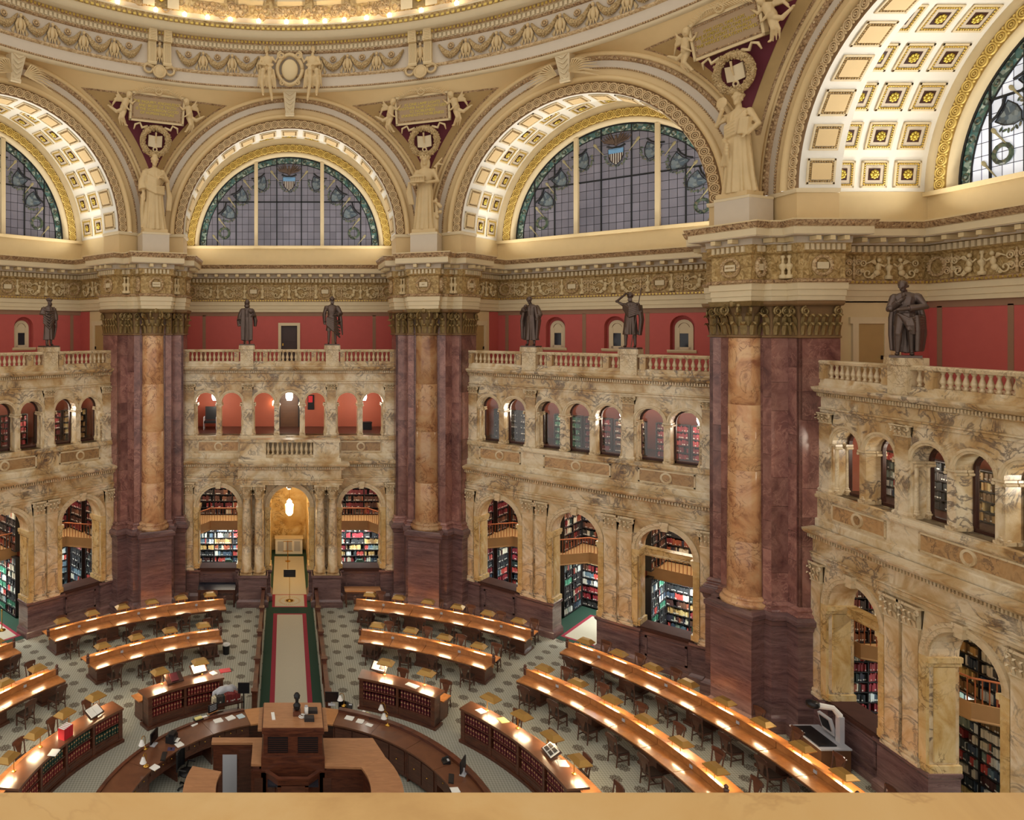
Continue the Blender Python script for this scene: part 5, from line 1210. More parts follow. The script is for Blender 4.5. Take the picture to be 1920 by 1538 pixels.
for y, nm in ((23.6, 'mid-corridor'), (25.6, 'counter-end')):
    e = thing('rope_stand', 'slim brass rope stand on the corridor rug, %s one' % nm, 'stand', (-0.08, y, 0.02)); m = MB(); m.lathe([(0.17, 0), (0.17, 0.03), (0.02, 0.06), (0.02, 1.3), (0.03, 1.32)], (0, 0, 0), 12); m.build('post', 'brass', e); m = MB(); m.box(-0.3, 0.3, -0.01, 0.01, 1.26, 1.3); m.build('bar', 'brass', e)
# things in the back bay's upper arcade
e = thing('wood_panelled_door', 'dark framed walnut door behind the middle upper arch of the entrance bay', 'door', (0, 23.85, 8.95))
m = MB(); m.box(-0.8, -0.55, -0.1, 0.05, 0, 2.5); m.box(0.55, 0.8, -0.1, 0.05, 0, 2.5); m.box(-0.8, 0.8, -0.1, 0.05, 2.3, 2.55); m.build('frame', 'shelf_black', e)
m = MB(); m.box(-0.55, 0.55, -0.04, 0.02, 0, 2.3); d = m.build('leaf', 'walnut_door', e)
for i in range(5): m = MB(); m.box(-0.45, 0.45, -0.06, -0.04, 0.15 + i * 0.42, 0.48 + i * 0.42); m.build('door_panel', 'walnut_door', d)
e = thing('office_armchair', 'black padded armchair behind the first upper arch of the entrance bay', 'chair', (-4.75, 22.6, 8.95))
m = MB(); m.box(-0.35, 0.35, -0.3, 0.3, 0.4, 0.52); m.build('seat', 'plastic_black', e); m = MB(); m.box(-0.33, 0.33, 0.24, 0.34, 0.55, 1.35); m.build('backrest', 'plastic_black', e)
for s in (-1, 1): m = MB(); m.tube([(s * 0.38, 0.3, 0), (s * 0.38, 0.3, 0.75), (s * 0.38, -0.28, 0.75), (s * 0.38, -0.28, 0)], 0.025, 6); m.build('arm_frame', 'plastic_grey', e)
e = thing('wall_notice', 'black notice board with a red sheet beside the walnut door', 'board', (1.35, 23.88, 10.0)); m = MB(); m.box(-0.2, 0.2, -0.04, 0.0, 0, 0.9); m.build('board', 'black_metal', e); m = MB(); m.box(-0.16, 0.1, -0.05, -0.04, 0.45, 0.85); m.build('sheet', 'red_plastic', e)
for x, nm in ((-0.95, 'beside the walnut door'), (2.6, 'past the black notice board')):
    e = thing('wall_sconce', 'small glowing wall sconce ' + nm, 'lamp', (x, 23.85, 10.25)); m = MB(); m.lathe([(0.06, 0), (0.09, 0.05), (0.09, 0.25), (0.05, 0.32)], (0, -0.12, 0), 8); m.build('shade', 'lamp_warm', e); m = MB(); m.box(-0.03, 0.03, -0.06, 0.02, 0.1, 0.4); m.build('bracket', 'brass', e)
e = thing('storage_box', 'low black box on the floor behind the last upper arch of the entrance bay', 'box', (4.65, 22.6, 8.95)); m = MB(); m.box(-0.3, 0.3, -0.2, 0.2, 0, 0.4); m.build('body', 'plastic_black', e); m = MB(); m.box(-0.32, 0.32, -0.22, 0.22, 0.4, 0.46); m.build('lid', 'black_metal', e)
# ------------------------------------------------------------------ furniture of the reading floor
def pix(u, v, z):          # point of the plane at height z that the photograph shows at pixel (u, v)
    d = 1333.4 * (15.0 - z) / (v - 617.0); return ((u - 535.6) / 1333.4 * d - 0.217, d - 20.24, z)
def wput(me, name, e, W):  # place a mesh given in hall coordinates under the empty e
    o = put(me, name, e); o.matrix_parent_inverse = W; return o
def arc_thing(name, label, cat, r, a0, a1, group=None):
    am = (a0 + a1) / 2; e = thing(name, label, cat, az(r, am, 0), rad(-am), group)
    W = (Matrix.Translation(az(r, am, 0)) @ Matrix.Rotation(rad(-am), 4, 'Z')).inverted(); return e, W
def arcbox(r0, r1, z0, z1, a0, a1, n=6): m = MB(); m.ring([(r0, z0), (r1, z0), (r1, z1), (r0, z1)], a0, a1, n, True); return m
# lamp
def make_lamp(h, twin=True):
    e = put(None, 'desk_lamp')
    m = MB(); 
    def fr(x, y, z): return [(-x, -y, z), (x, -y, z), (x, y, z), (-x, y, z)]
    rings = [fr(0.31, 0.23, h), fr(0.32, 0.24, h + 0.035), fr(0.29, 0.21, h + 0.06), fr(0.19, 0.12, h + 0.15), fr(0.185, 0.115, h + 0.155)]
    vs = [p for q in rings for p in q]; fs = [(i * 4 + j, i * 4 + (j + 1) % 4, (i + 1) * 4 + (j + 1) % 4, (i + 1) * 4 + j) for i in range(4) for j in range(4)] + [(16, 17, 18, 19)]
    m.add(vs, fs); m.build('hood', 'hood_brass', e)
    m = MB(); m.box(-0.24, 0.24, -0.16, 0.16, h + 0.012, h + 0.03); m.build('tube', 'desk_tube', e)
    for x in ((-0.17, 0.17) if twin else (0.0,)): m = MB(); m.tube([(x, -0.2, 0), (x, -0.2, h + 0.03), (x, -0.1, h + 0.05)], 0.014, 6); m.build('post', 'brass', e)
    if not twin: m = MB(); m.lathe([(0.07, 0), (0.07, 0.02), (0.02, 0.04)], (0, -0.2, 0), 10); m.build('foot', 'brass', e)
    return e
LAMP = make_lamp(0.18); LAMP1 = make_lamp(0.36, False); used = {}
def place(proto, loc, rz, label, cat, group, scale=None):
    if proto.name not in used: used[proto.name] = 1; o = proto
    else: o = copy_tree(proto)
    o.location = loc; o.rotation_euler = (0, 0, rz); tag(o, label, cat, group)
    if scale: o.scale = scale
    return o
# reading chair: local +y faces the desk
def make_chair():
    e = put(None, 'reading_chair')
    m = MB(); m.prism([(-0.24, 0.24), (-0.21, -0.22), (0.21, -0.22), (0.24, 0.24)], 0.44, 0.48); m.build('seat', 'leather_dark', e)
    m = MB(); m.prism([(-0.25, 0.25), (-0.22, -0.23), (0.22, -0.23), (0.25, 0.25)], 0.38, 0.44); m.build('seat_frame', 'chair_wood', e)
    for s in (-1, 1):
        m = MB(); m.box(s * 0.23 - 0.022, s * 0.23 + 0.022, 0.2, 0.245, 0, 0.38); m.build('leg', 'chair_wood', e)
        m = MB(); m.tube([(s * 0.2, -0.27, 0), (s * 0.2, -0.22, 0.42), (s * 0.2, -0.24, 0.6), (s * 0.22, -0.32, 1.02)], [0.025, 0.026, 0.026, 0.022], 6); m.build('leg', 'chair_wood', e)
        m = MB(); m.box(s * 0.215 - 0.012, s * 0.215 + 0.012, -0.24, 0.22, 0.18, 0.21); m.build('stretcher', 'chair_wood', e)
    m = MB(); m.box(-0.21, 0.21, -0.01, 0.015, 0.18, 0.21); m.build('stretcher', 'chair_wood', e)
    m = MB(); pts = [(-0.25, 0.88), (-0.12, 0.86), (0.12, 0.86), (0.25, 0.88), (0.26, 0.98), (0.15, 1.03), (0, 1.045), (-0.15, 1.03), (-0.26, 0.98)]
    m.vprism(pts, -0.34, -0.295); m.build('top_rail', 'chair_wood', e)
    m = MB(); vs = [(-0.07, 0.47), (0.07, 0.47), (0.055, 0.55), (0.10, 0.68), (0.14, 0.80), (0.15, 0.88), (-0.15, 0.88), (-0.14, 0.80), (-0.10, 0.68), (-0.055, 0.55)]
    k0 = len(vs); m.add([(x, -0.24 - (z - 0.47) * 0.17, z) for x, z in vs] + [(x, -0.265 - (z - 0.47) * 0.17, z) for x, z in vs], [tuple(range(k0)), tuple(range(2 * k0 - 1, k0 - 1, -1))] + [(i, (i + 1) % k0, k0 + (i + 1) % k0, k0 + i) for i in range(k0)]); m.build('splat', 'chair_wood', e)
    return e
CHAIR = make_chair()
ROWS = [('outer', 16.9, [(11.5, 41.5, 6), (47.0, 86.6, 8)]), ('middle', 13.2, [(14.2, 40.8, 4), (46.9, 84.3, 6)])]
def desk_row(rn, r, a0, a1, n, s, part):
    lo, hi = (a0, a1) if s > 0 else (-a1, -a0)
    side = 'staff statue' if s > 0 else 'toga statue'
    where = '%s ring, %s section, %s side' % (rn, 'aisle' if part == 0 else 'far', side)
    if lo < -46.5 and part == 1: hi_c = hi
    e, Wi = arc_thing('reading_desk', 'curved double-sided wooden reading desk, ' + where, 'desk', r, lo, hi, 'curved reading desks')
    st = (hi - lo) / n; gap = 0.04
    for i in range(n):
        p, q = lo + i * st + gap, lo + (i + 1) * st - gap
        wput(arcbox(r - 0.74, r - 0.05, 0.74, 0.78, p, q, 3).mesh('desk_top', 'desk_top'), 'desk_top', e, Wi); wput(arcbox(r + 0.05, r + 0.74, 0.74, 0.78, p, q, 3).mesh('desk_top', 'desk_top'), 'desk_top', e, Wi)
        m = arcbox(r - 0.035, r + 0.035, 0.6, 1.0, p, q, 3); wput(m.mesh('divider', 'desk_top'), 'divider', e, Wi)
    wput(arcbox(r - 0.055, r + 0.055, 1.0, 1.03, lo, hi, 4 * n).mesh('divider_cap', 'desk_top'), 'divider_cap', e, Wi)
    for rr in (r - 0.72, r + 0.68): wput(arcbox(rr, rr + 0.04, 0.66, 0.74, lo, hi, 4 * n).mesh('apron', 'desk_base'), 'apron', e, Wi)
    for i in range(0, n + 1, 2) if n % 2 == 0 else range(0, n + 1):
        c = lo + i * st; w_ = math.degrees(0.35 / r); c = min(max(c, lo + w_ * 1.6), hi - w_ * 1.6)
        m = arcbox(r - 0.42, r + 0.42, 0.1, 0.7, c - w_, c + w_, 2); m.merge(arcbox(r - 0.5, r + 0.5, 0, 0.1, c - w_ * 1.2, c + w_ * 1.2, 2)); wput(m.mesh('pedestal', 'desk_base'), 'pedestal', e, Wi)
    for i in range(1, n, 2):
        c = lo + i * st; w_ = math.degrees(0.06 / r); wput(arcbox(r - 0.06, r - 0.035, 0.82, 0.92, c - w_, c + w_, 1).mesh('outlet_plate', 'plastic_grey'), 'outlet_plate', e, Wi)
    for c in (lo, hi):
        m = MB(); m.lathe([(0.07, 0.78), (0.07, 1.02), (0.09, 1.04), (0.05, 1.08), (0.07, 1.14), (0.02, 1.2)], az(r, c, 0), 10); wput(m.mesh('end_post', 'desk_base'), 'end_post', e, Wi)
    for i in range(n):
        c = lo + (i + 0.5) * st
        place(LAMP, az(r + 0.24, c, 1.0), rad(-c), 'brass hooded lamp, ' + where, 'lamp', 'reading desk lamps')
        jit = rnd.uniform(-0.09, 0.09)
        if not (part == 1 and s < 0 and i < n - 2):
            place(CHAIR, az(r - 1.0 - rnd.uniform(0, 0.14), c + rnd.uniform(-0.3, 0.3), 0), rad(-c) + jit, 'dark chair inside the ' + where, 'chair', 'reading chairs')
            place(CHAIR, az(r + 1.02 + rnd.uniform(0, 0.12), c + st * 0.25 + rnd.uniform(-0.3, 0.3), 0), rad(-c) + PI + rnd.uniform(-0.09, 0.09), 'dark chair outside the ' + where, 'chair', 'reading chairs')
for rn, r, parts in ROWS:
    for s in (-1, 1):
        for pi, (a0, a1, n) in enumerate(parts): desk_row(rn, r, a0, a1, n, s, pi)

# inner ring: bookcase desks with rows of uniform volumes
def book_mesh(wd, h, d, mat):
    m = MB(); m.add([(-wd / 2, 0.0, 0), (-wd * 0.3, -0.012, 0), (wd * 0.3, -0.012, 0), (wd / 2, 0.0, 0), (wd / 2, d, 0), (-wd / 2, d, 0), (-wd / 2, 0.0, h), (-wd * 0.3, -0.012, h), (wd * 0.3, -0.012, h), (wd / 2, 0.0, h), (wd / 2, d, h), (-wd / 2, d, h)],
                    [(0, 1, 7, 6), (1, 2, 8, 7), (2, 3, 9, 8), (3, 4, 10, 9), (4, 5, 11, 10), (5, 0, 6, 11), (6, 7, 8, 9, 10, 11), (5, 4, 3, 2, 1, 0)])
    return m.mesh('bound_volume', mat)
BKM = {c: book_mesh(0.082, 0.285, 0.22, c) for c in ('book_red', 'book_maroon', 'book_green')}
m = MB(); m.box(-0.03, 0.03, -0.016, -0.011, 0.19, 0.235); m.box(-0.03, 0.03, -0.016, -0.011, 0.05, 0.07); ME_spine = m.mesh('spine_label', 'book_tan')
def case_desk(a0, a1, s, part):
    lo, hi = (a0, a1) if s > 0 else (-a1, -a0)
    where = '%s bookcase on the %s side' % ('aisle' if part == 0 else 'far', 'staff statue' if s > 0 else 'toga statue')
    R0, R1 = 8.3, 8.72
    e, Wi = arc_thing('bookcase_desk', 'curved mahogany bookcase desk with lamps, ' + where.replace(' bookcase', ' section'), 'desk', 8.7, lo, hi, 'inner ring bookcase desks')
    n = max(6, int((hi - lo) / 2))
    P = lambda m, nm, mt: wput(m.mesh(nm, mt), nm, e, Wi)
    P(arcbox(R0 - 0.04, 9.0, 1.16, 1.23, lo - 0.3, hi + 0.3, n), 'top', 'staff_top'); P(arcbox(R1 - 0.06, R1, 0.1, 1.16, lo, hi, n), 'back_panel', 'mahogany')
    P(arcbox(R0 - 0.06, R1 + 0.1, 0.0, 0.1, lo - 0.4, hi + 0.4, n), 'plinth', 'mahogany'); P(arcbox(R0, R1, 0.1, 0.36, lo, hi, n), 'base_panel', 'mahogany')
    P(arcbox(R0, R1, 0.36, 0.4, lo, hi, n), 'shelf', 'mahogany'); P(arcbox(R0, R1, 0.75, 0.78, lo, hi, n), 'shelf', 'mahogany'); P(arcbox(R0, R1, 1.1, 1.16, lo, hi, n), 'cornice', 'mahogany')
    k_ = 2 if part == 0 else 4
    for i in range(k_ + 1):
        c = lo + (hi - lo) * i / k_; w_ = 0.35 if 0 < i < k_ else 0.55; c = min(max(c, lo + w_), hi - w_); P(arcbox(R0 - 0.02, R1, 0.1, 1.16, c - w_, c + w_, 1), 'stile', 'mahogany')
        if i < k_:
            q0, q1 = lo + (hi - lo) * i / k_ + 0.9, lo + (hi - lo) * (i + 1) / k_ - 0.9
            for z0, z1 in ((0.14, 0.17), (0.3, 0.33)): P(arcbox(R0 - 0.02, R0, z0, z1, q0, q1, 4), 'base_rail', 'mahogany')
    P(arcbox(9.0, 9.62, 0.74, 0.78, lo, hi, n), 'reading_ledge', 'desk_top'); P(arcbox(R1, R1 + 0.35, 0.1, 0.74, lo + 0.5, hi - 0.5, n), 'knee_panel', 'desk_base')
    for c in (lo + 0.8, hi - 0.8): P(arcbox(9.0, 9.5, 0, 0.74, c - 0.25, c + 0.25, 1), 'leg', 'desk_base')
    nl = 2 if part == 0 else 4
    for i in range(nl):
        c = lo + (hi - lo) * (i + 0.55) / nl
        place(LAMP1, az(9.08, c, 1.23), rad(-c), 'brass hooded lamp standing on the ' + where, 'lamp', 'bookcase desk lamps')
        place(CHAIR, az(9.85, c + 2.2, 0), rad(-c) + PI + rnd.uniform(-0.2, 0.2), 'dark wooden chair behind the ' + where, 'chair', 'reading chairs')
    step = math.degrees(0.112 / (R0 + 0.02)); cnt = 0
    for row, z in enumerate((0.4, 0.78)):
        for i in range(k_):
            q0, q1 = lo + (hi - lo) * i / k_ + 0.75, lo + (hi - lo) * (i + 1) / k_ - 0.75; nb = int((q1 - q0) / step)
            col = 'book_maroon' if s > 0 else 'book_red'
            if s < 0 and part == 1 and ((i, row) in ((2, 1), (3, 0), (1, 1))): col = 'book_green'
            for j in range(nb):
                c = q0 + (q1 - q0) * (j + 0.5) / nb
                bk = put(BKM[col], 'bound_volume', None, az(R0 + 0.03 + 0.02 * rnd.random(), c, z), (0, rnd.uniform(-0.03, 0.03), rad(-c)), (1, 1, rnd.uniform(0.94, 1.03)))
                tag(bk, '%s bound volume, %s shelf, %s' % ({'book_maroon': 'maroon', 'book_red': 'russet', 'book_green': 'dark green'}[col], 'lower' if row == 0 else 'upper', where), 'book', 'bound volumes in the ring bookcases'); put(ME_spine, 'spine_label', bk)
for s in (-1, 1): case_desk(18.9, 40.2, s, 0); case_desk(47.8, 82.5, s, 1)

# carpet aisle and its wooden rails
m = MB(); m.box(-1.25, 1.25, 6.25, 19.1, 0.002, 0.014); rn_ = tag(m.build('aisle_carpet', 'green_carpet'), 'long green aisle carpet with crimson bordered cream runner', 'carpet')
m = MB(); m.box(-0.86, 0.86, 6.7, 17.2, 0.014, 0.018); b1 = m.build('runner_border', 'red_carpet', rn_); m = MB(); m.box(-0.66, 0.66, 6.85, 17.05, 0.018, 0.022); m.build('runner_field', 'cream_carpet', rn_)
m = MB(); m.box(-0.95, 0.95, 18.05, 19.9, 0.014, 0.018); b1 = m.build('mat_border', 'red_carpet', rn_); m = MB(); m.box(-0.8, 0.8, 18.15, 19.8, 0.018, 0.022); m.build('mat_field', 'cream_carpet', rn_)
m = MB()
for i in range(30): a = i * PI / 15; m.cbox((0.55 * math.cos(a), 18.95 + 0.55 * math.sin(a), 0.024), (0.06, 0.025, 0.002), Matrix.Rotation(a, 3, 'Z'))
m.lathe([(0.28, 0.022), (0.28, 0.025), (0.001, 0.025)], (0, 18.95, 0), 24, cap=False); m.build('mat_wreath', 'ochre', rn_)
m = MB(); m.lathe([(0.04, 0), (0.045, 0.06), (0.03, 0.1), (0.05, 0.25), (0.025, 0.45), (0.04, 0.55), (0.03, 0.62)], (0, 0, 0), 8); ME_rb = m.mesh('rail_baluster', 'desk_base', True)
for s, nm in ((-1, 'toga statue'), (1, 'staff statue')):
    x = s * 1.42; e = thing('aisle_railing', 'long mahogany balustrade railing on the %s side of the aisle' % nm, 'railing', (x, 12.6, 0), 0.0, 'aisle railings')
    m = MB(); m.box(-0.09, 0.09, -5.4, 5.6, 0.86, 0.96); m.box(-0.06, 0.06, -5.4, 5.6, 0.8, 0.86); m.build('top_rail', 'mahogany', e); m = MB(); m.box(-0.08, 0.08, -5.4, 5.6, 0, 0.18); m.build('bottom_rail', 'mahogany', e)
    for y in (-5.4, -2.7, 0.0, 2.8, 5.6): m = MB(); m.box(-0.1, 0.1, y - 0.1, y + 0.1, 0, 1.02); m.box(-0.13, 0.13, y - 0.13, y + 0.13, 1.02, 1.08); m.build('newel_post', 'mahogany', e)
    for i in range(44): put(ME_rb, 'rail_baluster', e, (0, -5.2 + 10.6 * (i + 0.5) / 44, 0.18))

# staff counter ring
CT = 1.1
e = thing('staff_counter', 'round mahogany staff counter ring encircling the central desk', 'counter', (0, 0, 0))
segs = [-100, -83, -64, -49, -33, -17, -9, 9, 17, 33, 49, 64, 83, 100]
for i in range(len(segs) - 1):
    a0, a1 = segs[i], segs[i + 1]; mid = (a0 + a1) / 2; mt = 'oak' if abs(mid) < 16 else 'staff_top'
    arcbox(4.95, 5.98, CT - 0.05, CT, a0 + 0.06, a1 - 0.06, 6).build('counter_top', mt, e)
    arcbox(5.75, 5.9, 0.0, CT - 0.05, a0, a1, 6).build('front_panel', 'mahogany', e)
    if abs(mid) > 16:
        arcbox(5.05, 5.1, 0.62 if -60 < mid < -16 or mid > 60 else 0.12, CT - 0.08, a0 + 0.4, a1 - 0.4, 5).build('inner_panel', 'mahogany', e); arcbox(5.05, 5.75, 0.0, CT - 0.05, a0 - 0.25, a0 + 0.25, 1).build('divider_panel', 'mahogany', e)
        nd = 3 if mid < 0 else 2
        for j in range(nd):
            q0 = a0 + 0.8 + (a1 - a0 - 1.6) * j / nd; q1 = a0 + 0.8 + (a1 - a0 - 1.6) * (j + 1) / nd - 0.5
            if mid < 0 or mid > 60: d = arcbox(5.02, 5.05, 0.84, 1.0, q0, q1, 2).build('drawer', 'desk_base', e)
            else: d = arcbox(5.02, 5.05, 0.2, 0.95, q0, q1, 2).build('cupboard_door', 'desk_base', e)
            m = MB(); m.ball(az(4.99, (q0 + q1) / 2, 0.92 if (mid < 0 or mid > 60) else 0.6), 0.025, 6, 5); m.build('knob', 'brass', d)
arcbox(5.78, 5.98, CT, CT + 0.1, 17, 100, 24).build('raised_edge', 'mahogany', e); arcbox(5.86, 5.98, CT, CT + 0.05, -100, -17, 24).build('raised_edge', 'mahogany', e)

# central desk: horseshoe counter, panelled walls, high desk with lattice front
e = thing('central_desk', 'central mahogany issue desk with pale brown horseshoe counter and high block', 'desk', (0, 0, 0))
ZT = 2.0
arcbox(2.2, 3.12, ZT - 0.07, ZT, 62, 205, 26).build('horseshoe_top', 'tan_wood', e); arcbox(2.2, 3.12, ZT - 0.07, ZT, 205, 287, 16).build('horseshoe_top', 'tan_wood', e)
arcbox(2.9, 3.0, 0.0, ZT - 0.07, 62, 287, 36).build('drum_wall', 'mahogany', e); arcbox(2.3, 2.36, 0.3, ZT - 0.07, 62, 287, 36).build('well_wall', 'mahogany', e)
m = MB(); m.prism([(0.95, 0.9), (2.1, 0.85), (2.8, 1.4), (2.55, 2.35), (0.95, 2.35)], ZT - 0.07, ZT + 0.002); m.build('side_top', 'tan_wood', e)
m = MB(); m.prism([(1.0, 1.0), (2.1, 0.95), (2.6, 1.4), (2.45, 2.25), (1.0, 2.25)], 0, ZT - 0.07); m.build('side_block', 'mahogany', e)
m = MB(); m.box(-2.55, -0.95, 2.1, 2.38, ZT - 0.07, ZT); m.box(-1.25, -0.95, 1.0, 2.1, ZT - 0.07, ZT); m.build('rail_top', 'tan_wood', e)
m = MB(); m.box(-2.5, -0.95, 2.14, 2.3, 0, ZT - 0.07); m.box(-1.2, -1.0, 1.05, 2.14, 0, ZT - 0.07); m.build('panelled_screen', 'mahogany', e)
m = MB(); m.box(-2.2, -1.75, 2.11, 2.14, 0.3, 1.6); m.build('glazed_panel', 'plastic_grey', e)
for x0, x1 in ((-1.68, -1.3),): m = MB(); m.box(x0, x1, 2.1, 2.14, 0.3, 1.75); m.build('screen_panel', 'desk_base', e)
m = MB(); m.box(-0.95, 0.95, 1.0, 2.3, 0, 2.2); m.build('block_base', 'mahogany', e)
m = MB(); m.box(-0.88, 0.88, 1.05, 2.3, 2.2, 2.95); m.build('block_body', 'mahogany', e)
m = MB(); m.box(-0.93, 0.93, 0.98, 2.4, 2.9, 3.08); m.build('block_top', 'mahogany', e)
m = MB(); m.box(-0.9, 0.9, 1.0, 2.4, 3.08, 3.1); m.build('block_cover', 'tan_wood', e)
m = MB(); m.box(-1.06, 1.06, 1.2, 2.45, 2.86, 2.92); m.build('block_wing', 'tan_wood', e)
for s in (-1, 1):
    m = MB(); m.box(s * 0.45 - 0.3, s * 0.45 + 0.3, 1.03, 1.05, 2.32, 2.78); q = m.build('lattice_panel', 'black_metal', e)
    for i in range(7): m = MB(); z = 2.35 + i * 0.062; m.box(s * 0.45 - 0.29, s * 0.45 + 0.29, 1.015, 1.03, z, z + 0.02); m.build('slat', 'dark_wood', q)
    m = MB(); m.box(s * 0.45 - 0.34, s * 0.45 + 0.34, 1.02, 1.04, 2.26, 2.31); m.build('panel_rail', 'mahogany', e)
# polygonal lectern front and oak step
lec = [(-1.25, 1.0), (-0.8, 1.0), (-0.45, 0.62), (0.45, 0.62), (0.8, 1.0), (1.25, 1.0)]
m = MB(); m.sweep(lec, [(0, 0.9), (0.0, 1.75), (0.06, 1.78), (0.06, 1.83), (-0.06, 1.83)], -1); m.build('lectern_front', 'mahogany', e)
for i in range(5):
    a_, b_ = Vector(lec[i]), Vector(lec[i + 1]); d = (b_ - a_).normalized(); p, q = a_ + d * 0.1, b_ - d * 0.1; nx, ny = d.y * 0.02, -d.x * 0.02
    m = MB(); m.add([(p.x + nx, p.y + ny, 1.1), (q.x + nx, q.y + ny, 1.1), (q.x + nx, q.y + ny, 1.6), (p.x + nx, p.y + ny, 1.6)], [(0, 1, 2, 3)]); m.build('lectern_panel', 'desk_base', e)
m = MB(); m.box(-0.75, 0.75, 0.62, 1.0, 1.55, 1.6); m.build('writing_surface', 'glass_dark', e)
m = MB(); m.box(-0.95, 0.95, -0.2, 0.55, 0.0, 0.95); m.build('step_block', 'mahogany', e); m = MB(); m.box(-0.98, 0.98, -0.2, 0.6, 0.95, 1.0); m.build('step_top', 'oak', e)
# ------------------------------------------------------------------ sculpture
def finish(mb, name, mat, vox, smooth_it=2):
    me = mb.mesh(name + '_raw', None); o = put(me, 'tmp_sculpt')
    md = o.modifiers.new('r', 'REMESH'); md.mode = 'VOXEL'; md.voxel_size = vox; md.use_smooth_shade = True
    if smooth_it: sm = o.modifiers.new('s', 'SMOOTH'); sm.factor = 0.5; sm.iterations = smooth_it
    dg = bpy.context.evaluated_depsgraph_get(); dg.update()
    out = bpy.data.meshes.new_from_object(o.evaluated_get(dg)); out.name = name; out.materials.clear(); out.materials.append(MAT[mat])
    bpy.data.objects.remove(o); bpy.data.meshes.remove(me)
    out.polygons.foreach_set('use_smooth', [True] * len(out.polygons)); return out
def loft(mb, secs, n=48, k=11, ph=0.0, tw=0.0):
    vs = []
    for i, (z, cx, cy, rx, ry, am) in enumerate(secs):
        for j in range(n):
            t = 2 * PI * j / n; q = 1 + am * (math.sin(k * t + ph + tw * z) + 0.5 * math.sin((k * 2 - 5) * t + 2 * ph - tw * z * 1.7)); vs.append((cx + rx * q * math.cos(t), cy + ry * q * math.sin(t), z))
    m = len(secs); fs = [(i * n + j, i * n + (j + 1) % n, (i + 1) * n + (j + 1) % n, (i + 1) * n + j) for i in range(m - 1) for j in range(n)] + [tuple(range(n - 1, -1, -1)), tuple((m - 1) * n + j for j in range(n))]
    mb.add(vs, fs)
def limb(mb, pts, rs):
    mb.tube(pts, rs, 10)
    for p, r in zip(pts, rs): mb.ball(p, r, 10, 6)
def hand(mb, c, d=(0, -1, 0), s=1.0):      # palm with five curled fingers
    v = Vector(d).normalized(); up = Vector((0, 0, 1)); sx_ = v.cross(up); sx_ = sx_.normalized() if sx_.length > 0.1 else Vector((1, 0, 0)); C0 = Vector(c)
    mb.ball(c, (0.042 * s, 0.05 * s, 0.03 * s), 8, 6)
    for i, L in enumerate((0.075, 0.085, 0.08, 0.065)):
        o = C0 + sx_ * (0.033 - 0.022 * i) * s + v * 0.03 * s; mb.tube([tuple(o), tuple(o + v * L * 0.6 * s), tuple(o + v * L * 0.9 * s - up * 0.035 * s)], [0.012 * s, 0.011 * s, 0.008 * s], 6)
    o = C0 + sx_ * 0.04 * s; mb.tube([tuple(o), tuple(o + sx_ * 0.03 * s + v * 0.03 * s), tuple(o + sx_ * 0.03 * s + v * 0.065 * s)], [0.013 * s, 0.012 * s, 0.009 * s], 6)
def head(mb, c, tilt=0.0, turn=0.0, hair='short', beard=False):
    M = Matrix.Rotation(turn, 3, 'Z') @ Matrix.Rotation(tilt, 3, 'X'); C0 = Vector(c)
    def B(p, r): q = M @ Vector(p); mb.ball((C0.x + q.x, C0.y + q.y, C0.z + q.z), r, 10, 8, M)
    B((0, 0, 0.03), (0.078, 0.095, 0.105)); B((0, -0.02, -0.05), (0.06, 0.07, 0.065))
    B((0, -0.098, -0.005), (0.014, 0.022, 0.03)); B((0, -0.09, 0.03), (0.05, 0.015, 0.012)); B((0, -0.083, -0.05), (0.025, 0.015, 0.01)); B((0, -0.075, -0.09), (0.025, 0.02, 0.02))
    for s in (-1, 1): B((s * 0.03, -0.083, 0.012), (0.014, 0.01, 0.009)); B((s * 0.08, 0.005, -0.005), (0.012, 0.02, 0.032))
    if hair in ('short', 'long', 'bun', 'laurel'):
        B((0, 0.02, 0.06), (0.09, 0.1, 0.095))
        for i in range(12): a = i * PI / 6; B((0.082 * math.cos(a), 0.015 + 0.095 * math.sin(a), 0.055), (0.026, 0.026, 0.024))
    if hair == 'long':
        for s in (-1, 1): B((s * 0.08, 0.03, -0.06), (0.04, 0.05, 0.12))
        B((0, 0.07, -0.07), (0.08, 0.05, 0.12))
    if hair == 'bun': B((0, 0.05, 0.15), (0.05, 0.06, 0.06)); B((0, 0.0, 0.13), (0.07, 0.07, 0.05))
    if hair == 'laurel':
        for i in range(14): a = i * PI / 7; B((0.098 * math.cos(a), 0.01 + 0.11 * math.sin(a), 0.075), (0.02, 0.02, 0.034))
    if hair == 'hood':
        B((0, 0.03, 0.03), (0.112, 0.115, 0.145)); B((0, 0.05, -0.1), (0.12, 0.1, 0.1))
    if hair == 'queue': B((0, 0.02, 0.055), (0.092, 0.1, 0.095)); B((0, 0.12, -0.02), (0.03, 0.06, 0.03)); B((0, 0.17, -0.06), (0.02, 0.04, 0.04))
    if beard:
        for i in range(7): B((-0.045 + 0.015 * i, -0.07, -0.1 - 0.012 * (i % 3)), (0.025, 0.03, 0.055))
    q = M @ Vector((0, 0.01, -0.13)); mb.tube([(C0.x + q.x, C0.y + q.y, C0.z + q.z + 0.05), (c[0] * 0.5, 0.01, c[2] - 0.24)], [0.05, 0.062], 10)
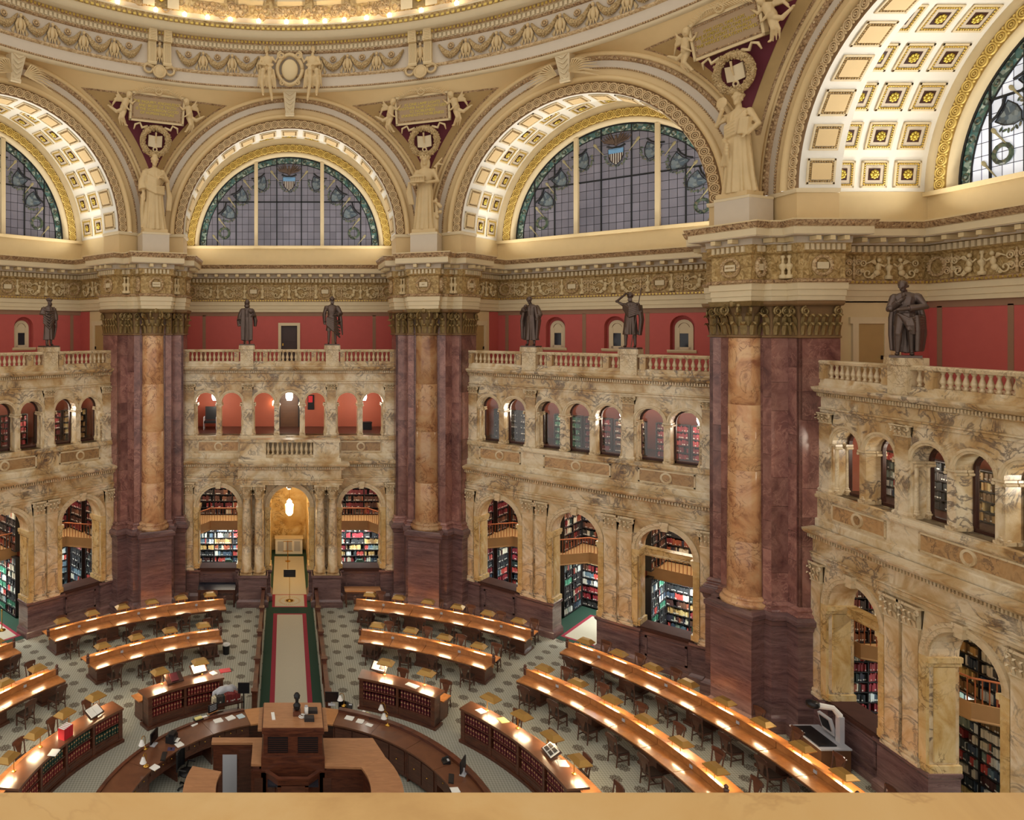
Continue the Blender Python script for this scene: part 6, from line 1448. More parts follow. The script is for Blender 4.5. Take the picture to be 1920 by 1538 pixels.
def torso(mb, am=0.03, k=9, sh=0.2, z0=0.95):
    loft(mb, [(z0, 0, 0, 0.18, 0.13, am), (1.1, 0, 0, 0.155, 0.115, am), (1.25, 0, -0.01, 0.175, 0.125, am), (1.38, 0, 0, sh, 0.12, am), (1.45, 0, 0.01, sh * 0.85, 0.09, am * 0.5), (1.5, 0, 0.01, 0.07, 0.06, 0)], 40, k)
    for s in (-1, 1): mb.ball((s * (sh - 0.01), 0.01, 1.39), (0.075, 0.075, 0.08), 10, 8)
def legs(mb, lx=0.1, stance=0.05, boots=False):
    for s in (-1, 1):
        y = stance * s
        limb(mb, [(s * 0.09, 0, 0.92), (s * lx, y - 0.03, 0.5), (s * lx * 1.1, y, 0.09)], [0.09, 0.062, 0.042]); mb.ball((s * lx * 1.03, y + 0.02, 0.36), (0.055, 0.06, 0.1), 8, 6)
        mb.ball((s * lx * 1.15, y - 0.06, 0.035), (0.045, 0.12, 0.035), 8, 6)
def skirt(mb, hem, rx, ry, am=0.07, k=13, ph=0.0, cx=0.0):
    zs = [hem, hem + (1.0 - hem) * 0.3, hem + (1.0 - hem) * 0.65, 1.0, 1.08]
    loft(mb, [(z, cx * (1 - i / 4), 0.0, rx + (0.165 - rx) * (i / 4) ** 0.8, ry + (0.12 - ry) * (i / 4) ** 0.8, am * (1 - i * 0.2)) for i, z in enumerate(zs)], 64, k, ph, 1.2)
def arm(mb, s, el, wr, r=(0.065, 0.05, 0.036), d=(0, -1, 0), sleeve=None):
    limb(mb, [(s * 0.2, 0.01, 1.39), el, wr], list(r)); hand(mb, wr, d)
    if sleeve: loft_tube = [(s * 0.2, 0.01, 1.4), el, tuple(Vector(el).lerp(Vector(wr), 0.6))]; mb.tube(loft_tube, [0.09, 0.1, sleeve], 12)
def drape(mb, pts, rs): mb.tube(pts, rs, 8)
# stone statues over the piers
def stone_bowed():
    m = MB(); skirt(m, 0.0, 0.29, 0.22, 0.09, 13); torso(m, 0.05, 13, 0.2); head(m, (0.0, -0.03, 1.64), 0.25, 0, 'bun')
    arm(m, 1, (0.32, -0.03, 1.16), (0.17, -0.2, 1.22), d=(-1, -0.3, 0.2)); arm(m, -1, (-0.29, 0.0, 1.12), (-0.27, -0.08, 0.82), d=(0, -0.3, -1), sleeve=0.12)
    for i in range(5): drape(m, [(0.2, -0.1 + 0.02 * i, 1.36 - 0.04 * i), (0.0, -0.17, 1.2 - 0.05 * i), (-0.2, -0.1, 1.3 - 0.05 * i)], [0.03, 0.028, 0.03])
    for i in range(4): drape(m, [(-0.2, -0.1, 1.06 - 0.03 * i), (0.0, -0.19, 0.98 - 0.04 * i), (0.22, -0.1, 1.04 - 0.06 * i)], [0.028, 0.03, 0.028])
    for i in range(4): drape(m, [(0.3, -0.04 + 0.03 * i, 1.18), (0.34 + 0.02 * i, 0.0, 0.8), (0.3 + 0.03 * i, 0.02, 0.48)], [0.05, 0.045, 0.02])
    for i in range(3): drape(m, [(-0.28, -0.08 + 0.05 * i, 0.84), (-0.3, -0.05 + 0.04 * i, 0.5), (-0.29, 0, 0.05)], [0.05, 0.045, 0.04])
    return finish(m, 'robed_figure', 'statue_plaster', 0.014)
def stone_art():
    m = MB(); skirt(m, 0.0, 0.25, 0.2, 0.09, 11, 0.6, -0.03); torso(m, 0.015, 9, 0.2); head(m, (0.0, -0.01, 1.66), 0.1, 0, 'long'); 
    for i in range(10): a = i * PI / 5; m.ball((0.11 * math.cos(a), 0.12 * math.sin(a), 1.75), (0.03, 0.03, 0.035), 6, 5)
    arm(m, 1, (0.3, -0.02, 1.16), (0.08, -0.22, 1.1), d=(-1, -0.2, 0)); arm(m, -1, (-0.26, -0.06, 1.17), (-0.22, -0.24, 1.06), d=(0.6, -1, 0))
    m.box(-0.3, 0.06, -0.36, -0.2, 1.09, 1.11); m.box(-0.3, 0.06, -0.36, -0.2, 1.21, 1.23); m.add([(-0.32, -0.37, 1.23), (0.08, -0.37, 1.23), (-0.12, -0.37, 1.29), (-0.32, -0.19, 1.23), (0.08, -0.19, 1.23), (-0.12, -0.19, 1.29)], [(0, 1, 2), (5, 4, 3), (0, 2, 5, 3), (1, 4, 5, 2), (0, 3, 4, 1)])
    for i in range(6): m.box(-0.285 + 0.06 * i, -0.26 + 0.06 * i, -0.35, -0.33, 1.11, 1.21)
    m.box(-0.28, 0.04, -0.32, -0.22, 1.11, 1.21)
    for i in range(4): drape(m, [(-0.34, -0.15, 1.15), (-0.33 - 0.02 * i, -0.1, 0.9), (-0.27 - 0.03 * i, -0.05, 0.62)], [0.04, 0.045, 0.025])
    limb(m, [(0.24, 0.05, 0.0), (0.27, 0.05, 0.4), (0.25, 0.06, 0.75)], [0.07, 0.05, 0.03])
    for p in ((0.32, 0, 0.6), (0.36, 0, 0.55), (0.3, -0.02, 0.3), (0.36, 0.0, 0.42), (0.25, 0.0, 0.68)): m.ball(p, 0.05, 7, 5)
    for p, q in (((0.2, 0.06, 1.5), (0.4, 0.06, 1.72)), ((0.28, 0.06, 1.58), (0.44, 0.06, 1.55)), ((0.25, 0.06, 1.2), (0.27, 0.06, 1.6))): m.tube([p, q], [0.03, 0.02], 6)
    return finish(m, 'robed_figure', 'statue_plaster', 0.013)
def stone_mirror():
    m = MB(); skirt(m, 0.0, 0.28, 0.22, 0.09, 13, 1.1, 0.02); torso(m, 0.05, 12, 0.2); head(m, (0.0, -0.01, 1.66), 0.05, 0, 'bun')
    arm(m, -1, (-0.36, -0.05, 1.28), (-0.22, -0.1, 1.52), d=(0, -0.2, 1)); arm(m, 1, (0.35, 0.0, 1.15), (0.25, -0.14, 0.98), d=(-0.3, -1, -0.5))
    m.ball((-0.22, -0.12, 1.64), (0.11, 0.03, 0.11), 12, 8)
    for i in range(3): m.cbox((0.16 + 0.05 * i, -0.16 + 0.02 * i, 1.13), (0.022, 0.06, 0.14), Matrix.Rotation(0.15, 3, 'Y'))
    for i in range(5): drape(m, [(0.2, -0.08, 1.4 - 0.05 * i), (0.05, -0.16, 1.26 - 0.06 * i), (-0.17, -0.12, 1.2 - 0.05 * i)], [0.03, 0.026, 0.026])
    for i in range(4): drape(m, [(-0.22, -0.08, 1.0 - 0.03 * i), (-0.05, -0.22, 0.86 - 0.06 * i), (-0.22 + 0.05 * i, -0.14, 0.5)], [0.035, 0.035, 0.025])
    return finish(m, 'robed_figure', 'statue_plaster', 0.014)
for kk, fn, H, lb in ((-22.5, stone_bowed, 3.95, 'cream plaster statue of a robed woman with bowed head on the pier'), (22.5, stone_art, 3.95, 'cream plaster statue of a woman holding a small temple model'), (67.5, stone_mirror, 3.95, 'cream plaster statue of a woman raising a round mirror')):
    e = thing('plaster_statue', lb, 'statue', az(18.62, kk, 20.2), rad(-kk), 'statues over the piers')
    put(fn(), 'figure', e, None, None, H / 1.8); m = MB(); m.box(-0.62, 0.62, -0.42, 0.5, -0.16, 0.02); m.build('base', 'tan', e)
    e = thing('statue_pedestal', 'plain pale pedestal block under the ' + lb.replace('cream plaster ', '').split(' on the')[0], 'pedestal', az(18.68, kk, 18.96), rad(-kk), 'statue pedestals'); m = MB(); m.box(-0.7, 0.7, -0.46, 0.9, 0, 1.0); m.build('block', 'grey_cream', e); m = MB(); m.box(-0.71, 0.71, -0.47, 0.91, 0.98, 1.08); m.build('cap', 'cream', e)
# bronze figures on the gallery rail
def toga_man():
    m = MB(); legs(m, 0.1, 0.04); skirt(m, 0.22, 0.2, 0.17, 0.07, 9, 0.4); torso(m, 0.05, 10, 0.2); head(m, (0.02, -0.01, 1.66), 0.05, 0.3, 'laurel', True)
    arm(m, -1, (-0.28, 0.0, 1.2), (-0.1, -0.16, 1.22), d=(1, -0.3, 0), sleeve=0.1); arm(m, 1, (0.27, 0.0, 1.12), (0.26, -0.06, 0.84), d=(0, -0.2, -1), sleeve=0.09)
    for i in range(7): drape(m, [(-0.25, -0.06, 1.36 - 0.08 * i), (-0.05, -0.17, 1.3 - 0.11 * i), (0.18, -0.1, 1.3 - 0.05 * i)], [0.035, 0.035, 0.03])
    for i in range(4): drape(m, [(0.26, -0.06 + 0.05 * i, 1.15), (0.27, -0.04 + 0.05 * i, 0.7), (0.22, 0.0, 0.3)], [0.045, 0.045, 0.03])
    return finish(m, 'toga_figure', 'bronze', 0.012)
def hooded_man():
    m = MB(); legs(m, 0.09, 0.02); skirt(m, 0.14, 0.21, 0.17, 0.1, 11, 0.2); torso(m, 0.06, 11, 0.21); head(m, (0, -0.01, 1.66), 0.0, 0, 'hood', True)
    arm(m, -1, (-0.29, 0.02, 1.14), (-0.28, -0.08, 0.86), d=(0, -0.2, -1), sleeve=0.14); arm(m, 1, (0.3, -0.02, 1.14), (0.14, -0.2, 1.3), d=(-0.7, -0.2, 0.6), sleeve=0.15)
    for s in (-1, 1):
        for i in range(4): drape(m, [(s * (0.1 + 0.03 * i), -0.13, 1.42), (s * (0.1 + 0.04 * i), -0.16, 0.9), (s * (0.12 + 0.03 * i), -0.15, 0.16)], [0.03, 0.03, 0.03])
        drape(m, [(s * 0.3, 0.05, 1.15), (s * 0.34, 0.05, 0.95), (s * 0.33, 0.02, 0.72)], [0.08, 0.09, 0.06])
    return finish(m, 'hooded_figure', 'bronze', 0.012)
def tunic_man():
    m = MB(); legs(m, 0.12, 0.05); skirt(m, 0.5, 0.23, 0.17, 0.06, 10, 0.9); torso(m, 0.01, 8, 0.22); head(m, (0.0, -0.01, 1.67), 0.0, 0.1, 'short', True)
    arm(m, -1, (-0.29, 0.02, 1.14), (-0.28, -0.05, 0.86), d=(0, 0, -1)); arm(m, 1, (0.32, -0.03, 1.14), (0.1, -0.2, 1.1), d=(-1, -0.2, 0), sleeve=0.1)
    for i in range(6): drape(m, [(-0.22, -0.1, 1.0 - 0.05 * i), (0.05, -0.19, 0.9 - 0.08 * i), (0.3, -0.06, 0.85 - 0.12 * i)], [0.04, 0.045, 0.035])
    for i in range(4): drape(m, [(0.27, 0.08 - 0.04 * i, 1.35), (0.34, 0.06 - 0.03 * i, 0.9), (0.4, 0.02, 0.34)], [0.06, 0.06, 0.025])
    for s in (-1, 1): drape(m, [(s * 0.22, 0.06, 1.42), (s * 0.3, 0.08, 1.1), (s * 0.28, 0.1, 0.75)], [0.07, 0.07, 0.05])
    return finish(m, 'tunic_figure', 'bronze', 0.012)
def coat_man():
    m = MB(); legs(m, 0.1, 0.03); skirt(m, 0.2, 0.27, 0.2, 0.08, 9, 0.2); torso(m, 0.04, 9, 0.23); head(m, (-0.04, -0.05, 1.63), 0.3, -0.3, 'short')
    arm(m, -1, (-0.31, -0.06, 1.18), (-0.1, -0.2, 1.42), d=(0.3, -0.3, 1), sleeve=0.11); arm(m, 1, (0.33, 0.0, 1.12), (0.3, -0.14, 0.98), d=(0, -1, -0.4), sleeve=0.1)
    for s in (-1, 1):
        for i in range(5): drape(m, [(s * 0.2, -0.1 + 0.05 * i, 1.4), (s * (0.3 - 0.01 * i), -0.12 + 0.06 * i, 0.9), (s * (0.27 - 0.02 * i), -0.14 + 0.06 * i, 0.24)], [0.06, 0.06, 0.04])
    return finish(m, 'coat_figure', 'bronze', 0.012)
def shading_man():
    m = MB(); legs(m, 0.11, 0.08); skirt(m, 0.42, 0.23, 0.18, 0.07, 9, 0.5); torso(m, 0.05, 9, 0.21); head(m, (0.0, -0.02, 1.66), 0.0, 0.2, 'short', True)
    arm(m, -1, (-0.42, -0.04, 1.52), (-0.1, -0.12, 1.76), d=(1, -0.2, 0)); arm(m, 1, (0.34, -0.04, 1.18), (0.33, -0.2, 1.38), d=(0, -0.6, 0.6))
    for i in range(6): drape(m, [(-0.2, -0.08, 1.42 - 0.03 * i), (0.02, -0.18, 1.3 - 0.06 * i), (0.25, -0.06, 1.4 - 0.06 * i)], [0.035, 0.035, 0.035])
    for i in range(4): drape(m, [(0.28, 0.08 - 0.04 * i, 1.38), (0.33, 0.1 - 0.04 * i, 0.9), (0.28, 0.1 - 0.04 * i, 0.4)], [0.06, 0.06, 0.04])
    return finish(m, 'shading_figure', 'bronze', 0.012)
def crossed_man():
    m = MB(); torso(m, 0.03, 10, 0.215, 0.9); head(m, (-0.05, -0.09, 1.62), 0.45, -0.5, 'queue')
    for sg, x0, y0 in ((-1, -0.13, -0.1), (1, 0.1, 0.03)):
        limb(m, [(sg * 0.08, 0, 0.95), (x0, y0 - 0.04, 0.52), (x0 * 1.05, y0, 0.3), (x0 * 1.1, y0 + 0.02, 0.08)], [0.11, 0.082, 0.068, 0.045]); m.ball((x0 * 1.15, y0 - 0.06, 0.035), (0.05, 0.13, 0.04), 8, 6)
    arm(m, 1, (0.33, -0.05, 1.15), (-0.12, -0.25, 1.08), (0.085, 0.07, 0.045), d=(-1, -0.2, -0.2), sleeve=0.085); arm(m, -1, (-0.27, -0.12, 1.1), (-0.03, -0.2, 1.36), (0.08, 0.065, 0.042), d=(0.4, -0.2, 1), sleeve=0.085)
    loft(m, [(0.7, 0.0, 0.02, 0.21, 0.15, 0.08), (0.85, 0, 0.0, 0.2, 0.15, 0.05), (1.0, 0, 0, 0.18, 0.14, 0.03)], 40, 9)
    # mantle: folds falling behind and over one hip
    for i in range(11):
        u = i / 10; x = -0.26 + 0.56 * u; y = 0.1 + 0.05 * math.sin(u * PI)
        m.tube([(x * 0.75, 0.07, 1.34), (x, y + 0.02, 0.9), (x * 1.02 + 0.02 * math.sin(i * 2.1), y + 0.02, 0.5), (x * 0.95, y, 0.05 + 0.12 * abs(0.5 - u))], [0.05, 0.062, 0.058, 0.045], 8)
    for i in range(6): drape(m, [(-0.15 + 0.02 * i, -0.16, 1.0 - 0.02 * i), (0.06, -0.2, 0.86 - 0.05 * i), (0.24, -0.1, 0.92 - 0.07 * i), (0.3, 0.04, 0.9 - 0.05 * i)], [0.03, 0.04, 0.045, 0.04])
    for i in range(4): drape(m, [(0.2 + 0.02 * i, -0.12 + 0.05 * i, 0.95), (0.22 + 0.02 * i, -0.12 + 0.06 * i, 0.6), (0.21 + 0.02 * i, -0.08 + 0.06 * i, 0.1)], [0.05, 0.06, 0.05])
    for i in range(3): drape(m, [(0.02 + 0.04 * i, -0.19, 0.88), (0.04 + 0.05 * i, -0.21, 0.72), (0.1 + 0.03 * i, -0.17, 0.5)], [0.035, 0.04, 0.012])
    m.tube([(-0.03, -0.15, 1.47), (-0.04, -0.19, 1.4), (-0.02, -0.17, 1.33)], [0.04, 0.035, 0.02], 7)
    return finish(m, 'crossed_figure', 'bronze', 0.011, 1)
for b, t, fn, H, lb in ((-1, 2.375, toga_man, 2.4, 'dark bronze statue of a laurelled man wrapped in a toga'), (0, -2.375, hooded_man, 2.45, 'dark bronze statue of a hooded man in a wide-sleeved robe'), (0, 2.375, tunic_man, 2.65, 'dark bronze statue of a bearded man in a short tunic'),
                        (1, -2.375, coat_man, 2.5, 'dark bronze statue of a man in a long coat touching his chin'), (1, 2.375, shading_man, 2.5, 'dark bronze statue of a man shading his eyes and holding a staff'), (2, -2.375, crossed_man, 2.42, 'dark bronze statue of a man with bowed head and folded arms')):
    p = bayM(b) @ Vector((t, 19.5, 14.09)); rz = rad(-45 * b)
    if b == 2: rz += rad(48)
    e = thing('bronze_statue', lb, 'statue', tuple(p), rz, 'bronze statues on the gallery rail')
    m = MB(); m.box(-0.4, 0.4, -0.34, 0.34, 0.0, 0.07); m.build('base_plate', 'bronze', e); put(fn(), 'figure', e, (0, 0, 0.07), None, H / 1.8)
    if fn is shading_man: m = MB(); m.tube([(0.12, -0.3, 0.07), (0.55, -0.27, 2.75)], 0.02, 8); m.build('staff', 'bronze', e)
# putti, plaques, wreaths and palms on the pendentives
TILT = rad(15.7)
def pend_xyz(kk, x, z, lift=0.12): R = pend(rad(22.5), z) - lift; p = Matrix.Rotation(rad(-kk), 4, 'Z') @ Vector((x, R, z)); return tuple(p)
def putto():
    m = MB(); limb(m, [(0.0, -0.15, 0.0), (0.1, -0.18, 0.32)], [0.17, 0.15]); m.ball((0.2, -0.25, 0.56), (0.13, 0.13, 0.15), 12, 8); m.ball((0.22, -0.22, 0.62), (0.15, 0.15, 0.13), 10, 8); m.ball((0.24, -0.38, 0.55), (0.03, 0.03, 0.03), 6, 5)
    limb(m, [(0.16, -0.18, 0.36), (0.36, -0.24, 0.22), (0.5, -0.18, 0.34)], [0.075, 0.06, 0.045]); hand(m, (0.52, -0.18, 0.37), (0.6, -0.2, 0.6), 1.2)
    limb(m, [(0.0, -0.15, 0.36), (-0.02, -0.28, 0.12), (0.2, -0.3, -0.05)], [0.075, 0.06, 0.045]); hand(m, (0.23, -0.3, -0.07), (0.7, -0.2, -0.4), 1.2)
    limb(m, [(-0.04, -0.14, -0.1), (-0.32, -0.22, -0.2), (-0.62, -0.16, -0.02)], [0.12, 0.09, 0.05]); m.ball((-0.68, -0.18, 0.02), (0.07, 0.05, 0.04), 7, 5)
    limb(m, [(0.04, -0.14, -0.12), (-0.05, -0.3, -0.42), (0.12, -0.2, -0.72)], [0.12, 0.09, 0.05]); m.ball((0.16, -0.24, -0.76), (0.07, 0.06, 0.04), 7, 5)
    for i in range(5): m.tube([(-0.02, -0.06, 0.3), (-0.25 - 0.03 * i, -0.08, 0.55 - 0.07 * i), (-0.32 - 0.06 * i, -0.05, 0.72 - 0.2 * i)], [0.06, 0.06, 0.02], 6)
    for i in range(3): m.tube([(-0.1, -0.2, -0.12), (-0.2 + 0.1 * i, -0.25, -0.5), (-0.1 + 0.1 * i, -0.15, -0.8)], [0.05, 0.05, 0.02], 6)
    return finish(m, 'putto', 'statue_plaster', 0.022, 1)
ME_putto = putto()
TXT = {-22.5: ('THE INQUIRY, KNOWLEDGE,\nAND BELIEF OF TRUTH\nIS THE SOVEREIGN GOOD\nOF HUMAN NATURE', 0.19), 22.5: ('AS ONE LAMP LIGHTS\nANOTHER NOR GROWS LESS\nSO NOBLENESS\nENKINDLETH NOBLENESS', 0.19), 67.5: ('ONE GOD, ONE LAW,\nONE ELEMENT, AND ONE FAROFF\nDIVINE EVENT TO WHICH\nTHE WHOLE CREATION MOVES.', 0.19)}
first = {-22.5: 'beginning THE INQUIRY', 22.5: 'beginning AS ONE LAMP', 67.5: 'beginning ONE GOD'}
for kk in (-22.5, 22.5, 67.5):
    rot = (TILT, 0, rad(-kk)); who = first[kk]
    e = thing('inscription_plaque', 'tan inscription plaque on the maroon spandrel ' + who, 'plaque', pend_xyz(kk, 0, 26.42, 0.1), rot, 'pendentive inscription plaques'); e.rotation_euler = rot
    m = MB(); m.box(-1.34, 1.34, -0.12, 0.1, -0.66, 0.66); m.build('panel', 'plaque_tan', e)
    m = MB()
    for x0, x1, z0, z1 in ((-1.42, 1.42, 0.62, 0.72), (-1.42, 1.42, -0.72, -0.62), (-1.42, -1.32, -0.72, 0.72), (1.32, 1.42, -0.72, 0.72)): m.box(x0, x1, -0.17, 0.1, z0, z1)
    m.build('frame', 'cream_warm', e)
    m = MB()
    for i in range(30): m.ball((-1.24 + 2.48 * i / 29, -0.13, 0.55), 0.04, 5, 4); m.ball((-1.24 + 2.48 * i / 29, -0.13, -0.55), 0.04, 5, 4)
    for i in range(12): m.ball((-1.25, -0.13, -0.5 + i * 0.09), 0.04, 5, 4); m.ball((1.25, -0.13, -0.5 + i * 0.09), 0.04, 5, 4)
    stuff(m.build('bead_border', 'relief_brown', e)); t, sz = TXT[kk]; lettering(t, sz if kk < 60 else 0.168, 'rosette_gold', e, (0, -0.13, 0.0), (PI / 2, 0, 0), 0.95)
    for s in (-1, 1):
        e = thing('putto_sculpture', 'cream winged putto leaning on the plaque %s, %s end' % (who, 'first-letter' if s < 0 else 'last-letter'), 'sculpture', pend_xyz(kk, s * 1.72, 26.3, 0.05), rot, 'pendentive putti'); e.rotation_euler = rot
        put(ME_putto, 'figure', e, None, None, (-s * 1.12, 1, 1.12))
    e = thing('laurel_wreath', 'cream laurel wreath round an open book below the plaque ' + who, 'wreath', pend_xyz(kk, 0, 24.85, 0.08), rot, 'pendentive wreaths'); e.rotation_euler = rot
    m = MB(); m.torus((0, -0.08, 0), 0.68, 0.15, 32, 8); g = random.Random(5)
    for i in range(120): a = g.random() * 2 * PI; b_ = g.random() * PI; m.ball(((0.68 + 0.15 * math.cos(b_)) * math.cos(a), -0.08 - 0.15 * math.sin(b_), (0.68 + 0.15 * math.cos(b_)) * math.sin(a)), 0.05, 5, 4)
    m.build('wreath', 'foliage_plaster', e, True)
    m = MB(); m.add([(-0.36, -0.05, -0.28), (0, -0.12, -0.33), (0.36, -0.05, -0.28), (0.36, -0.05, 0.3), (0, -0.12, 0.25), (-0.36, -0.05, 0.3), (-0.36, 0.05, -0.28), (0, 0.05, -0.33), (0.36, 0.05, -0.28), (0.36, 0.05, 0.3), (0, 0.05, 0.25), (-0.36, 0.05, 0.3)], [(0, 1, 4, 5), (1, 2, 3, 4), (0, 6, 7, 1), (1, 7, 8, 2), (2, 8, 9, 3), (3, 9, 10, 4), (4, 10, 11, 5), (5, 11, 6, 0)]); m.build('open_book', 'cream', e)
    m = MB(); m.tube([(0, -0.16, 0.45), (0, -0.18, 0.1), (0.02, -0.16, -0.1)], [0.05, 0.035, 0.02], 8); m.build('torch', 'statue_plaster', e)
    for s in (-1, 1): m = MB(); m.tube([(s * 0.45, -0.08, 0.72), (s * 0.75, -0.15, 0.62), (s * 0.85, -0.1, 0.85), (s * 1.1, -0.15, 0.75), (s * 1.15, -0.08, 0.5)], [0.07, 0.07, 0.06, 0.06, 0.03], 6); m.build('ribbon', 'cream_warm', e, True)
    m = MB(); m.torus((0.0, -0.1, -0.42), 0.1, 0.04, 12, 5); m.tube([(-0.08, -0.1, -0.85), (-0.15, -0.12, -1.1)], [0.06, 0.03], 6); m.tube([(0.08, -0.1, -0.85), (0.15, -0.12, -1.1)], [0.06, 0.03], 6); m.build('knot', 'cream_warm', e)
    e = thing('palm_branches', 'crossed cream palm branches above the plaque ' + who, 'ornament', pend_xyz(kk, 0, 27.2, 0.1), rot, 'pendentive palm branches'); e.rotation_euler = rot
    for s in (-1, 1):
        m = MB(); m.tube([(-s * 0.3, -0.2, 0.1), (s * 0.5, -0.25, 0.15), (s * 1.15, -0.2, -0.12)], 0.035, 6)
        for i in range(12):
            u = i / 11; x = s * (-0.05 + 1.15 * u); z = 0.14 - 0.26 * u * u
            for q in (-1, 1): m.tube([(x, -0.24, z), (x + s * 0.16, -0.26, z + q * 0.16)], [0.028, 0.01], 5)
        m.build('frond', 'statue_plaster', e)
    m = MB(); m.torus((0, -0.2, 0.05), 0.16, 0.06, 14, 6); m.build('knot', 'statue_plaster', e)
# cartouche with two seated figures over the entrance arch
e = thing('oval_cartouche', 'cream oval cartouche with scrolled frame on the ring cornice above the entrance arch', 'cartouche', (0, 17.45, 28.6))
m = MB(); m.ball((0, -0.1, 0.1), (0.44, 0.16, 0.56), 20, 12); m.build('oval', 'cream_warm', e, True)
m = MB(); pts = [(0.62 * math.cos(a) * (1 + 0.08 * math.cos(2 * a)), -0.12, 0.1 + 0.8 * math.sin(a)) for a in [i * PI / 12 for i in range(25)]]; m.tube(pts, 0.11, 8)
for s in (-1, 1): spiral(m, (s * 0.45, -0.2, 0.82), (1, 0), 0.2, 0.07, 1.6, s); spiral(m, (s * 0.4, -0.2, -0.62), (1, 0), 0.14, 0.05, 1.4, s)
m.build('scroll_frame', 'statue_plaster', e, True)
def seated():
    m = MB(); loft(m, [(0.0, 0, 0, 0.22, 0.2, 0.04), (0.2, 0, 0, 0.19, 0.15, 0.02), (0.45, 0, 0, 0.22, 0.16, 0.01), (0.6, 0, 0, 0.2, 0.12, 0), (0.66, 0, 0, 0.08, 0.07, 0)], 32, 9); head(m, (-0.02, -0.03, 0.86), 0.1, -0.5, 'bun')
    m.tube([(0, 0, 0.62), (0, 0, 0.75)], 0.06, 8)
    limb(m, [(-0.2, 0, 0.58), (-0.3, -0.12, 0.3), (-0.05, -0.26, 0.2)], [0.07, 0.055, 0.04]); hand(m, (-0.03, -0.26, 0.2), (1, -0.2, 0)); limb(m, [(0.2, 0, 0.58), (0.34, 0.0, 0.42), (0.45, -0.05, 0.62)], [0.07, 0.055, 0.04]); hand(m, (0.46, -0.05, 0.65), (0.2, -0.2, 1))
    limb(m, [(-0.1, 0, 0.02), (-0.15, -0.35, -0.05), (-0.2, -0.3, -0.55), (-0.15, -0.25, -0.92)], [0.13, 0.11, 0.08, 0.05]); m.ball((-0.15, -0.32, -0.98), (0.05, 0.11, 0.04), 8, 5)
    limb(m, [(0.1, 0, 0.02), (0.12, -0.35, 0.0), (0.1, -0.3, -0.5), (0.2, -0.22, -1.1)], [0.13, 0.11, 0.08, 0.05]); m.ball((0.2, -0.28, -1.17), (0.05, 0.1, 0.04), 8, 5)
    for i in range(9): m.tube([(-0.25 + 0.06 * i, -0.1, 0.05), (-0.3 + 0.075 * i, -0.3 - 0.05 * (i % 2), -0.3), (-0.36 + 0.09 * i, -0.2, -0.62 - 0.05 * (i % 3))], [0.07, 0.06, 0.03], 6)
    for i in range(4): m.tube([(-0.2, -0.1, 0.35), (0.0, -0.2, 0.2 - 0.05 * i), (0.25, -0.1, 0.28)], 0.05, 6)
    return finish(m, 'seated_figure', 'statue_plaster', 0.018)
ME_seat = seated()
for s, nm in ((-1, 'toga statue'), (1, 'staff statue')):
    e = thing('seated_sculpture', 'cream draped seated woman beside the oval cartouche, %s side' % nm, 'sculpture', (s * 1.2, 17.3, 28.55), 0.0, 'seated cartouche figures'); put(ME_seat, 'figure', e, None, None, (-s * 1.32, 1.25, 1.32))
# ------------------------------------------------------------------ things on the desks and about the floor
def at(u, v, z, face=None):
    x, y, zz = pix(u, v, z); return (x, y, zz), (-math.atan2(x, y) if face is None else face)
def monitor(u, v, z, lb, turn=0.0, w_=0.5):
    p, r = at(u, v, z); e = thing('computer_monitor', lb, 'monitor', p, r + turn, 'staff computers')
    m = MB(); m.box(-w_ / 2, w_ / 2, -0.02, 0.02, 0.12, 0.48); m.build('casing', 'plastic_black', e); m = MB(); m.box(-w_ / 2 + 0.02, w_ / 2 - 0.02, -0.026, -0.02, 0.14, 0.46); m.build('screen', 'screen', e)
    m = MB(); m.box(-0.03, 0.03, 0.01, 0.05, 0.02, 0.2); m.build('neck', 'plastic_grey', e); m = MB(); m.box(-0.13, 0.13, -0.08, 0.1, 0, 0.02); m.build('foot', 'plastic_grey', e)
def keyboard(u, v, z, lb, turn=0.0):
    p, r = at(u, v, z); e = thing('keyboard', lb, 'keyboard', p, r + turn, 'staff computers'); m = MB(); m.box(-0.24, 0.24, -0.08, 0.08, 0, 0.02); m.build('tray', 'plastic_black', e)
    for j in range(4): m = MB(); m.box(-0.22, 0.22, -0.068 + j * 0.035, -0.042 + j * 0.035, 0.02, 0.028); m.build('key_row', 'shelf_black', e)
def phone(u, v, z, lb, turn=0.0):
    p, r = at(u, v, z); e = thing('telephone', lb, 'telephone', p, r + turn); m = MB(); m.add([(-0.12, -0.12, 0), (0.12, -0.12, 0), (0.12, 0.12, 0), (-0.12, 0.12, 0), (-0.12, -0.12, 0.03), (0.12, -0.12, 0.03), (0.12, 0.12, 0.11), (-0.12, 0.12, 0.11)], [(0, 3, 2, 1), (4, 5, 6, 7), (0, 1, 5, 4), (1, 2, 6, 5), (2, 3, 7, 6), (3, 0, 4, 7)]); m.build('base', 'plastic_black', e)
    m = MB(); m.tube([(-0.09, -0.1, 0.07), (-0.09, 0.0, 0.11), (-0.09, 0.1, 0.14)], [0.03, 0.02, 0.03], 8); m.build('handset', 'black_metal', e); m = MB(); m.box(-0.02, 0.09, 0.03, 0.09, 0.085, 0.11); m.build('display', 'plastic_grey', e)
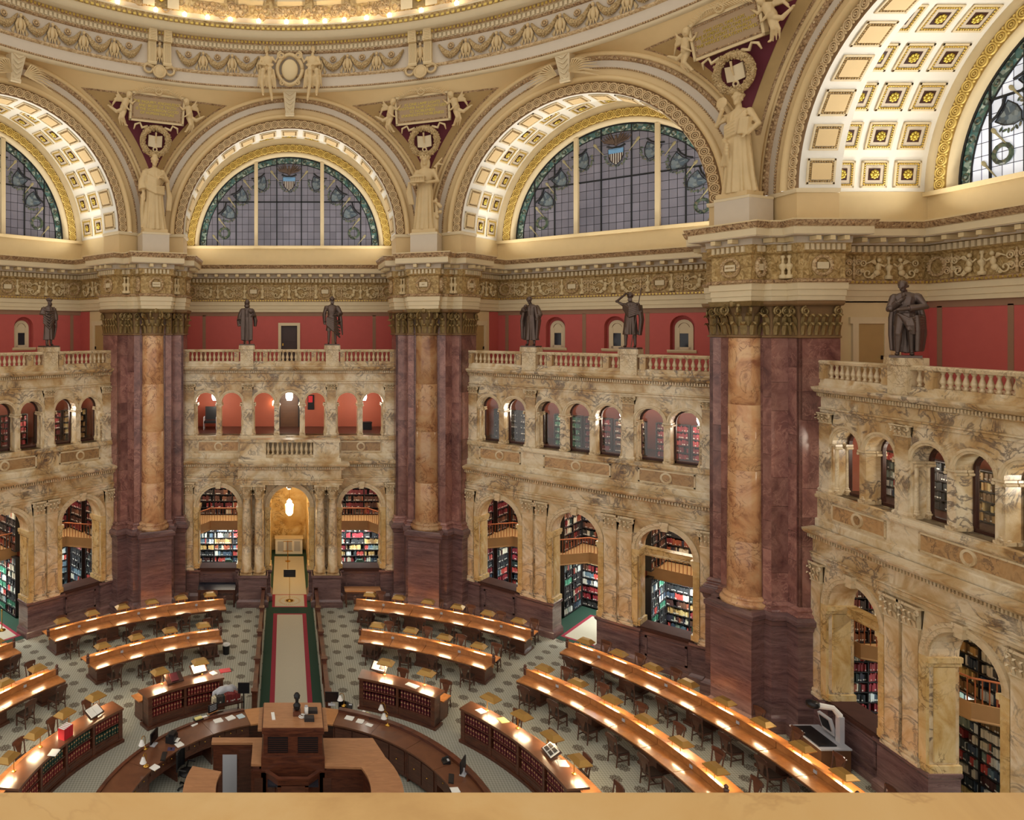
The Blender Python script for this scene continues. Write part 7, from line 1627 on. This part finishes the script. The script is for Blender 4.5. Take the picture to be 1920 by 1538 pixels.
def paper(u, v, z, lb, turn=0.0, w_=0.22, h=0.3, mat='paper', n=1):
    p, r = at(u, v, z); e = thing('paper_sheet', lb, 'paper', p, r + turn, 'loose papers')
    m = MB(); m.box(-w_ / 2, w_ / 2, -h / 2, h / 2, 0, 0.012); m.build('sheet', mat, e); m = MB(); m.cbox((0.02, 0.01, 0.015), (w_ * 0.46, h * 0.46, 0.003), Matrix.Rotation(0.08, 3, 'Z')); m.build('top_sheet', mat, e)
def bell_lamp(u, v, z, lb):
    p, r = at(u, v, z); e = thing('bell_lamp', lb, 'lamp', p, r, 'brass counter lamps'); m = MB(); m.lathe([(0.1, 0), (0.1, 0.02), (0.03, 0.05), (0.015, 0.08)], (0, 0, 0), 12); m.build('base', 'brass', e, True)
    m = MB(); m.tube([(0, 0, 0.05), (0, 0, 0.38), (-0.05, 0, 0.45), (-0.13, 0, 0.44), (-0.15, 0, 0.38)], 0.012, 6); m.build('arm', 'brass', e); m = MB(); m.lathe([(0.03, 0.38), (0.05, 0.34), (0.1, 0.2), (0.11, 0.19)], (-0.15, 0, 0), 12, cap=False); m.build('shade', 'white', e, True)
def book_stand(u, v, z, lb, turn=0.0, page='paper', w_=0.55):
    p, r = at(u, v, z); e = thing('open_book', lb, 'book', p, r + turn, 'display books'); M = Matrix.Rotation(0.55, 3, 'X')
    m = MB(); m.cbox((0, 0, 0.16), (w_ / 2 + 0.06, 0.22, 0.012), M); m.build('stand_board', 'dark_wood', e); m = MB(); m.box(-0.1, 0.1, -0.1, 0.16, 0, 0.1); m.build('stand_foot', 'plastic_black', e)
    for s in (-1, 1): m = MB(); m.cbox((s * w_ / 4, -0.012, 0.185), (w_ / 4 - 0.006, 0.18, 0.016), M @ Matrix.Rotation(-s * 0.06, 3, 'Y')); m.build('page_block', page, e)
    return e, M
ZS = 1.1; ZB = 1.23
monitor(289, 1397, ZS, 'black flat monitor on the staff counter beside the printer', 0.35); monitor(622, 1322, ZS, 'black flat monitor behind the high block of the central desk', 0.2); monitor(868, 1452, ZS, 'black flat monitor on the staff counter near the desk telephone', -0.9)
keyboard(307, 1419, ZS, 'black keyboard below the monitor beside the printer', 0.6); keyboard(846, 1461, ZS, 'black keyboard near the desk telephone', -0.6)
e = thing('computer_mouse', 'small black mouse on a purple mat by the printer', 'mouse', at(321, 1405, ZS)[0]); m = MB(); m.ball((0, 0, 0.02), (0.03, 0.05, 0.02), 8, 6); m.build('shell', 'plastic_black', e); m = MB(); m.box(-0.12, 0.12, -0.1, 0.1, -0.002, 0.004); m.build('mat', 'purple_mat', e)
p, r = at(322, 1390, ZS); e = thing('label_printer', 'black box printer with paper on the staff counter', 'printer', p, r + 0.5); m = MB(); m.box(-0.18, 0.18, -0.15, 0.15, 0, 0.22); m.build('body', 'plastic_black', e); m = MB(); m.box(-0.15, 0.15, -0.12, 0.05, 0.22, 0.3); m.build('cover', 'black_metal', e); m = MB(); m.box(-0.12, 0.12, -0.26, -0.15, 0.06, 0.07); m.build('paper_tray', 'paper', e)
phone(836, 1430, ZS, 'black desk telephone on the bare counter stretch', -0.4); phone(655, 1328, ZS, 'black desk telephone beside the monitor behind the block', 0.2)
for i, (u, v) in enumerate(((272, 1404), (274, 1437), (722, 1343), (727, 1360), (645, 1324))):
    bell_lamp(u, v, ZS, 'brass counter lamp %s' % ['behind the monitor beside the printer', 'in front of the monitor beside the printer', 'beside the flat file tray', 'between loose papers on the counter', 'next to the telephone behind the block'][i])
PP = [(362, 1358, 'white sheets near the counter bend'), (383, 1347, 'white sheets beside the black card box'), (409, 1352, 'large white sheet on the counter'), (432, 1347, 'white sheet with fine print on the counter'), (451, 1344, 'bluish sheet at the end of the paper row'), (290, 1440, 'white sheets by the brass lamp'), (336, 1397, 'white sheets in front of the printer'), (655, 1347, 'white sheet in front of the telephone behind the block'), (675, 1353, 'white card in front of the file tray'), (692, 1360, 'small white card by the drawer'), (717, 1350, 'white papers under the brass lamp'), (853, 1482, 'white printed sheets below the keyboard')]
for i, (u, v, lb) in enumerate(PP): paper(u, v, ZS, lb, rnd.uniform(-0.3, 0.3), 0.3 if i in (2, 3, 7, 10) else 0.24, 0.26 if i != 9 else 0.16, 'paper_blue' if i == 4 else 'paper')
p, r = at(372, 1352, ZS); e = thing('card_box', 'black card box on the staff counter among the papers', 'box', p, r); m = MB(); m.box(-0.16, 0.16, -0.1, 0.1, 0, 0.08); m.build('tray', 'plastic_black', e); m = MB(); m.box(-0.13, 0.13, -0.07, 0.07, 0.05, 0.12); m.build('cards', 'yellow_note', e)
p, r = at(687, 1342, ZS); e = thing('file_tray', 'black tray of cards on the staff counter beside a brass lamp', 'tray', p, r - 0.3); m = MB(); m.box(-0.26, 0.26, -0.13, 0.13, 0, 0.05); m.build('tray', 'plastic_black', e)
for x, mt in ((-0.14, 'white'), (0.02, 'yellow_note'), (0.15, 'book_tan')): m = MB(); m.box(x - 0.06, x + 0.06, -0.08, 0.08, 0.05, 0.09); m.build('card_stack', mt, e)
p, r = at(399, 1336, ZS); e = thing('notice_sign', 'small black notice sign with white lines on the staff counter', 'sign', p, r + 0.25); m = MB(); m.box(-0.2, 0.2, -0.02, 0.02, 0.02, 0.3); m.build('board', 'plastic_black', e); m = MB(); m.box(-0.22, 0.22, -0.05, 0.05, 0, 0.02); m.build('foot', 'oak', e)
for j in range(4): m = MB(); m.box(-0.15, 0.15, -0.024, -0.02, 0.08 + j * 0.055, 0.1 + j * 0.055); m.build('line', 'plastic_grey', e)
# books on the ring bookcase desks
e1, M1 = book_stand(372, 1262, ZB, 'large open book with white pages on the toga side aisle bookcase', 0.1); e1, M1 = book_stand(176, 1343, ZB, 'open book with white pages on the toga side far bookcase', 0.1)
e1, M1 = book_stand(711, 1258, ZB, 'open picture book leaning on the staff side aisle bookcase', -0.1); m = MB(); m.cbox((0.14, -0.02, 0.21), (0.1, 0.13, 0.004), M1); m.build('picture', 'grille', e1)
e1, M1 = book_stand(1034, 1417, ZB, 'display board with four grey photographs on the staff side far bookcase', -0.2)
for a_ in (-1, 1):
    for b_ in (-1, 1): q = M1 @ Vector((0.13 * a_, 0.08 * b_, 0)); m = MB(); m.cbox((q.x, q.y - 0.03, q.z + 0.21), (0.1, 0.06, 0.004), M1); m.build('photograph', 'grille', e1)
p, r = at(326, 1278, ZB); e = thing('closed_book', 'brown closed book on a tilted board, toga side aisle bookcase', 'book', p, r); m = MB(); M1 = Matrix.Rotation(0.5, 3, 'X'); m.cbox((0, 0, 0.14), (0.34, 0.22, 0.02), M1); m.build('stand_board', 'dark_wood', e); m = MB(); m.cbox((0.0, -0.02, 0.175), (0.15, 0.17, 0.025), M1); m.build('cover', 'book_maroon', e); m = MB(); m.box(-0.1, 0.1, -0.1, 0.12, 0, 0.1); m.build('stand_foot', 'plastic_black', e)
p, r = at(123, 1382, ZB); 
for i in range(5):
    e = thing('red_binder', 'bright red binder in a tight upright row on the toga side bookcase', 'binder', (p[0] + (i - 2) * 0.085 * math.cos(r), p[1] + (i - 2) * 0.085 * math.sin(r), p[2]), r, 'row of red binders'); m = MB(); m.box(-0.038, 0.038, -0.14, 0.14, 0, 0.36); m.build('cover', 'red_plastic', e); m = MB(); m.box(-0.03, 0.03, -0.12, 0.145, 0.01, 0.365); m.build('pages', 'paper', e)
paper(101, 1412, ZB, 'loose white papers beside the red binders', 0.2, 0.36, 0.28); paper(400, 1263, ZB, 'white leaflet on the toga side aisle bookcase', 0.3); paper(773, 1286, ZB, 'white open pages on the staff side aisle bookcase', -0.2, 0.5, 0.26); paper(902, 1334, ZB, 'white sheet on the staff side far bookcase', -0.2, 0.3, 0.3); paper(943, 1351, ZB, 'cream booklet on the staff side far bookcase', -0.3, 0.34, 0.3, 'yellow_note'); paper(1055, 1432, ZB, 'white sheet beside the photograph display', -0.3, 0.34, 0.3)
p, r = at(422, 1258, ZB); e = thing('red_folder', 'red folder lying on the toga side aisle bookcase', 'folder', p, r); m = MB(); m.box(-0.22, 0.22, -0.16, 0.16, 0, 0.02); m.build('cover', 'red_plastic', e); m = MB(); m.box(-0.2, 0.2, -0.14, 0.17, 0.006, 0.016); m.build('pages', 'paper', e)
# things on the high block
e = thing('bronze_bust', 'small black bust on a wooden plinth on the high block', 'bust', (0.13, 1.7, 3.1)); m = MB(); m.box(-0.12, 0.12, -0.12, 0.12, 0, 0.14); m.build('plinth', 'mahogany', e)
m = MB(); m.lathe([(0.05, 0.14), (0.1, 0.2), (0.12, 0.3), (0.06, 0.36)], (0, 0, 0), 12); head(m, (0, 0, 0.52), 0, 0, 'short'); put(finish(m, 'bust', 'black_metal', 0.012, 1), 'head', e)
for i, (x, y, lb) in enumerate(((0.62, 1.85, 'rear grey case on the high block'), (0.5, 1.4, 'front grey case on the high block'))): e = thing('equipment_case', lb, 'case', (x, y, 3.1)); m = MB(); m.box(-0.15, 0.15, -0.12, 0.12, 0, 0.09); m.build('body', 'shelf_black', e); m = MB(); m.box(-0.14, 0.14, -0.11, 0.11, 0.09, 0.1); m.build('lid', 'grille', e)
e = thing('white_canister', 'white canister on the high block between the cases', 'canister', (0.42, 1.75, 3.1)); m = MB(); m.lathe([(0.06, 0), (0.065, 0.02), (0.065, 0.2), (0.05, 0.22)], (0, 0, 0), 12); m.build('body', 'white', e, True); m = MB(); m.lathe([(0.05, 0.22), (0.05, 0.25)], (0, 0, 0), 12); m.build('cap', 'plastic_grey', e)
e = thing('coiled_cable', 'coiled white cable beside the bust on the high block', 'cable', (0.28, 1.55, 3.1)); m = MB(); m.torus((0, 0, 0.02), 0.09, 0.015, 16, 6, 'z'); m.torus((0.02, 0.02, 0.045), 0.08, 0.015, 16, 6, 'z'); m.build('coil', 'white', e)
e = thing('paper_strip', 'white folded paper strip on the high block', 'paper', (-0.6, 1.6, 3.1), 0.1); m = MB(); m.box(-0.05, 0.05, -0.2, 0.2, 0, 0.02); m.build('sheet', 'paper', e)
# book truck and screen behind the counter, office chairs
p = pix(424, 1318, 0.75); e = thing('book_truck', 'loaded book truck wrapped in clear plastic behind the staff counter', 'cart', (p[0], p[1], 0), 0.4)
m = MB(); m.box(-0.6, 0.6, -0.25, 0.25, 0.75, 0.8); m.build('top_shelf', 'dark_wood', e); m = MB(); m.box(-0.6, 0.6, -0.25, 0.25, 0.3, 0.34); m.build('lower_shelf', 'dark_wood', e)
for x in (-0.56, 0.56):
    for y in (-0.22, 0.22): m = MB(); m.box(x - 0.02, x + 0.02, y - 0.02, y + 0.02, 0.08, 1.0); m.build('upright', 'dark_wood', e); m = MB(); m.lathe([(0.04, 0.0), (0.04, 0.08)], (x, y, 0), 8); m.build('caster', 'black_metal', e)
m = MB(); g = random.Random(9); fill_row(m, -0.55, 0.55, 0.0, 0.24, 0.8, 0.34, 'mixed', g); stuff(m.build('loaded_books', 'shelf_books', e))
m = MB(); loft(m, [(0.8, 0.05, 0.26, 0.5, 0.12, 0.1), (1.1, 0.05, 0.28, 0.42, 0.14, 0.16), (1.24, 0.1, 0.28, 0.22, 0.1, 0.2)], 32, 5); m.build('plastic_wrap', 'plastic_grey', e, True)
p = pix(457, 1300, 1.1); e = thing('black_display', 'black display panel on a thin post beside the book truck', 'screen', (p[0], p[1], 0), 0.0); m = MB(); m.box(-0.22, 0.22, -0.03, 0.03, 1.1, 1.5); m.build('panel', 'plastic_black', e); m = MB(); m.lathe([(0.2, 0), (0.2, 0.03), (0.025, 0.05), (0.025, 1.12)], (0, 0, 0), 12); m.build('post', 'black_metal', e)
def office_chair(u, v, lb, turn):
    p = pix(u, v, 0.0); e = thing('office_chair', lb, 'chair', (p[0], p[1], 0), turn, 'office chairs'); m = MB(); m.lathe([(0.22, 0.46), (0.27, 0.5), (0.26, 0.54), (0.1, 0.56)], (0, 0, 0), 16); m.build('seat', 'plastic_black', e, True)
    m = MB(); m.sweep([(-0.24, 0.2), (-0.12, 0.27), (0.12, 0.27), (0.24, 0.2)], [(0, 0.6), (0.05, 0.6), (0.05, 1.15), (0, 1.15)], 1); m.build('backrest', 'plastic_black', e)
    for s in (-1, 1): m = MB(); m.tube([(s * 0.26, 0.15, 0.5), (s * 0.3, 0.1, 0.72), (s * 0.3, -0.15, 0.74)], 0.03, 6); m.build('armrest', 'black_metal', e)
    m = MB(); m.tube([(0, 0, 0.1), (0, 0, 0.46)], 0.035, 8); m.build('gas_post', 'black_metal', e)
    for i in range(5): a = i * 2 * PI / 5; m = MB(); m.tube([(0, 0, 0.12), (0.3 * math.cos(a), 0.3 * math.sin(a), 0.07)], 0.025, 6); m.ball((0.3 * math.cos(a), 0.3 * math.sin(a), 0.035), 0.035, 6, 5); m.build('leg', 'black_metal', e)
office_chair(350, 1478, 'black swivel chair inside the counter near the printer', 1.2); office_chair(640, 1380, 'black swivel chair inside the counter behind the high block', -0.6)
# waste bins
for u, v, lb in ((424, 1226, 'dark round waste bin by the end of the middle ring, toga statue side'), (983, 1302, 'dark round waste bin by the middle ring, staff statue side')):
    p = pix(u, v, 0.0); e = thing('waste_bin', lb, 'bin', (p[0], p[1], 0)); m = MB(); m.lathe([(0.15, 0), (0.17, 0.42), (0.18, 0.44)], (0, 0, 0), 14, cap=False); m.lathe([(0.15, 0.0), (0.0, 0.0)], (0, 0, 0), 14, cap=False); m.build('bin', 'plastic_black', e, True); m = MB(); m.lathe([(0.175, 0.4), (0.19, 0.45), (0.15, 0.46), (0.12, 0.35)], (0, 0, 0), 14, cap=False); m.build('liner', 'white', e, True)
# display desk and bench by the porch
e = thing('display_desk', 'dark wooden desk with sloping glass top below the first entrance bay arch', 'desk', (-3.95, 18.35, 0)); m = MB(); m.add([(-1.0, -0.3, 0.95), (1.0, -0.3, 0.95), (1.0, 0.35, 1.12), (-1.0, 0.35, 1.12)], [(0, 1, 2, 3)]); m.build('glass_top', 'glass_dark', e); m = MB(); m.box(-1.02, 1.02, -0.32, 0.37, 0.82, 0.95); m.build('case', 'dark_wood', e)
for x in (-0.95, 0.95):
    for y in (-0.26, 0.3): m = MB(); m.box(x - 0.04, x + 0.04, y - 0.04, y + 0.04, 0, 0.82); m.build('leg', 'dark_wood', e)
e = thing('side_table', 'plain oak side table below the last entrance bay arch', 'table', (3.95, 18.35, 0)); m = MB(); m.box(-0.98, 0.98, -0.33, 0.35, 0.84, 0.9); m.build('table_top', 'oak', e); m = MB(); m.box(-0.92, 0.92, -0.28, 0.3, 0.72, 0.84); m.build('apron', 'desk_base', e)
for x in (-0.9, 0.9):
    for y in (-0.26, 0.28): m = MB(); m.box(x - 0.04, x + 0.04, y - 0.04, y + 0.04, 0, 0.72); m.build('leg', 'desk_base', e)
# sign on a brass stand on the entrance mat
e = thing('stand_sign', 'black sign on a brass stand standing on the entrance mat', 'sign', (0.0, 18.95, 0.025)); m = MB(); m.lathe([(0.2, 0), (0.2, 0.03), (0.03, 0.07), (0.018, 0.1), (0.018, 1.35)], (0, 0, 0), 14); m.build('stand', 'brass', e, True); m = MB(); m.box(-0.33, 0.33, -0.02, 0.02, 1.3, 1.7); m.build('board', 'plastic_black', e)
for j in range(3): m = MB(); m.box(-0.25, 0.25, -0.024, -0.02, 1.38 + j * 0.1, 1.41 + j * 0.1); m.build('line', 'grille', e)
# white sign panel with black letters in the doorway arch of the staff statue bay
p = bayM(1) @ Vector((0.95, 22.22, 3.5)); e = thing('hanging_sign', 'white sign with large black letters on the mezzanine rail', 'sign', tuple(p), rad(-45)); m = MB(); m.box(-0.75, 0.75, -0.03, 0.0, -0.1, 0.75); m.build('panel', 'white', e); lettering('MA\nC', 0.36, 'black_metal', e, (-0.3, -0.035, 0.34), (PI / 2, 0, 0), 0.8)
# overhead book scanner on its cabinet
e = thing('book_scanner', 'grey overhead book scanner with screen on a brown cabinet', 'scanner', (18.28, 4.35, 0), rad(-90)); m = MB(); m.box(-0.7, 0.7, -0.5, 0.5, 0, 0.85); m.build('cabinet', 'walnut_door', e); m = MB(); m.box(-0.75, 0.75, -0.55, 0.5, 0.85, 0.9); m.build('table_top', 'plastic_grey', e)
m = MB(); m.box(-0.6, 0.6, -0.5, 0.1, 0.9, 0.95); m.build('scan_bed', 'plastic_black', e); m = MB(); m.cbox((-0.1, 0.3, 1.3), (0.28, 0.05, 0.3), Matrix.Rotation(0.3, 3, 'X')); m.build('screen_case', 'plastic_grey', e); m = MB(); m.cbox((-0.1, 0.24, 1.32), (0.2, 0.02, 0.2), Matrix.Rotation(0.3, 3, 'X')); m.build('screen', 'plastic_black', e)
m = MB(); m.cbox((0.35, 0.4, 1.35), (0.1, 0.08, 0.45)); m.build('column', 'plastic_grey', e); m = MB(); m.tube([(0.35, 0.4, 1.8), (0.3, 0.2, 2.05), (0.2, -0.35, 2.1)], [0.1, 0.09, 0.11], 8); m.build('arm', 'white', e); m = MB(); m.lathe([(0.16, 2.04), (0.2, 2.08), (0.2, 2.2), (0.1, 2.24)], (0.2, -0.42, 0), 14); m.build('camera_head', 'plastic_black', e, True)
# parapet of the visitors' gallery under the viewpoint
e = thing('marble_parapet', 'honey-veined marble parapet top of the viewing gallery', 'parapet', (0, -19.7, 13.1), kind='structure')
m = MB(); m.box(-9, 9, -0.65, 0.61, 0.95, 1.15); m.build('parapet_top', 'parapet_marble', e); m = MB(); m.box(-9, 9, -0.5, 0.45, 0, 0.95); m.build('parapet_wall', 'siena', e)
